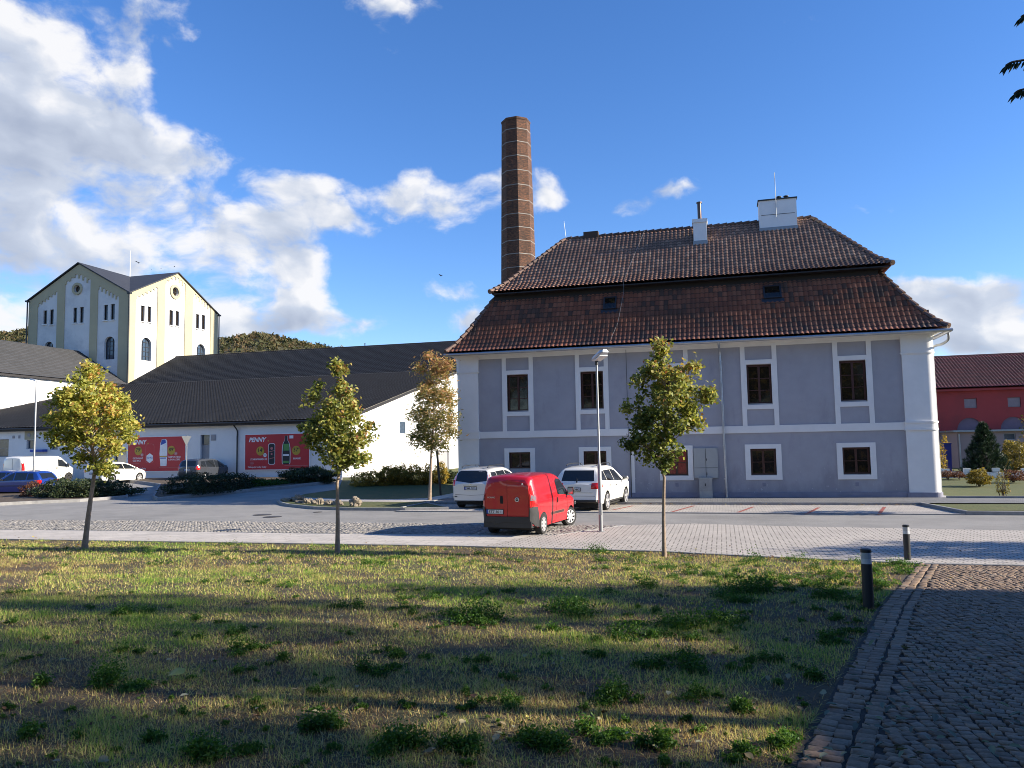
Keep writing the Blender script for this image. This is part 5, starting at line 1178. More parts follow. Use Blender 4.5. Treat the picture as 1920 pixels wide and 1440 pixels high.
# repeat leaf tints properly: tint per leaf for the trees above
for o in list(bpy.data.objects):
    pass
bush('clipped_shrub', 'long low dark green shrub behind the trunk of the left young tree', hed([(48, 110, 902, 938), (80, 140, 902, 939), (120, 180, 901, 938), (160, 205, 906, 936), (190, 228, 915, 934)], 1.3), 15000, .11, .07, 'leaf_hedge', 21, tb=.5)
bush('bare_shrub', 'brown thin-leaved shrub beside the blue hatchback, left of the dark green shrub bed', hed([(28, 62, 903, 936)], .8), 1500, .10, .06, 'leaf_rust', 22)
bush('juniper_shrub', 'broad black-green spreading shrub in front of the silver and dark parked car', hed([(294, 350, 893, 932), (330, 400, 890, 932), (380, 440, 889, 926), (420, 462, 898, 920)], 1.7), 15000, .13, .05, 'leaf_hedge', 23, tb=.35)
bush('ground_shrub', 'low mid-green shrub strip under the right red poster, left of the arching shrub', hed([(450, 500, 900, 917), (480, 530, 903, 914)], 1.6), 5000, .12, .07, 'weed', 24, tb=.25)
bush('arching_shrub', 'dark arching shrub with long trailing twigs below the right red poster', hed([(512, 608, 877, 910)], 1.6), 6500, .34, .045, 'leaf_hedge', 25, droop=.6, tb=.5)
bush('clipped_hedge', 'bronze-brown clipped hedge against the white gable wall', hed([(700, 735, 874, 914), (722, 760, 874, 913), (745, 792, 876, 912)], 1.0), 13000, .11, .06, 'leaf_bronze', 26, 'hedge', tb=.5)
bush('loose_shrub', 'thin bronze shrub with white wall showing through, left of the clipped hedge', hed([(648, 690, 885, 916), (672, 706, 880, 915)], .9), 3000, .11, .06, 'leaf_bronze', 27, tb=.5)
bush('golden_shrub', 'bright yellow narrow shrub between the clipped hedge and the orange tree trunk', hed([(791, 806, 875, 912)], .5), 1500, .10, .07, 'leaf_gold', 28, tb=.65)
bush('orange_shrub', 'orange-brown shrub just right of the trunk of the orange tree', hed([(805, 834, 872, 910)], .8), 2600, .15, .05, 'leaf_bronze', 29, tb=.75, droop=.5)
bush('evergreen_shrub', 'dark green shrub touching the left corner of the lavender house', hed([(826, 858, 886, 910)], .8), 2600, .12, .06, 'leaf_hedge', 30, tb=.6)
# right garden
bush('golden_shrub', 'rounded golden-yellow shrub in front of the blue-green conifer', hed([(1822, 1868, 882, 912)], .9), 3600, .10, .06, 'leaf_gold', 31, tb=.42)
def stems_only(): pass
bush('sparse_shrub', 'thin upright half-bare shrub at the right, beside the rounded golden shrub', hed([(1874, 1900, 880, 930)], .5), 420, .08, .05, 'leaf_gold', 32, tb=.3)
bush('golden_shrub', 'golden round shrub cut by the right edge of the photo, behind the garden wall', hed([(1898, 1940, 830, 884)], 2.2), 5000, .16, .10, 'leaf_gold', 33, tb=.38)
bush('yellow_sapling', 'narrow yellow-leaved sapling right beside the corner of the lavender house', hed([(1764, 1780, 835, 890), (1768, 1786, 812, 880)], .5), 900, .16, .11, 'leaf_gold', 34, tb=.7)
bush('dark_bush', 'small round dark bush left of the conifer by the annexe wall', hed([(1798, 1826, 847, 876)], 1.6), 2200, .14, .08, 'leaf_hedge', 35, tb=.4)
bush('rust_shrub', 'low red-brown shrub row under the conifer on the left side of it', hed([(1768, 1800, 884, 899), (1790, 1818, 886, 899)], .8), 2200, .09, .05, 'leaf_rust', 36)
bush('rust_shrub', 'low red-brown shrub under the round golden shrub at the right edge', hed([(1888, 1930, 882, 905)], .8), 1800, .09, .05, 'leaf_rust', 37)
p = onY(1918, 800, 30.); rtree = bush('orange_tree', 'orange-green leafy branch end of a small tree entering at the right edge above the garden', [(p.x + .75, 30., p.z - .1, .75, .7, .75), (p.x + 1.1, 30.3, p.z + .3, .8, .8, .9)], 2200, .11, .08, 'leaf_orange', 38, 'tree', tb=.4)
# conifer
B = G(1848, 892); rs = np.random.RandomState(40); cf = empty('conifer', B, 'bushy blue-green pine standing in the garden in front of the beige annexe', 'tree')
zt = onY(1848, 794, B.y).z; Rb = onY(1892, 850, B.y).x - onY(1850, 850, B.y).x; H_ = zt - B.z; V = []; T = []; mb = MB(); mb.tube([(B.x, B.y, B.z - .1), (B.x, B.y, zt - .2)], [.10, .02], 8); cft = mb.build('trunk', M['bark_dark'], cf); mb = MB()
for i in range(900):
    u = rs.rand() ** 1.35; h = .06 + .92 * u; r = Rb * 1.06 * (1 - u) ** .8; a = rs.uniform(0, 6.283); rr2 = r * rs.uniform(.4, 1.12)
    tip = np.array([B.x + rr2 * math.cos(a), B.y + rr2 * math.sin(a), B.z + H_ * h]); root = np.array([B.x, B.y, B.z + H_ * max(.03, h - .16)])
    if i % 3 == 0: limb(mb, root, tip, .018, .006, rs)
    ax_ = np.array([math.cos(a) * .55, math.sin(a) * .55, .8]); ax_ /= np.linalg.norm(ax_); tn = rs.rand() * .6
    n_ = 26; s = rs.uniform(-.16, .16, n_)[:, None]; P = tip + ax_ * s; d = rs.normal(0, .55, (n_, 3)) + ax_; d /= np.linalg.norm(d, axis=1)[:, None]; w = np.cross(d, rs.normal(0, 1, (n_, 3))); w /= np.linalg.norm(w, axis=1)[:, None]
    V.append(np.stack([P + w * .018, P - w * .018, P + d * .20], 1).reshape(-1, 3)); T.append(np.repeat(np.clip(tn + rs.rand(n_) * .35, 0, 1), 3))
V = np.concatenate(V); build_np('crown', V, np.arange(len(V)).reshape(-1, 3), M['needle'], cf, np.concatenate(T)); mb.build('branch', M['bark_dark'], cft)

# ---- tall trees outside the frame: they shade the lawn and the path; those set close behind the photographer and added at left block sky light
def big_tree(name, label, seed, H_, R_c, zc, nl, leaf, group=None, m='leaf_dark', clumps=60, spread=.17):
    rs = np.random.RandomState(seed); t = empty(name, (0, 0, 0), label, 'tree', group); C_ = []
    for _ in range(clumps):
        d = rs.normal(0, 1, 3); d /= np.linalg.norm(d); C_.append(d * rs.uniform(.35, 1.) ** .6 * np.array([R_c, R_c, (H_ - zc) * .92]) + (0, 0, zc))
    C_ = np.array(C_); k = nl // clumps; P = np.concatenate([rs.normal(0, R_c * spread, (k, 3)) + c for c in C_]); V, F = leaf_quads(P, rs, leaf, leaf * .75)
    mb = MB(); mb.tube([(0, 0, -.6), (.1, 0, zc * .5), (0, .1, zc + 1)], [.30, .22, .12], 10); tk_ = mb.build('trunk', M['bark_dark'], t); mb = MB()
    for c in C_[::2]: limb(mb, (0, .05, max(zc * .45, c[2] - R_c * .8)), c, .07, .02, rs)
    mb.build('branch', M['bark_dark'], tk_); build_np('crown', V, F, M[m], t, np.repeat(np.clip(.45 + rs.normal(0, .2, len(P)), 0, 1), 4)); return t
def copy_tree(o, parent=None):
    c = o.copy(); COL.objects.link(c)
    if parent: c.parent = parent
    for ch in o.children: copy_tree(ch, c)
    return c
bt = big_tree('broadleaf_tree', 'tall broadleaf tree standing outside the frame', 50, 13., 3.6, 8.4, 9000, .30, 'tall trees around the photographer')
spots = [  # x, y, scale, z scale
 (24, 10.9, .42, 1.25), (31, 8.9, .36, 1.5), (25, 5.6, .40, 1.25), (22.5, 2.9, .5, 1.25), (21.5, 13.2, .40, .92), (21.5, 8.6, .40, .85), (18, .5, .9, .9),
 (17.6, 21.0, .50, .52), (21.5, 21.2, .50, .52), (25.5, 20.6, .5, .6), (37, 33.3, .42, .45),
 (-6, -7, 1.3, 1.35), (-15, -8, 1.4, 1.4), (2.5, -8.5, 1.2, 1.3), (-24, -4, 1.3, 1.3), (-31, 5, 1.2, 1.2), (-40, 12, 1.3, 1.2), (9, -9, 1.2, 1.4), (-29, -15, 1., 1.1), (-40, -18, 1.2, 1.1), (14, -18, 1.1, 1.), (-13, -26, 1.3, 1.3), (2, -27, 1.3, 1.35), (-52, -22, 1.3, 1.2)]
bt2 = big_tree('broadleaf_tree', 'tall open-crowned tree standing outside the frame on the sunny side', 51, 13., 3.6, 8.4, 4200, .34, 'tall trees around the photographer', clumps=24, spread=.15)
for i, (x, y, s, sz) in enumerate(spots):
    o = bt2 if i == 0 else (copy_tree(bt2) if i < 2 else (bt if i == 2 else copy_tree(bt))); o.location = (x, y, g(x, y)); o.scale = (s, s, sz); o.rotation_euler.z = i * 1.3
# neighbour house outside the frame on the right: its shadow lies over the path
nb = empty('neighbouring_house', (16, -3, .5), 'plain rendered house outside the frame, right of the cobbled path', 'house')
w = MB().box(11.6, 20, -22, 13.75, -.2, 4.6); w.prism([(11.6, 13.75, 4.6), (20, 13.75, 4.6), (15.8, 13.75, 7.0)], (0, -35.7, 0)); w.build('wall', M['beige_wall'], nb)
w = MB(); w.prism([(11.3, 13.95, 4.55), (11.3, 13.95, 4.75), (15.8, 13.95, 7.25), (20.3, 13.95, 4.75), (20.3, 13.95, 4.55), (15.8, 13.95, 7.05)], (0, -36, 0)); w.build('roof', M['tile_lower'], nb)

# ---- walnut branch hanging in at the top right corner
M['walnut'] = leafmat('walnut_leaves', [(0., (.02, .035, .008)), (1., (.05, .06, .012))], .15)
wtree = empty('walnut_tree', (7.6, 6.2, g(7.6, 6.2)), 'tree just outside the frame whose dark leaf sprays hang in at the top right corner', 'tree')
mb = MB(); mb.tube([(7.6, 6.2, .3), (7.5, 6.2, 3.2), (7.4, 6.2, 6.5)], [.16, .13, .05], 10); wt_ = mb.build('trunk', M['bark_dark'], wtree)
rs = np.random.RandomState(61); mb = MB(); lv_ = MB()
D6 = 5.9
def atY(px, py): return onY(px, py, D6)
for pts in ([(1990, 20), (1945, 24), (1922, 28), (1915, 32)], [(2000, 112), (1950, 108), (1918, 113), (1897, 117), (1886, 123)], [(2000, 150), (1950, 158), (1924, 166), (1910, 170), (1902, 176)]):
    P = [atY(*q) for q in pts]; mb.tube(bezier([(7.5, 6.2, 4.6), (4.5, 6.0, P[0].z + .3)] + P, 5), [.05] + [.012] * 100 if False else .008, 5)
    S_ = bezier(P, 7)[3:]
    for i, p in enumerate(S_):
        for sd_ in ((-1, 1) if i < len(S_) - 1 else (0,)):
            dirn = Vector((-.45 + .1 * rs.rand(), .35 * sd_, -1.0 + .3 * rs.rand())).normalized() if sd_ else Vector((-.6, 0, -.75)).normalized()
            if i % 2 and sd_: continue
            L_ = rs.uniform(.055, .085); w_ = Vector((.7, .55 * (sd_ or 1), .1)).normalized() * L_ * .17
            lv_.add([p, p + dirn * L_ * .4 + w_, p + dirn * L_ * .75 + w_ * .6, p + dirn * L_, p + dirn * L_ * .75 - w_ * .6, p + dirn * L_ * .4 - w_], [(0, 1, 2, 3, 4, 5)])
mb.build('branch', M['bark_dark'], wt_); lv_.build('foliage', M['walnut'], wtree)
P = rs.normal(0, .8, (1500, 3)) * (1, 1, .7) + (8.2, 6.2, 6.0); P = P[P[:, 0] > 6.4]; V, F = leaf_quads(P, rs, .14, .06, .6); build_np('crown', V, F, M['walnut'], wtree, np.repeat(rs.rand(len(P)), 4))

# ================================================================== GRASS, WEEDS, FALLEN LEAVES
def gnp(P): return np.where(P[:, 1] < 18.6, .052 * (18.6 - np.maximum(P[:, 1], -6)), 0.)
ex = np.array([(p[1], p[0]) for p in EDGE[::-1]])
def on_lawn(P):
    return (P[:, 0] < np.interp(P[:, 1], ex[:, 0], ex[:, 1]) - .02) & (P[:, 1] < np.interp(P[:, 0], [-100, -21.5, -7, -1.5, pT[0]], [19.1, 18.97, 19.2, 18.88, YT - .08]))
def vis(P, m=110):        # inside the view wedge, with a margin
    d = np.stack([P[:, 0], P[:, 1], gnp(P) - CAM_H], 1); w = d @ np.array(Fv); u = d @ np.array(Rv) / np.maximum(w, .1) * FPX; v = d @ np.array(Uv) / np.maximum(w, .1) * FPX
    return (w > .5) & (np.abs(u) < 960 + m * 4) & (v > -720 - m * 3)
def nz(P, s, o=0.): 
    x, y = P[:, 0] * s + o, P[:, 1] * s + o * 1.7
    return (np.sin(x * 1.1 + 1.7 * np.sin(y * .9)) + np.sin(y * 1.7 + 1.3 * np.sin(x * .7 + 2)) + .7 * np.sin(x * 2.9 + y * 2.3) + .5 * np.sin(x * 5.3 - y * 4.1)) / 3.2
rs = np.random.RandomState(70)
bands = [(3.0, 6.5, 6500, .0024, .042), (6.5, 10., 3000, .0034, .046), (10., 14., 1300, .005, .05), (14., 19.4, 620, .0075, .055)]
Ps, Ws, Hs = [], [], []
for y0_, y1_, dn, w_, h_ in bands:
    hw = .98 * y1_ + 1.2; x0_ = -hw * 1.25 - 1; x1_ = 5.6; n_ = int((x1_ - x0_) * (y1_ - y0_) * dn)
    P = np.stack([rs.uniform(x0_, x1_, n_), rs.uniform(y0_, y1_, n_)], 1).astype(np.float32); P = P[on_lawn(P)]; P = P[vis(P)]
    Ps.append(P); Ws.append(np.full(len(P), w_)); Hs.append(np.full(len(P), h_))
P = np.concatenate(Ps); Wd_ = np.concatenate(Ws); Hd_ = np.concatenate(Hs); n_ = len(P); print('blades', n_)
a = nz(P, .9, 3.); b = nz(P, 3.1, 1.); c = nz(P, .35, 5.)
d5 = nz(P, 1.9, 9.); keep = rs.rand(n_) < np.clip(.62 + .4 * b + .35 * a + .35 * d5, .06, 1.); P, Wd_, Hd_, a, b, c = P[keep], Wd_[keep], Hd_[keep], a[keep], b[keep], c[keep]; n_ = len(P)
tint = np.clip(.41 + .24 * a + .20 * b + .22 * c + rs.normal(0, .22, n_), 0, 1)
az_ = rs.uniform(0, 6.283, n_); ln_ = np.where(rs.rand(n_) < .35, rs.uniform(1., 4., n_), rs.uniform(.1, 1.1, n_)); hh = Hd_ * rs.uniform(.35, 1.35, n_) * (1 + .7 * np.maximum(b, 0)); z0 = gnp(P)
lean = np.stack([np.cos(az_), np.sin(az_)], 1) * (hh * ln_)[:, None]; sdv = np.stack([-np.sin(az_), np.cos(az_)], 1) * Wd_[:, None] * rs.uniform(.6, 1.4, (n_, 1))
V = np.empty((n_, 3, 3), np.float32)
V[:, 0, :2] = P + sdv; V[:, 0, 2] = z0 - .005; V[:, 1, :2] = P - sdv; V[:, 1, 2] = z0 - .005; V[:, 2, :2] = P + lean; V[:, 2, 2] = z0 + hh / np.sqrt(1 + ln_ ** 2)
M['grass'] = leafmat('grass_blades', [(0., (.15, .08, .045)), (.13, (.42, .27, .13)), (.30, (.74, .58, .27)), (.46, (.60, .55, .17)), (.60, (.33, .43, .08)), (1., (.13, .29, .04))], .4, .7)
tag(build_np('grass', V.reshape(-1, 3), np.arange(n_ * 3).reshape(-1, 3), M['grass'], tint=np.repeat(tint, 3)), 'dry straw-coloured and green grass of the foreground lawn', 'grass', kind='stuff')
WP = [(1350,1037,36),(1410,1054,30),(1480,1043,46),(1500,1052,24),(1605,1052,18),(1682,1062,32),(1640,1075,24),(1280,1047,14),(1115,1036,30),(1525,1068,22),(1215,1100,30),(1195,1087,12),(1140,1112,18),(955,1112,18),(960,1128,16),(855,1050,16),(850,1066,14),(745,1048,18),(700,1060,25),(410,1042,16),(430,1024,20),(640,1027,12),(660,1137,32),(160,1142,14),(230,1152,32),(440,1190,24),(450,1222,34),(210,1285,58),(700,1262,42),(590,1302,20),(590,1372,40),(380,1425,60),(40,1380,32),(620,1365,35),(880,1162,60),(820,1122,20),(1030,1182,24),(1060,1150,60),(1180,1192,44),(1110,1202,20),(1290,1182,60),(1350,1170,50),(1420,1112,60),(1370,1125,40),(1290,1252,60),(1300,1307,32),(1140,1312,50),(940,1322,32),(760,1232,30),(730,1402,60),(860,1402,50),(1010,1412,60),(1100,1382,50),(1540,1202,40),(1550,1122,44),(1600,1192,30),(1520,1272,32),(1470,1402,40),(1450,1242,32),(1660,1102,20),(1695,1077,22),(1620,1132,28),(1570,1162,22),(60,1290,30),(300,1390,30),(520,1240,25),(1230,1400,40),(1380,1330,36),(1400,1420,40),(540,1100,16),(300,1060,12),(90,1080,14),(1000,1060,12),(1060,1090,14),(1330,1080,16),(1440,1080,20),(1580,1095,22),(1300,1065,12)]
WP += [(rs.uniform(1180, 1715), rs.uniform(1048, 1100), rs.uniform(6, 20)) for _ in range(70)] + [(rs.uniform(0, 1200), rs.uniform(1030, 1062), rs.uniform(5, 13)) for _ in range(60)] + [(rs.uniform(1500, 1690), rs.uniform(1090, 1150), rs.uniform(12, 26)) for _ in range(14)]
WP += [(rs.uniform(0, 1700), 1040 + 400 * rs.rand() ** 1.3, 4 + 18 * rs.rand() ** 2) for _ in range(330)]
NAMED = {0: 'bushy green weed at the paving edge, just right of the rightmost young maple', 2: 'large light green weed at the paving edge halfway between the rightmost maple and the bollards', 5: 'green weed clump at the foot of the farther bollard', 8: 'small green weed at the paving edge below the grey street lamp', 27: 'biggest dark green weed clump at the lower left of the lawn', 28: 'dark weed clump in the middle of the shaded lawn, right of the lone yellow leaf', 10: 'pair-like bright green weed below the rightmost maple in the sunny lawn'}
def weed_mesh(px, py, s):
    B = G(px, py); 
    if not on_lawn(np.array([[B.x, B.y]]))[0]: return None
    dist = (B - CP).dot(Fv); r = s / FPX * dist * .92; h = min(.30, r * .80); n_ = int(np.clip(520 * (s / 25) ** 1.4, 60, 2600))
    d = rs.normal(0, 1, (n_, 3)); d /= np.linalg.norm(d, axis=1)[:, None]; d[:, 2] = np.abs(d[:, 2]); q = rs.uniform(.05, 1.15, (n_, 1)) ** .8
    ns = max(3, int(r * 22)); sc = rs.normal(0, .55, (ns, 2)) * r; sh = rs.uniform(.4, 1.15, ns) * np.exp(-(sc ** 2).sum(1) / (r * r)); wi = rs.randint(0, ns, n_)
    P = np.stack([sc[wi, 0] + rs.normal(0, .24, n_) * r, sc[wi, 1] + rs.normal(0, .24, n_) * r, np.abs(rs.normal(0, .55, n_)) * h * sh[wi] + .005], 1) + (B.x, B.y, B.z + .008)
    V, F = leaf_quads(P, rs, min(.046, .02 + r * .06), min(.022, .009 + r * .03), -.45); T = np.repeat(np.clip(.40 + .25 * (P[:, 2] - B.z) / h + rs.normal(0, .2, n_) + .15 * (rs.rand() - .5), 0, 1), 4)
    if dist < 12: 
        st = rs.normal(0, 1, (30, 3)); st[:, 2] = np.abs(st[:, 2]) + .3; st /= np.linalg.norm(st, axis=1)[:, None]
    return B, V, F, T
AV, AF, AT, off_ = [], [], [], 0
for i, q in enumerate(WP):
    r = weed_mesh(*q)
    if r is None: continue
    B, V, F, T = r
    if i in NAMED:
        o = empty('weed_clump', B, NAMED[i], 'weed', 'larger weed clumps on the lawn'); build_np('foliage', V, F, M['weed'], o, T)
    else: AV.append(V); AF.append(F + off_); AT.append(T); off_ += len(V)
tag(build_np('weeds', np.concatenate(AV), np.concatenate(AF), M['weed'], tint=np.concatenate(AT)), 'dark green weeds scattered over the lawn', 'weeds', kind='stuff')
M['fallen'] = leafmat('fallen_leaves', [(0., (.10, .045, .02)), (.3, (.20, .10, .04)), (.55, (.30, .24, .12)), (.8, (.30, .30, .20)), (1., (.48, .38, .06))], .1, .7)
M['fallen_green'] = leafmat('pale_fallen_leaves', [(0., (.10, .10, .07)), (.6, (.16, .18, .12)), (1., (.20, .21, .10))], .1, .6)
def fallen(name, P, ln, wd, m, label, seed, zoff):
    r2 = np.random.RandomState(seed); n_ = len(P); a = r2.uniform(0, 6.283, n_); t_ = r2.normal(0, .22, (n_, 2)); L_ = ln * r2.uniform(.5, 1.3, n_); w_ = L_ * wd
    d = np.stack([np.cos(a), np.sin(a), t_[:, 0]], 1) * L_[:, None]; s = np.stack([-np.sin(a), np.cos(a), t_[:, 1]], 1) * w_[:, None]; c = np.stack([P[:, 0], P[:, 1], gnp(P) + zoff + L_ * .12], 1); up = np.array([0, 0, 1.]) * (L_ * .14)[:, None]
    V = np.stack([c - d * .5, c - d * .15 + s * .5 + up, c + d * .25 + s * .42 + up, c + d * .5, c + d * .25 - s * .42 + up * .6, c - d * .15 - s * .5 + up * .8], 1).reshape(-1, 3)
    i = np.arange(n_)[:, None] * 6; F = np.concatenate([i + np.array([[0, 1, 2, 3]]), i + np.array([[0, 3, 4, 5]])]); 
    tag(build_np(name, V, F, M[m], tint=np.repeat(r2.rand(n_), 6)), label, 'leaves', kind='stuff')
def scatter(n, px0, px1, py0, py1, test, seed, pw=1.):
    r2 = np.random.RandomState(seed); out = []
    while len(out) < n:
        p = G(r2.uniform(px0, px1), py0 + (py1 - py0) * r2.rand() ** pw)
        if test(p): out.append((p.x, p.y))
    return np.array(out)
inl = lambda p: bool(on_lawn(np.array([[p.x, p.y]]))[0])
fallen('fallen_leaves', scatter(300, 0, 1700, 1045, 1440, inl, 80, 1.1), .055, .7, 'fallen', 'brown and yellow fallen leaves scattered over the lawn', 81, .02)
fallen('fallen_leaves', scatter(190, 1480, 1920, 1062, 1440, lambda p: p.x > edge_x(p.y) + .05 and p.y < YT - .1, 82), .075, .42, 'fallen_green', 'pale fallen leaves lying on the cobbled path', 83, .024)
B1 = G(157, 1030); r2 = np.random.RandomState(84); fallen('fallen_leaves', np.stack([np.clip(r2.normal(B1.x, 2.2, 260), -30, 0), np.minimum(r2.normal(B1.y, .55, 260), 18.8)], 1), .07, .8, 'leaf_yellow', 'yellow fallen leaves under the left young maple', 85, .03)
B2 = G(1245, 1045); fallen('fallen_leaves', np.stack([r2.normal(B2.x, 1.4, 160), np.minimum(r2.normal(B2.y, .5, 160), 18.5)], 1), .06, .8, 'fallen', 'brown fallen leaves around the foot of the rightmost young maple', 86, .03)
r2 = np.random.RandomState(87)
fallen('fallen_leaves', np.concatenate([np.stack([r2.uniform(-12.8, 9, 170), 32.98 - np.abs(r2.normal(0, .10, 170))], 1), np.stack([r2.uniform(-12.8, 9, 260), 36.24 - np.abs(r2.normal(0, .08, 260))], 1)]), .09, .7, 'fallen', 'leaf litter gathered along the far kerb and the foot of the lavender wall', 88, .05)
fallen('fallen_leaves', np.stack([r2.uniform(-30, 8, 120), 18.9 + np.abs(r2.normal(0, .9, 120)) + .35], 1), .05, .7, 'fallen', 'a few brown leaves blown over the pale paving', 89, .012)
p = G(331, 1279); mb = MB(); mb.add([(-.07, 0, .0), (-.06, .045, .03), (-.02, .055, .045), (.05, .05, .04), (.075, 0, .02), (.05, -.045, .015), (0, -.05, .01), (-.055, -.045, .0), (0, 0, .03)], [(8, 0, 1), (8, 1, 2), (8, 2, 3), (8, 3, 4), (8, 4, 5), (8, 5, 6), (8, 6, 7), (8, 7, 0)])
o = mb.build('yellow_leaf', mat('lone_yellow_leaf', (.42, .36, .06), .6)); o.location = (p.x, p.y, p.z + .06); tag(o, 'large lone yellow fallen leaf on the shaded left part of the lawn', 'leaf')

# ================================================================== VEHICLES
def grid_poly(poly, cell):
    bm = bmesh.new(); vs = [bm.verts.new((p[0], p[1], 0)) for p in poly]
    for t_ in tessellate_polygon([[Vector((p[0], p[1], 0)) for p in poly]]): bm.faces.new([vs[i] for i in t_])
    for ax in (0, 1):
        lo, hi = min(p[ax] for p in poly), max(p[ax] for p in poly); k = math.ceil(lo / cell)
        while k * cell < hi:
            bmesh.ops.bisect_plane(bm, geom=bm.verts[:] + bm.edges[:] + bm.faces[:], dist=1e-5, plane_co=(k * cell, 0, 0) if ax == 0 else (0, k * cell, 0), plane_no=(1, 0, 0) if ax == 0 else (0, 1, 0)); k += 1
    return bm
class Car:
    def __init__(s, name, label, loc, heading, W, x0, x1, top, belt, paint, wb, wr, bot=.26, tumble=.22, rr=.10, Rr=.22, Rf=.55, cat='car', group=None, rexp=2., track=None):
        s.root = empty(name, loc, label, cat, group, heading); s.W = W; s.wb = wb; s.wr = wr; s.x0, s.x1 = x0, x1
        xs = sorted(set(list(np.round(x0 + (x1 - x0) * (.5 - .5 * np.cos(np.linspace(0, np.pi, 46))), 4))))
        tx, tz = [p[0] for p in top], [p[1] for p in top]
        ring_n = 16; V = []; K = None
        fine = np.linspace(x0, x1, 600); zf = np.interp(fine, tx, tz); k = np.ones(17) / 17; zs_ = np.convolve(np.pad(zf, 8, 'edge'), k, 'valid')
        for x in xs:
            zt = float(np.interp(x, fine, zs_)); zb = float(np.interp(x, [q[0] for q in belt], [q[1] for q in belt])); d0, d1 = x - x0, x1 - x
            w = W / 2
            if d0 < Rr: w *= 1 - .16 * (1 - d0 / Rr) ** rexp
            if d1 < Rf: w *= 1 - .26 * (1 - d1 / Rf) ** 2
            b = bot + .10 * max(0, 1 - d0 / .35) + .06 * max(0, 1 - d1 / .4)
            r = min(rr, (zt - b) * .3); ring = []
            def wy(z):
                if z < zb: u = (zb - z) / max(zb - b, .05); return w * (1 - .055 * u ** 2)
                return w * (1 - tumble * (z - zb) / .6 * (1 + .3 * (z - zb)))
            for i in range(16): z = b + (zt - r - b) * i / 15; ring.append((wy(z), z))
            y1_ = wy(zt - r)
            for i in range(1, 6): a = R_(90 * i / 5); ring.append((y1_ - r * 1.5 * (1 - math.cos(a)), zt - r + r * math.sin(a)))
            ye = ring[-1][0]
            for i in range(1, 6): y = ye * (1 - i / 5); ring.append((y, zt + .035 * (1 - (y / max(ye, .01)) ** 2)))
            full = [(x, y, z) for y, z in ring] + [(x, -y, z) for y, z in ring[-2::-1]]; K = len(full); V += full
        F = []; n = len(xs)
        for i in range(n - 1):
            for j in range(K): F.append((i * K + j, i * K + (j + 1) % K, (i + 1) * K + (j + 1) % K, (i + 1) * K + j))
        F += [tuple(range(K - 1, -1, -1)), tuple((n - 1) * K + j for j in range(K))]
        s.body = MB().add(V, F).build('body', paint, s.root, local=True); bm = bmesh.new(); bm.from_mesh(s.body.data); s.bvh = BVHTree.FromBMesh(bm); bm.free()
        cut = MB(); s.tr = track or (W / 2 - .10)
        for x in (-wb / 2, wb / 2): cut.lathe([(wr + .055, -W), (wr + .055, -W / 2 + .36)], (x, 0, wr), 40, 'y'); cut.lathe([(wr + .055, W / 2 - .36), (wr + .055, W)], (x, 0, wr), 40, 'y')
        me = cut.mesh('c'); c = bpy.data.objects.new('c', me); COL.objects.link(c); c.parent = s.root
        bm = bmesh.new(); bm.from_mesh(me); bmesh.ops.recalc_face_normals(bm, faces=bm.faces); bm.to_mesh(me); bm.free()
        md = s.body.modifiers.new('b', 'BOOLEAN'); md.operation = 'DIFFERENCE'; md.object = c; md.solver = 'EXACT'; bpy.context.view_layer.update()
        nm = bpy.data.meshes.new_from_object(s.body.evaluated_get(bpy.context.evaluated_depsgraph_get())); s.body.modifiers.clear(); s.body.data = nm; bpy.data.objects.remove(c); sharpen(nm, 32)
        un = MB().box(x0 + .25, x1 - .2, -W / 2 + .2, W / 2 - .2, .17, .42)
        for x in (-wb / 2, wb / 2):
            for sg in (-1, 1):
                N_ = 20; pts = [(x + (wr + .05) * math.cos(R_(-15 + 210 * k / N_)), wr + (wr + .05) * math.sin(R_(-15 + 210 * k / N_))) for k in range(N_ + 1)]
                for a, b in zip(pts[:-1], pts[1:]): un.quad((a[0], sg * (W / 2 - .03), a[1]), (b[0], sg * (W / 2 - .03), b[1]), (b[0], sg * (W / 2 - .37), b[1]), (a[0], sg * (W / 2 - .37), a[1]))
                un.box(x - wr - .05, x + wr + .05, min(sg * (W / 2 - .37), sg * (W / 2 - .35)), max(sg * (W / 2 - .37), sg * (W / 2 - .35)), wr - .1, wr * 2 + .04)
        un.build('underbody', M['under'], s.root, local=True)
    def panel(s, name, poly, d, off, m, parent=None, cell=.10, smooth=True):
        bm = grid_poly(poly, cell); d = Vector(d)
        for v in bm.verts:
            a, b = v.co.x, v.co.y; o = Vector((a, 0, b)) if abs(d.y) > .5 else (Vector((0, a, b)) if abs(d.x) > .5 else Vector((a, b, 0)))
            o += d * 5; h = s.bvh.ray_cast(o, -d)
            if h[0] is None: h = s.bvh.find_nearest(o - d * 4)
            v.co = h[0] + d * off
        be = [e for e in bm.edges if e.is_boundary]; r = bmesh.ops.extrude_edge_only(bm, edges=be)
        for g_ in r['geom']:
            if isinstance(g_, bmesh.types.BMVert): g_.co -= d * (off + .012)
        bmesh.ops.recalc_face_normals(bm, faces=bm.faces)
        me = bpy.data.meshes.new(name); bm.to_mesh(me); bm.free(); me.materials.append(m); sharpen(me, 30)
        return link(name, me, m, parent or s.root)
    def sides(s, name, poly, off, m, which=(-1, 1), **k): return [s.panel(name, poly, (0, sg, 0), off, m, **k) for sg in which]
    def rear(s, name, poly, off, m, **k): return s.panel(name, poly, (-1, 0, 0), off, m, **k)
    def front(s, name, poly, off, m, **k): return s.panel(name, poly, (1, 0, 0), off, m, **k)
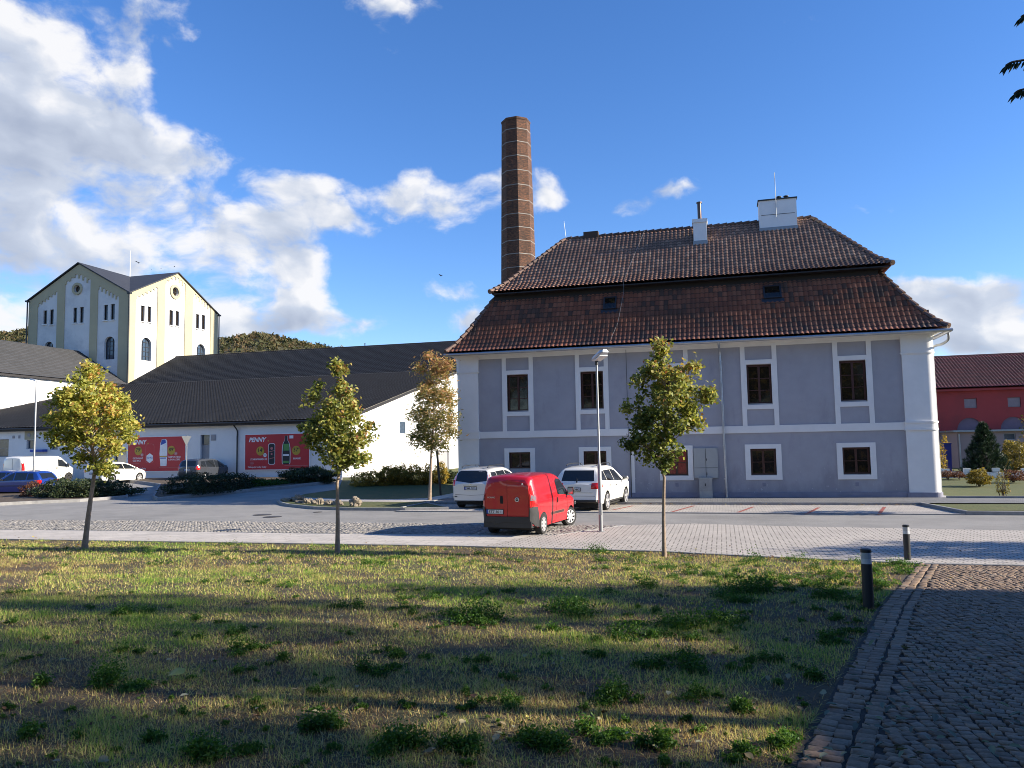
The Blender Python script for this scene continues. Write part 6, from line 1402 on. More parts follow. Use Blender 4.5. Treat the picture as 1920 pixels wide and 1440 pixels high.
    def wheels(s, nsp=7, rim_r=.68, steer=0., m=None, spw=.028):
        for x in (-s.wb / 2, s.wb / 2):
            for sg in (-1, 1):
                r = s.wr; w = .10; ri = r * rim_r; t = MB().lathe([(ri, -w), (r * .93, -w), (r, -w * .7), (r, w * .7), (r * .93, w), (ri, w), (ri * .9, w * .6), (ri * .9, -w * .6)], (0, 0, 0), 36, 'y', cap=False)
                wo = t.build('wheel', M['rubber'], s.root, smooth=True, local=True); wo.location = (x, sg * (s.tr - .01), r)
                if x > 0: wo.rotation_euler.z = steer
                MB().lathe([(ri * .93, sg * (-.02)), (ri * .93, sg * .045), (.02, sg * .04)], (0, 0, 0), 28, 'y').build('rim_recess', M['rim_dark'], wo, local=True)
                rm = MB().lathe([(ri * .99, sg * .07), (ri * 1.0, sg * .10), (ri * .93, sg * .102), (ri * .90, sg * .07)], (0, 0, 0), 36, 'y', cap=False).lathe([(.055, sg * .05), (.055, sg * .085), (.02, sg * .09)], (0, 0, 0), 16, 'y')
                for k in range(nsp):
                    a = 6.2832 * k / nsp + .3; c, q = math.cos(a), math.sin(a); u = Vector((c, 0, q)); v = Vector((-q, 0, c)); y0_, y1_ = sg * .05, sg * .098; A = u * .04 + Vector((0, y0_, 0)); B_ = u * ri * .93 + Vector((0, y0_, 0)); T_ = Vector((0, y1_ - y0_, 0))
                    rm.prism([A - v * spw * 1.15, B_ - v * spw * 1.3, B_ + v * spw * 1.3, A + v * spw * 1.15], T_)
                rm.build('rim', m or M['rim'], wo, local=True)
    def plate(s, y, z, tx, w=.52, h=.11, proud=.02):
        hx = s.bvh.ray_cast(Vector((-9, y, z)), Vector((1, 0, 0)))[0].x
        p = MB().box(hx - proud, hx + .01, y - w / 2, y + w / 2, z - h / 2, z + h / 2).build('number_plate', M['plate'], s.root, local=True)
        MB().box(hx - proud - .003, hx - proud, y + w / 2 - .05, y + w / 2, z - h / 2, z + h / 2).build('country_band', M['plate_blue'], p, local=True)
        f = MB(); f.box(hx - proud - .004, hx, y - w / 2 - .015, y + w / 2 + .015, z - h / 2 - .02, z - h / 2); f.box(hx - proud - .004, hx, y - w / 2 - .015, y + w / 2 + .015, z + h / 2, z + h / 2 + .015)
        f.box(hx - proud - .004, hx, y - w / 2 - .015, y - w / 2, z - h / 2, z + h / 2); f.box(hx - proud - .004, hx, y + w / 2, y + w / 2 + .015, z - h / 2, z + h / 2); f.build('plate_frame', M['black_plastic'], p, local=True)
        text('registration', tx, h * .66, M['ink'], p, (hx - proud - .005, y + w / 2 - .07, z - h * .33), (0, -1, 0), local=True, width=w - .10, bold=.015)
    def mirror(s, x, z, m=None, w=.2, h=.17):
        for sg in (-1, 1):
            y = sg * (s.W / 2 + .02); o = MB(); o.prism([(x, y + sg * .0, z - h * .4), (x, y + sg * w, z - h * .5), (x, y + sg * (w + .03), z), (x, y + sg * w, z + h * .5), (x, y + sg * .03, z + h * .5)], (.09, 0, 0)); o.box(x + .02, x + .07, min(y - sg * .1, y + sg * .02), max(y - sg * .1, y + sg * .02), z - h * .4, z - h * .15)
            mo = o.build('mirror', m or M['black_plastic'], s.root, local=True); MB().box(x - .006, x, min(y + sg * .03, y + sg * (w - .01)), max(y + sg * .03, y + sg * (w - .01)), z - h * .38, z + h * .4).build('mirror_glass', M['chrome'], mo, local=True)
    def rails(s, xa, xb, z, y):
        for sg in (-1, 1): MB().tube([(xa, sg * y, z - .05), (xa + .12, sg * y, z + .01), ((xa + xb) / 2, sg * y, z + .03), (xb - .12, sg * y, z + .01), (xb, sg * y, z - .06)], .02, 6).build('roof_rail', M['dark_metal'], s.root, local=True)

# ---- red delivery van
def carpos(pr, wb, track, hd, side=-1):   # centre of the car from the contact point of its rear wheel on one side (side -1 = right)
    P = G(*pr); h = Vector((math.cos(hd), math.sin(hd), 0)); r = Vector((math.sin(hd), -math.cos(hd), 0)) * (-side)
    c = P + h * (wb / 2) - r * track; return Vector((c.x, c.y, g(c.x, c.y)))
hd = R_(82.5)
v = Car('delivery_van', 'bright red delivery van with black rear bumper parked on the cobbled strip', carpos((1018, 1002), 2.51, .80, hd), hd, 1.70, -1.98, 1.93,
        [(-1.98, 1.50), (-1.95, 1.60), (-1.88, 1.68), (-1.7, 1.715), (-.6, 1.745), (.1, 1.73), (.40, 1.65), (1.08, 1.13), (1.25, 1.04), (1.7, .90), (1.88, .78), (1.93, .6)], [(-2, 1.0), (.8, .98), (1.2, .95), (2, .8)], M['red_paint'], 2.51, .30, .24, .13, .13, .26, .5, 'van', rexp=2.2)
RB = .835
rb_ = v.rear('rear_bumper', [(-.84, .25), (.84, .25), (.84, .84), (.70, .82), (.655, .56), (-.655, .56), (-.70, .82), (-.84, .84)], .035, M['black_plastic'])
v.sides('rear_bumper', [(-1.97, .25), (-1.58, .25), (-1.64, .50), (-1.78, .84), (-1.95, .84)], .02, M['black_plastic'])
MB().box(-2.0, -1.72, -.74, .74, .25, .44).build('rear_valance', M['black_plastic'], v.root, local=True)
dl = v.rear('rear_door', [(-.655, .575), (-.006, .575), (-.006, 1.60), (-.55, 1.60), (-.64, 1.50), (-.665, 1.2)], .012, M['red_paint'])
dl['label'] = 'right rear door with a round badge'
dr_ = v.rear('rear_door', [(.006, .575), (.655, .575), (.665, 1.2), (.64, 1.50), (.55, 1.60), (.006, 1.60)], .012, M['red_paint'])
v.rear('door_gap', [(-.012, .57), (.012, .57), (.012, 1.61), (-.012, 1.61)], .008, M['under'])
v.rear('door_handle', rrh := [(.13, .93), (.21, .93), (.225, 1.03), (.21, 1.15), (.14, 1.15), (.125, 1.03)], .022, M['under'])
v.plate(.39, .70, '5T7 5011')
hx = v.bvh.ray_cast(Vector((-9, -.31, 1.05)), Vector((1, 0, 0)))[0].x
bd = MB().lathe([(.065, 0), (.065, -.02), (.055, -.024), (.01, -.024)], (hx - .012, -.31, 1.05), 24, 'x').build('round_badge', M['rim'], v.root, local=True); MB().lathe([(.042, 0), (.042, -.004), (.01, -.004)], (hx - .036, -.31, 1.05), 20, 'x').build('badge_centre', M['ink'], bd, local=True)
text('badge_letters', 'FIAT', .026, M['rim'], bd, (hx - .042, -.275, 1.04), (0, -1, 0), local=True)
text('lettering', 'FIORINO', .045, M['rim'], v.root, (hx - .016, .62, 1.085), (0, -1, 0), local=True, bold=.01)
for sg in (-1, 1):
    a = v.rear('tail_light', [(sg * .70, .86), (sg * .845, .86), (sg * .85, 1.38), (sg * .80, 1.38), (sg * .70, 1.20)][::sg], .018, M['tail']); 
    v.rear('clear_lamp', [(sg * .72, 1.02), (sg * .82, 1.02), (sg * .82, 1.17), (sg * .725, 1.17)][::sg], .024, M['tail_clear'])
    v.panel('tail_light', [(-1.965, .86), (-1.86, .88), (-1.88, 1.10), (-1.90, 1.45), (-1.955, 1.45)], (0, sg, 0), .010, M['tail'])
    w = v.panel('door_window', [(.02, 1.08), (.95, 1.02), (.98, 1.08), (.42, 1.53), (.10, 1.56), (-.02, 1.48)], (0, sg, 0), .006, M['car_glass'])
    v.panel('window_trim', [(.80, 1.00), (1.10, .98), (1.12, 1.06), (1.0, 1.10), (.90, 1.08)], (0, sg, 0), .012, M['black_plastic'])
    v.panel('door_handle', [(-.10, .84), (-.03, .84), (-.02, .99), (-.09, .99)], (0, sg, 0), .02, M['under'])
    for xa in ([(-.14, .30), (-.125, .30), (-.125, 1.60), (-.14, 1.60)], [(.92, .95), (.935, .95), (.90, .42), (.885, .42)]): v.panel('door_gap', xa, (0, sg, 0), .002, M['under'])
    s_ = v.panel('side_stripe', [(-.62, .50), (.62, .50), (.62, .60), (-.62, .60)], (0, sg, 0), .004, M['black_plastic'] if False else M['red_line'])
    for k in range(12): v.panel('stripe_mark', [(-.60 + k * .10, .515), (-.525 + k * .10, .515), (-.515 + k * .10, .585), (-.59 + k * .10, .585)], (0, sg, 0), .006, M['dark_metal'])
v.front('windscreen', [(-.60, 1.12), (.60, 1.12), (.52, 1.62), (-.52, 1.62)], .006, M['car_glass'])
hy = v.bvh.ray_cast(Vector((-9, -.42, 1.50)), Vector((1, 0, 0)))[0].x; MB().lathe([(.025, 0), (.02, -.015), (.005, -.018)], (hx - .01, -.47, 1.49), 12, 'x').build('washer_nozzle', M['rim'], v.root, local=True)
v.mirror(.80, 1.14, None, .2, .24); v.wheels(8, .70, R_(-24), spw=.024)

# ---- white SUV
hd = R_(82.5)
s = Car('parked_suv', 'large cream-white SUV parked in front of the lavender house behind the street lamp', carpos((1137, 956.5), 2.89, .86, hd), hd, 1.88, -2.44, 2.42,
        [(-2.44, .98), (-2.40, 1.08), (-2.20, 1.44), (-2.08, 1.60), (-1.95, 1.66), (-1.2, 1.72), (-.2, 1.73), (.3, 1.66), (1.15, 1.18), (1.35, 1.10), (2.1, 1.0), (2.35, .85), (2.42, .65)], [(-2.5, 1.12), (1., 1.02), (2.5, .9)], M['white_paint'], 2.89, .36, .30, .26, .09, .26, .55, rexp=2.)
def rearset(c, Wh, glass, lamp, bump, plate_, z0, hitch=False, low=M['black_plastic']):
    if glass: c.rear('rear_window', glass, .006, M['car_glass'])
    for sg in (-1, 1): c.rear('tail_light', [(sg * y, z) for y, z in lamp][::sg], .014, M['tail'])
    c.rear('lower_bumper', bump, .022, low); c.plate(*plate_)
rearset(s, .9, [(-.66, 1.18), (.66, 1.18), (.60, 1.58), (-.60, 1.58)], [(.55, .88), (.85, .88), (.86, 1.12), (.58, 1.10)], [(-.84, .34), (.84, .34), (.84, .46), (-.84, .46)], (0.12, .86, '9SA 3862', .50, .11), 0)
s.rear('tailgate_seam', [(-.80, .60), (.80, .60), (.80, .612), (-.80, .612)], .003, M['under']); s.rear('lower_trim', [(-.62, .72), (.62, .72), (.62, .74), (-.62, .74)], .006, M['chrome']); s.rear('rear_wiper', [(.0, 1.12), (.05, 1.12), (.05, 1.30), (.0, 1.22)], .02, M['black_plastic'])
MB().box(-2.50, -2.40, .05, .10, .30, .42).lathe([(.028, -.02), (.028, .03)], (-2.50, .075, .40), 10).build('tow_hitch', M['chrome'], s.root, local=True)
for sg in (-1, 1):
    s.panel('tail_light', [(-2.42, .90), (-2.16, .93), (-2.20, 1.08), (-2.36, 1.10)], (0, sg, 0), .010, M['tail'])
    s.panel('quarter_window', [(-2.08, 1.20), (-1.42, 1.16), (-1.42, 1.54), (-1.90, 1.52)], (0, sg, 0), .006, M['car_glass'])
    s.panel('door_window', [(-1.36, 1.16), (-.40, 1.11), (-.42, 1.56), (-1.36, 1.55)], (0, sg, 0), .006, M['car_glass']); s.panel('door_window', [(-.34, 1.11), (.90, 1.06), (.30, 1.50), (-.05, 1.56), (-.35, 1.56)], (0, sg, 0), .006, M['car_glass'])
    for q in ([(-.39, .42), (-.378, .42), (-.365, 1.10), (-.377, 1.10)], [(-1.25, .75), (-1.238, .75), (-1.38, 1.15), (-1.392, 1.15)], [(.85, .40), (.862, .40), (.93, 1.05), (.918, 1.05)]): s.panel('door_gap', q, (0, sg, 0), .002, M['under'])
    s.panel('door_handle', [(-1.2, .95), (-1.0, .95), (-1.0, .985), (-1.2, .985)], (0, sg, 0), .03, M['chrome']); s.panel('door_handle', [(-.3, .93), (-.1, .93), (-.1, .965), (-.3, .965)], (0, sg, 0), .03, M['chrome'])
    s.panel('sill_trim', [(-1.0, .30), (1.0, .30), (1.0, .37), (-1.0, .37)], (0, sg, 0), .012, M['black_plastic'])
s.front('windscreen', [(-.66, 1.18), (.66, 1.18), (.56, 1.60), (-.56, 1.60)], .006, M['car_glass']); s.mirror(.72, 1.15, M['white_paint'], .22, .18); s.rails(-1.8, .1, 1.80, .62); s.wheels(5, .76, 0, spw=.036)
MB().tube([(-1.7, .0, 1.74), (-1.75, .0, 1.86)], .008, 5).build('antenna', M['black_plastic'], s.root, local=True)

# ---- silver minivan behind the red van
hd = R_(84)
m_ = Car('parked_minivan', 'pale silver minivan with tall tail lights, partly hidden behind the red van', carpos((866, 951.5), 2.72, .80, hd, 1), hd, 1.82, -2.22, 2.3,
         [(-2.22, .98), (-2.18, 1.10), (-2.02, 1.42), (-1.92, 1.56), (-1.8, 1.62), (-1.0, 1.68), (0, 1.68), (.4, 1.60), (1.3, 1.08), (1.9, .95), (2.25, .80), (2.3, .6)], [(-2.5, 1.06), (1., 1.0), (2.5, .9)], M['silver_paint'], 2.72, .33, .26, .28, .09, .28, .6, rexp=2.)
rearset(m_, .9, [(-.70, 1.16), (0, 1.08), (.70, 1.16), (.66, 1.50), (.56, 1.58), (-.56, 1.58), (-.66, 1.50)], [(.72, .96), (.86, .96), (.88, 1.25), (.80, 1.50), (.72, 1.48)], [(-.80, .30), (.80, .30), (.80, .36), (-.80, .36)], (.0, .87, '3M8 7359', .52, .11), 0)
m_.rear('tailgate_seam', [(-.70, .60), (0, .57), (.70, .60), (.70, .612), (0, .582), (-.70, .612)], .003, M['under']); m_.rear('plate_trim', [(-.33, .95), (.33, .95), (.33, .975), (-.33, .975)], .02, M['chrome']); m_.rear('emblem', [(-.05, 1.00), (.05, 1.00), (.05, 1.03), (-.05, 1.03)], .01, M['chrome'])
for sg in (-1, 1):
    m_.rear('reflector', [(sg * .60, .50), (sg * .78, .50), (sg * .78, .54), (sg * .60, .54)][::sg], .014, M['black_plastic'])
    m_.panel('tail_light', [(-2.2, .98), (-2.08, 1.0), (-2.02, 1.25), (-1.93, 1.48), (-1.98, 1.50), (-2.12, 1.25)], (0, sg, 0), .010, M['tail'])
    m_.panel('quarter_window', [(-1.88, 1.18), (-1.2, 1.12), (-1.2, 1.50), (-1.72, 1.50)], (0, sg, 0), .006, M['car_glass']); m_.panel('door_window', [(-1.14, 1.12), (-.2, 1.08), (-.22, 1.54), (-1.14, 1.52)], (0, sg, 0), .006, M['car_glass']); m_.panel('door_window', [(-.14, 1.08), (1.05, 1.04), (.45, 1.42), (.1, 1.52), (-.14, 1.53)], (0, sg, 0), .006, M['car_glass'])
m_.front('windscreen', [(-.64, 1.14), (.64, 1.14), (.54, 1.54), (-.54, 1.54)], .006, M['car_glass']); m_.mirror(.85, 1.10, M['silver_paint']); m_.rails(-1.75, .1, 1.75, .58); m_.wheels(7, .72)
MB().tube([(-1.6, .0, 1.68), (-1.66, .0, 1.82)], .008, 5).build('antenna', M['black_plastic'], m_.root, local=True)

# ---- far car park
hd = R_(90)
w_ = Car('parked_hatchback', 'white hatchback with dark side windows parked under the left red poster', carpos((209, 908), 2.6, .80, hd), hd, 1.78, -2.12, 2.18,
         [(-2.12, .98), (-2.08, 1.04), (-1.75, 1.28), (-1.3, 1.42), (-.6, 1.49), (.0, 1.48), (.5, 1.36), (1.25, .99), (1.8, .86), (2.1, .70), (2.18, .55)], [(-2.2, .98), (0, .92), (1.2, .92), (2.2, .7)], M['white_paint'], 2.6, .32, .20, .36, .10, .24, .6)
rearset(w_, .9, [(-.60, 1.04), (.60, 1.04), (.50, 1.32), (-.50, 1.32)], [(.62, .82), (.80, .82), (.82, .97), (.62, .97)], [(-.75, .28), (.75, .28), (.75, .40), (-.75, .40)], (0, .74, '4AB 2186'), 0)
for sg in (-1, 1):
    w_.panel('tail_light', [(-2.08, .84), (-1.85, .86), (-1.88, .96), (-2.05, .98)], (0, sg, 0), .01, M['tail']); w_.panel('side_window', [(-1.55, 1.06), (-.2, 1.0), (-.22, 1.38), (-1.0, 1.36)], (0, sg, 0), .006, M['car_glass']); w_.panel('side_window', [(-.16, 1.0), (1.02, .97), (.45, 1.26), (.1, 1.36), (-.17, 1.38)], (0, sg, 0), .006, M['car_glass'])
    w_.panel('door_gap', [(-.2, .3), (-.185, .3), (-.185, 1.0), (-.2, 1.0)], (0, sg, 0), .002, M['under'])
w_.front('windscreen', [(-.62, 1.06), (.62, 1.06), (.52, 1.38), (-.52, 1.38)], .006, M['car_glass']); w_.mirror(.75, 1.02, M['white_paint'], .16, .13); w_.wheels(7, .72)

p = G(126, 903)
V_ = Car('white_panel_van', 'white panel van with grey rear doors parked at the far left by the shop wall', Vector((p.x - .82, p.y - 1.55, g(p.x, p.y))), hd, 1.92, -2.50, 2.28,
         [(-2.50, 1.80), (-2.46, 1.90), (-2.3, 1.96), (.6, 1.97), (.9, 1.92), (1.70, 1.22), (1.9, 1.12), (2.2, .95), (2.28, .7)], [(-2.6, 1.15), (1., 1.12), (2.3, .9)], M['white_paint'], 3.1, .33, .28, .10, .12, .12, .55, 'van')
rearset(V_, .9, None, [(.84, .80), (.93, .80), (.93, 1.45), (.85, 1.45)], [(-.90, .32), (.90, .32), (.90, .52), (-.90, .52)], (.35, .90, '2AC 4471'), 0)
V_.rear('door_gap', [(-.008, .52), (.008, .52), (.008, 1.9), (-.008, 1.9)], .004, M['under'])
for sg in (-1, 1):
    V_.panel('tail_light', [(-2.49, .80), (-2.36, .80), (-2.36, 1.50), (-2.49, 1.50)], (0, sg, 0), .015, M['tail']); V_.panel('door_window', [(.55, 1.18), (1.45, 1.12), (1.50, 1.20), (.98, 1.68), (.60, 1.72)], (0, sg, 0), .006, M['car_glass']); V_.panel('side_rail', [(-2.2, .95), (-.4, .95), (-.4, .99), (-2.2, .99)], (0, sg, 0), .01, M['black_plastic'])
    for x in (-.42, .50): V_.panel('door_gap', [(x, .35), (x + .015, .35), (x + .015, 1.75), (x, 1.75)], (0, sg, 0), .002, M['under'])
    V_.panel('door_handle', [(.38, 1.0), (.46, 1.0), (.46, 1.14), (.38, 1.14)], (0, sg, 0), .02, M['under'])
V_.front('windscreen', [(-.72, 1.22), (.72, 1.22), (.62, 1.85), (-.62, 1.85)], .006, M['car_glass']); V_.mirror(1.25, 1.25, M['black_plastic'], .2, .28); V_.wheels(6, .62, m=M['rim_dark'])

p = G(352, 905)
c_ = Car('parked_estate_car', 'dark grey small family car parked between the left red poster and the grey door', Vector((p.x - .45, p.y + 2.6, g(p.x, p.y))), hd, 1.74, -2.08, 2.05,
         [(-2.08, 1.0), (-2.04, 1.12), (-1.88, 1.46), (-1.72, 1.57), (-.9, 1.62), (0, 1.61), (.35, 1.53), (1.25, 1.03), (1.75, .90), (2.0, .74), (2.05, .55)], [(-2.2, 1.0), (1., .95), (2.2, .8)], M['dark_paint'], 2.55, .32, .24, .24, .10, .24, .5)
rearset(c_, .9, [(-.62, 1.12), (.62, 1.12), (.55, 1.48), (-.55, 1.48)], [(.66, .85), (.84, .85), (.86, 1.12), (.70, 1.12)], [(-.78, .30), (.78, .30), (.78, .70), (-.78, .70)], (0, .86, '6AE 0953'), 0)
for sg in (-1, 1):
    c_.panel('tail_light', [(-2.05, .86), (-1.86, .88), (-1.84, 1.08), (-2.02, 1.12)], (0, sg, 0), .01, M['tail'])
    for q in ([(-1.72, 1.08), (-1.15, 1.05), (-1.15, 1.46), (-1.58, 1.44)], [(-1.08, 1.05), (-.15, 1.01), (-.16, 1.50), (-1.08, 1.47)], [(-.08, 1.01), (.98, .98), (.40, 1.36), (.1, 1.47), (-.09, 1.50)]): c_.panel('side_window', q, (0, sg, 0), .006, M['car_glass'])
c_.front('windscreen', [(-.6, 1.10), (.6, 1.10), (.5, 1.48), (-.5, 1.48)], .006, M['car_glass']); c_.mirror(.80, 1.04, M['dark_paint'], .16, .14); c_.wheels(6, .68)

p = G(16, 930); hd = R_(186)
b_ = Car('parked_hatchback', 'blue hatchback at the left edge, in front of the white panel van', Vector((p.x - .0, p.y + .9, g(p.x, p.y))), hd, 1.64, -1.88, 1.95,
         [(-1.88, .95), (-1.86, 1.02), (-1.62, 1.30), (-1.48, 1.41), (-.9, 1.46), (-.1, 1.45), (.25, 1.38), (.95, .96), (1.6, .86), (1.9, .72), (1.95, .5)], [(-2., .92), (1., .88), (2., .75)], M['blue_paint'], 2.45, .29, .24, .24, .07, .22, .4)
rearset(b_, .8, [(-.58, 1.0), (.58, 1.0), (.50, 1.33), (-.50, 1.33)], [(.62, .72), (.78, .72), (.80, .92), (.62, .92)], [(-.76, .32), (.76, .32), (.76, .46), (-.76, .46)], (0, .66, '1AT 5520'), 0)
for sg in (-1, 1):
    b_.panel('tail_light', [(-1.86, .72), (-1.74, .72), (-1.72, .92), (-1.84, .94)], (0, sg, 0), .01, M['tail'])
    for q in ([(-1.50, .98), (-1.02, .96), (-1.04, 1.34), (-1.34, 1.33)], [(-.95, .96), (-.16, .93), (-.17, 1.37), (-.96, 1.35)], [(-.08, .93), (.74, .90), (.28, 1.22), (.06, 1.34), (-.09, 1.37)]): b_.panel('side_window', q, (0, sg, 0), .006, M['car_glass'])
    b_.panel('side_strip', [(-1.5, .58), (1.5, .58), (1.5, .62), (-1.5, .62)], (0, sg, 0), .012, M['black_plastic'])
b_.front('windscreen', [(-.56, 1.0), (.56, 1.0), (.48, 1.34), (-.48, 1.34)], .006, M['car_glass']); b_.mirror(.58, .98, None, .14, .12); b_.wheels(6, .6)
b2 = copy_tree(b_.root); b2.location = b_.root.location + Vector((-3.0, 1.2, .0)); b2['label'] = 'second blue hatchback at the left edge, mostly hidden behind the nearer blue one'

# ================================================================== STREET FURNITURE
L = empty('street_lamp', G(1127, 997), 'tall grey two-step street lamp with a lantern head in front of the white SUV', 'street lamp')
b = L.location; zt = onY(1121, 678, b.y).z; zs_ = onY(1125, 872, b.y).z; xt = b.x
MB().tube([(b.x, b.y, b.z - .02), (b.x, b.y, zs_ - .04), (b.x, b.y, zs_ + .04), (b.x, b.y, zt)], [.060, .060, .036, .034], 20).build('pole', M['zinc_dull'], L, smooth=True)
MB().lathe([(.12, 0), (.12, .015), (.08, .02)], (b.x, b.y, b.z), 20).build('base_plate', M['zinc_dull'], L)
MB().box(b.x - .045, b.x + .045, b.y - .076, b.y - .07, b.z + .5, b.z + .85).build('access_door', M['zinc'], L)
hd_ = MB(); f = Vector((.62, -.72, .30)).normalized(); r_ = Vector((.72, .62, 0)).normalized(); u_ = r_.cross(f).normalized(); c = Vector((b.x, b.y, zt + .03)); u_ = u_ if u_.z > 0 else -u_
prof = [(-.15, 0), (.15, 0), (.17, .05), (.10, .15), (-.10, .15), (-.17, .05)]
def ringp(t, k, dz=0): return [c + f * t + r_ * (a * k) + u_ * (q * k + dz) for a, q in prof]
R1, R2, R3, R4 = ringp(-.14, .45, .04), ringp(-.05, .8, .02), ringp(.42, 1.0), ringp(.56, .6, .03); vs = R1 + R2 + R3 + R4; fs = [tuple(range(5, -1, -1)), tuple(range(18, 24))] + [(o * 6 + i, o * 6 + (i + 1) % 6, o * 6 + 6 + (i + 1) % 6, o * 6 + 6 + i) for o in range(3) for i in range(6)]
hd_.add(vs, fs); h_ = hd_.build('lamp_head', M['lamp_head'], L); MB().prism([c + f * .03 - r_ * .12 - u_ * .004, c + f * .42 - r_ * .14 - u_ * .004, c + f * .42 + r_ * .14 - u_ * .004, c + f * .03 + r_ * .12 - u_ * .004], -u_ * .025).build('diffuser', M['lamp_glass'], h_)
MB().tube([(b.x, b.y, zt - .1), (b.x, b.y, zt + .08)], .055, 12).build('spigot', M['dark_metal'], L)
p = G(62, 924); L2 = empty('street_lamp', p, 'distant slim street lamp with a flat head, before the white panel van', 'street lamp'); zt = onY(64, 712, p.y).z
MB().tube([p, Vector((p.x, p.y, p.z + 1.6)), Vector((p.x, p.y, p.z + 1.62)), Vector((p.x, p.y, zt - .1)), Vector((p.x - .08, p.y, zt))], [.075, .075, .055, .05, .04], 12).build('pole', M['zinc_dull'], L2, smooth=True)
MB().prism([(p.x + .02, p.y - .1, zt - .02), (p.x - .42, p.y - .1, zt + .08), (p.x - .46, p.y - .1, zt + .03), (p.x - .40, p.y - .1, zt - .02), (p.x, p.y - .1, zt - .10)], (0, .2, 0)).build('lamp_head', M['lamp_head'], L2)
for (px, py, pt, lab) in ((1629, 1141, 1029, 'black bollard light in the grass at the path edge, nearer of the two'), (1702, 1050, 984, 'black bollard light at the corner of lawn and paving, farther of the two')):
    p = G(px, py); zt = onY(px - 5, pt, p.y).z; B_ = empty('bollard_light', p, lab, 'bollard', 'bollard lights along the cobbled path'); h = zt - p.z; r = .068
    MB().lathe([(r, -.05), (r, h - .19)], p, 28).build('post', M['dark_metal'], B_, smooth=True)
    MB().lathe([(r * .96, h - .19), (r * .96, h - .045)], p, 28).build('lens', M['bollard_glass'] if 'bollard_glass' in M else M.setdefault('bollard_glass', mat('clear_lens', (.42, .44, .46), .08, 0., 1., spec=.8)), B_, smooth=True)
    MB().lathe([(r * .97, h - .125), (r * .35, h - .05)], p, 28).lathe([(r * .972, h - .19), (r * .972, h - .125)], p, 28).build('reflector', M['lamp_head'], B_, smooth=True)
    MB().lathe([(r, h - .045), (r, h - .005), (r * .9, h)], p, 28).build('cap', M['dark_metal'], B_, smooth=True)
p = G(349, 912); S_ = empty('road_sign', p, 'back of a grey triangular give-way sign on a pole beside the left red poster', 'road sign'); a = onY(344, 818, p.y); bq = onY(363, 818.5, p.y); cq = onY(350, 844, p.y)
MB().tube([p, (p.x, p.y, a.z + .05)], .035, 10).build('pole', M['zinc_dull'], S_)
tv = Vector((.28, .96, 0)); ctr_ = Vector((p.x, p.y - .05, a.z)); w_s = .36
MB().prism([ctr_ - tv * w_s, ctr_ + tv * w_s, ctr_ + Vector((0, 0, -.64))], Vector((.02, -.016, 0))).build('sign_plate', mat('sign_back_grey', (.07, .08, .09), .6), S_)
# rocks on the island
rs = np.random.RandomState(90)
LAB = ['largest pale rock with a sunlit rounded top at the right end of the rock row', 'rough pale rock at the left end of the rock row, second from the kerb curve', 'flat dark rock at the far left tip of the island', 'low pale rock left of the trunk line in the rock row', 'small sunlit rock in the middle of the rock row', 'brownish rock just right of the green young maple trunk', 'small rock between the brownish rock and the largest rock', 'small low rock at the kerb in front of the rough pale rock']
for i, (x0_, x1_, yt, yb) in enumerate([(652, 674, 936, 954), (545, 566, 931, 944), (524, 546, 936, 944), (566, 584, 937, 948), (582, 602, 938, 950), (622, 640, 940, 952), (604, 622, 941, 952), (552, 566, 941, 948)]):
    p = G((x0_ + x1_) / 2, yb); s_ = abs(onY(x1_, yb, p.y).x - onY(x0_, yb, p.y).x) / 2; h = onY(x0_, yt, p.y).z - p.z
    bm = bmesh.new(); bmesh.ops.create_icosphere(bm, subdivisions=4, radius=1.)
    o1, o2, o3 = rs.uniform(0, 9, 3)
    for vtx in bm.verts:
        q = vtx.co; k = 1 + .22 * math.sin(q.x * 2.3 + o1) * math.cos(q.y * 2.9 + o2) + .12 * math.sin(q.z * 5.1 + q.x * 4 + o3) + .05 * math.sin(q.x * 11 + q.y * 9) ; q = q * k
        q = Vector((round(q.x * 3.2) / 3.2 * .5 + q.x * .5, round(q.y * 3.2) / 3.2 * .5 + q.y * .5, round(q.z * 3) / 3 * .5 + q.z * .5)); vtx.co = (q.x * s_, q.y * s_ * .8, max(q.z * h * .62 + h * .38, -.1))
    me = bpy.data.meshes.new('rock'); bm.to_mesh(me); bm.free(); o = link('rock', me, M['rock']); o.location = (p.x, p.y + s_ * .5, p.z + .06); tag(o, LAB[i], 'rock', 'rocks on the kerbed island')
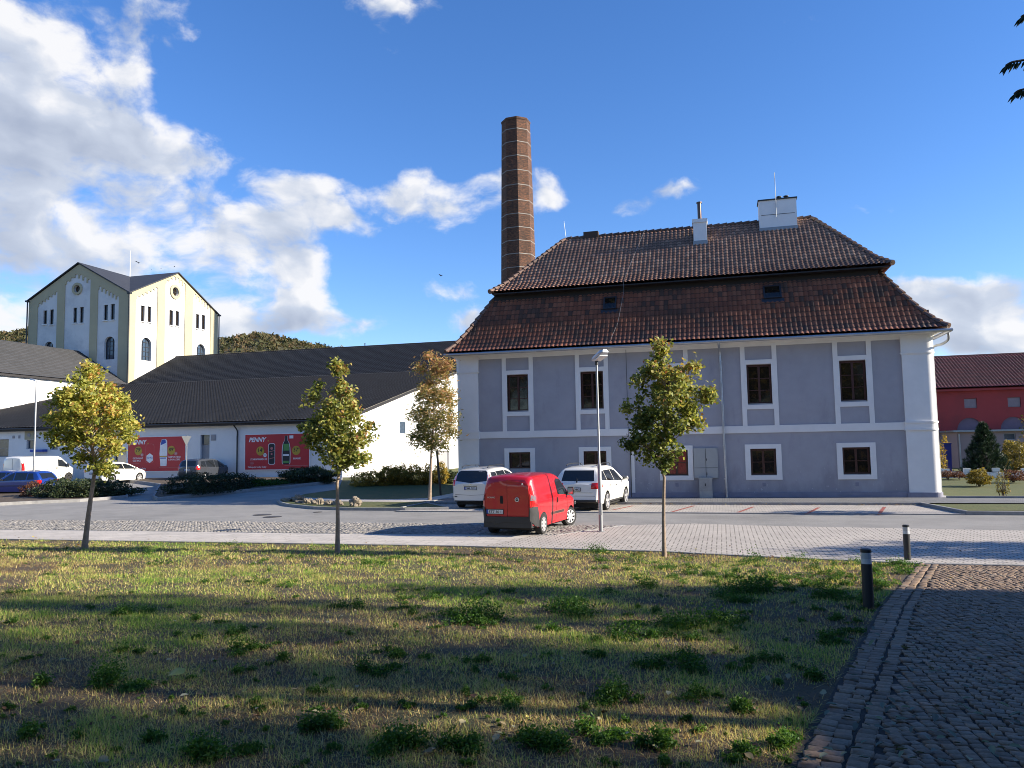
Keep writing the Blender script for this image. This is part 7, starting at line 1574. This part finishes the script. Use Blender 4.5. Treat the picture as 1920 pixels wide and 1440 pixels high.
# blue bin
a, bq = onY(1771, 858, 62.), onY(1782, 832, 62.); t = empty('waste_bin', ((a.x + bq.x) / 2, 62, 0), 'dark blue wheeled bin behind the yellow sapling by the red building', 'bin'); hB = bq.z - .02
MB().prism([(a.x, 62, .1), (bq.x, 62, .1), (bq.x + .05, 62, hB), (a.x - .03, 62, hB)], (0, .6, 0)).build('bin_body', M['bluebin'], t); MB().prism([(a.x - .06, 61.95, hB), (bq.x + .08, 61.95, hB), (bq.x + .05, 61.95, hB + .08), (a.x, 61.95, hB + .08)], (0, .7, 0)).build('lid', M['bluebin'], t)
# birds
def bird(px, py, Y, lab, fly=False, s_=.16, name='bird'):
    p = onY(px, py, Y); mb = MB()
    prof = [(-1.0, .02, .0), (-.6, .10, .0), (-.1, .22, .02), (.3, .20, .08), (.5, .11, .22), (.68, .12, .32), (.82, .07, .30), (.98, .015, .27)]
    vs, fs = [], []
    for x, r, z in prof:
        for k in range(8): vs.append((x * s_, r * s_ * math.cos(k * math.pi / 4), (z + r * math.sin(k * math.pi / 4)) * s_))
    for i in range(len(prof) - 1):
        for k in range(8): fs.append((i * 8 + k, i * 8 + (k + 1) % 8, i * 8 + 8 + (k + 1) % 8, i * 8 + 8 + k))
    fs += [tuple(range(7, -1, -1)), tuple(range(56, 64))]; mb.add(vs, fs)
    if fly:
        for sg in (-1, 1): mb.add([(-.25 * s_, sg * .1 * s_, .1 * s_), (.3 * s_, sg * .1 * s_, .1 * s_), (.2 * s_, sg * .9 * s_, .55 * s_), (-.1 * s_, sg * 1.5 * s_, .5 * s_), (-.3 * s_, sg * .8 * s_, .45 * s_)], [(0, 1, 2, 3, 4)])
    o = mb.build(name, M['bird']); o.location = p + Vector((0, 0, .2 * s_)); o.rotation_euler.z = 2.6; tag(o, lab, 'bird', 'birds around the tower')
zr = ZPK + .2
bird(284, 506.5, YPK, 'bird perched on the right ridge of the tower, leftmost of the three'); bird(302, 504, YPK, 'bird perched on the right ridge of the tower, middle of the three'); bird(327, 500.5, YPK, 'bird perched at the peak of the right tower gable', s_=.22)
bird(260, 494, 70, 'dark bird flying above the tower roof, right of its rod', True, .3); bird(827, 518, 60, 'small bird flying in the sky left of the brick chimney', True, .2)
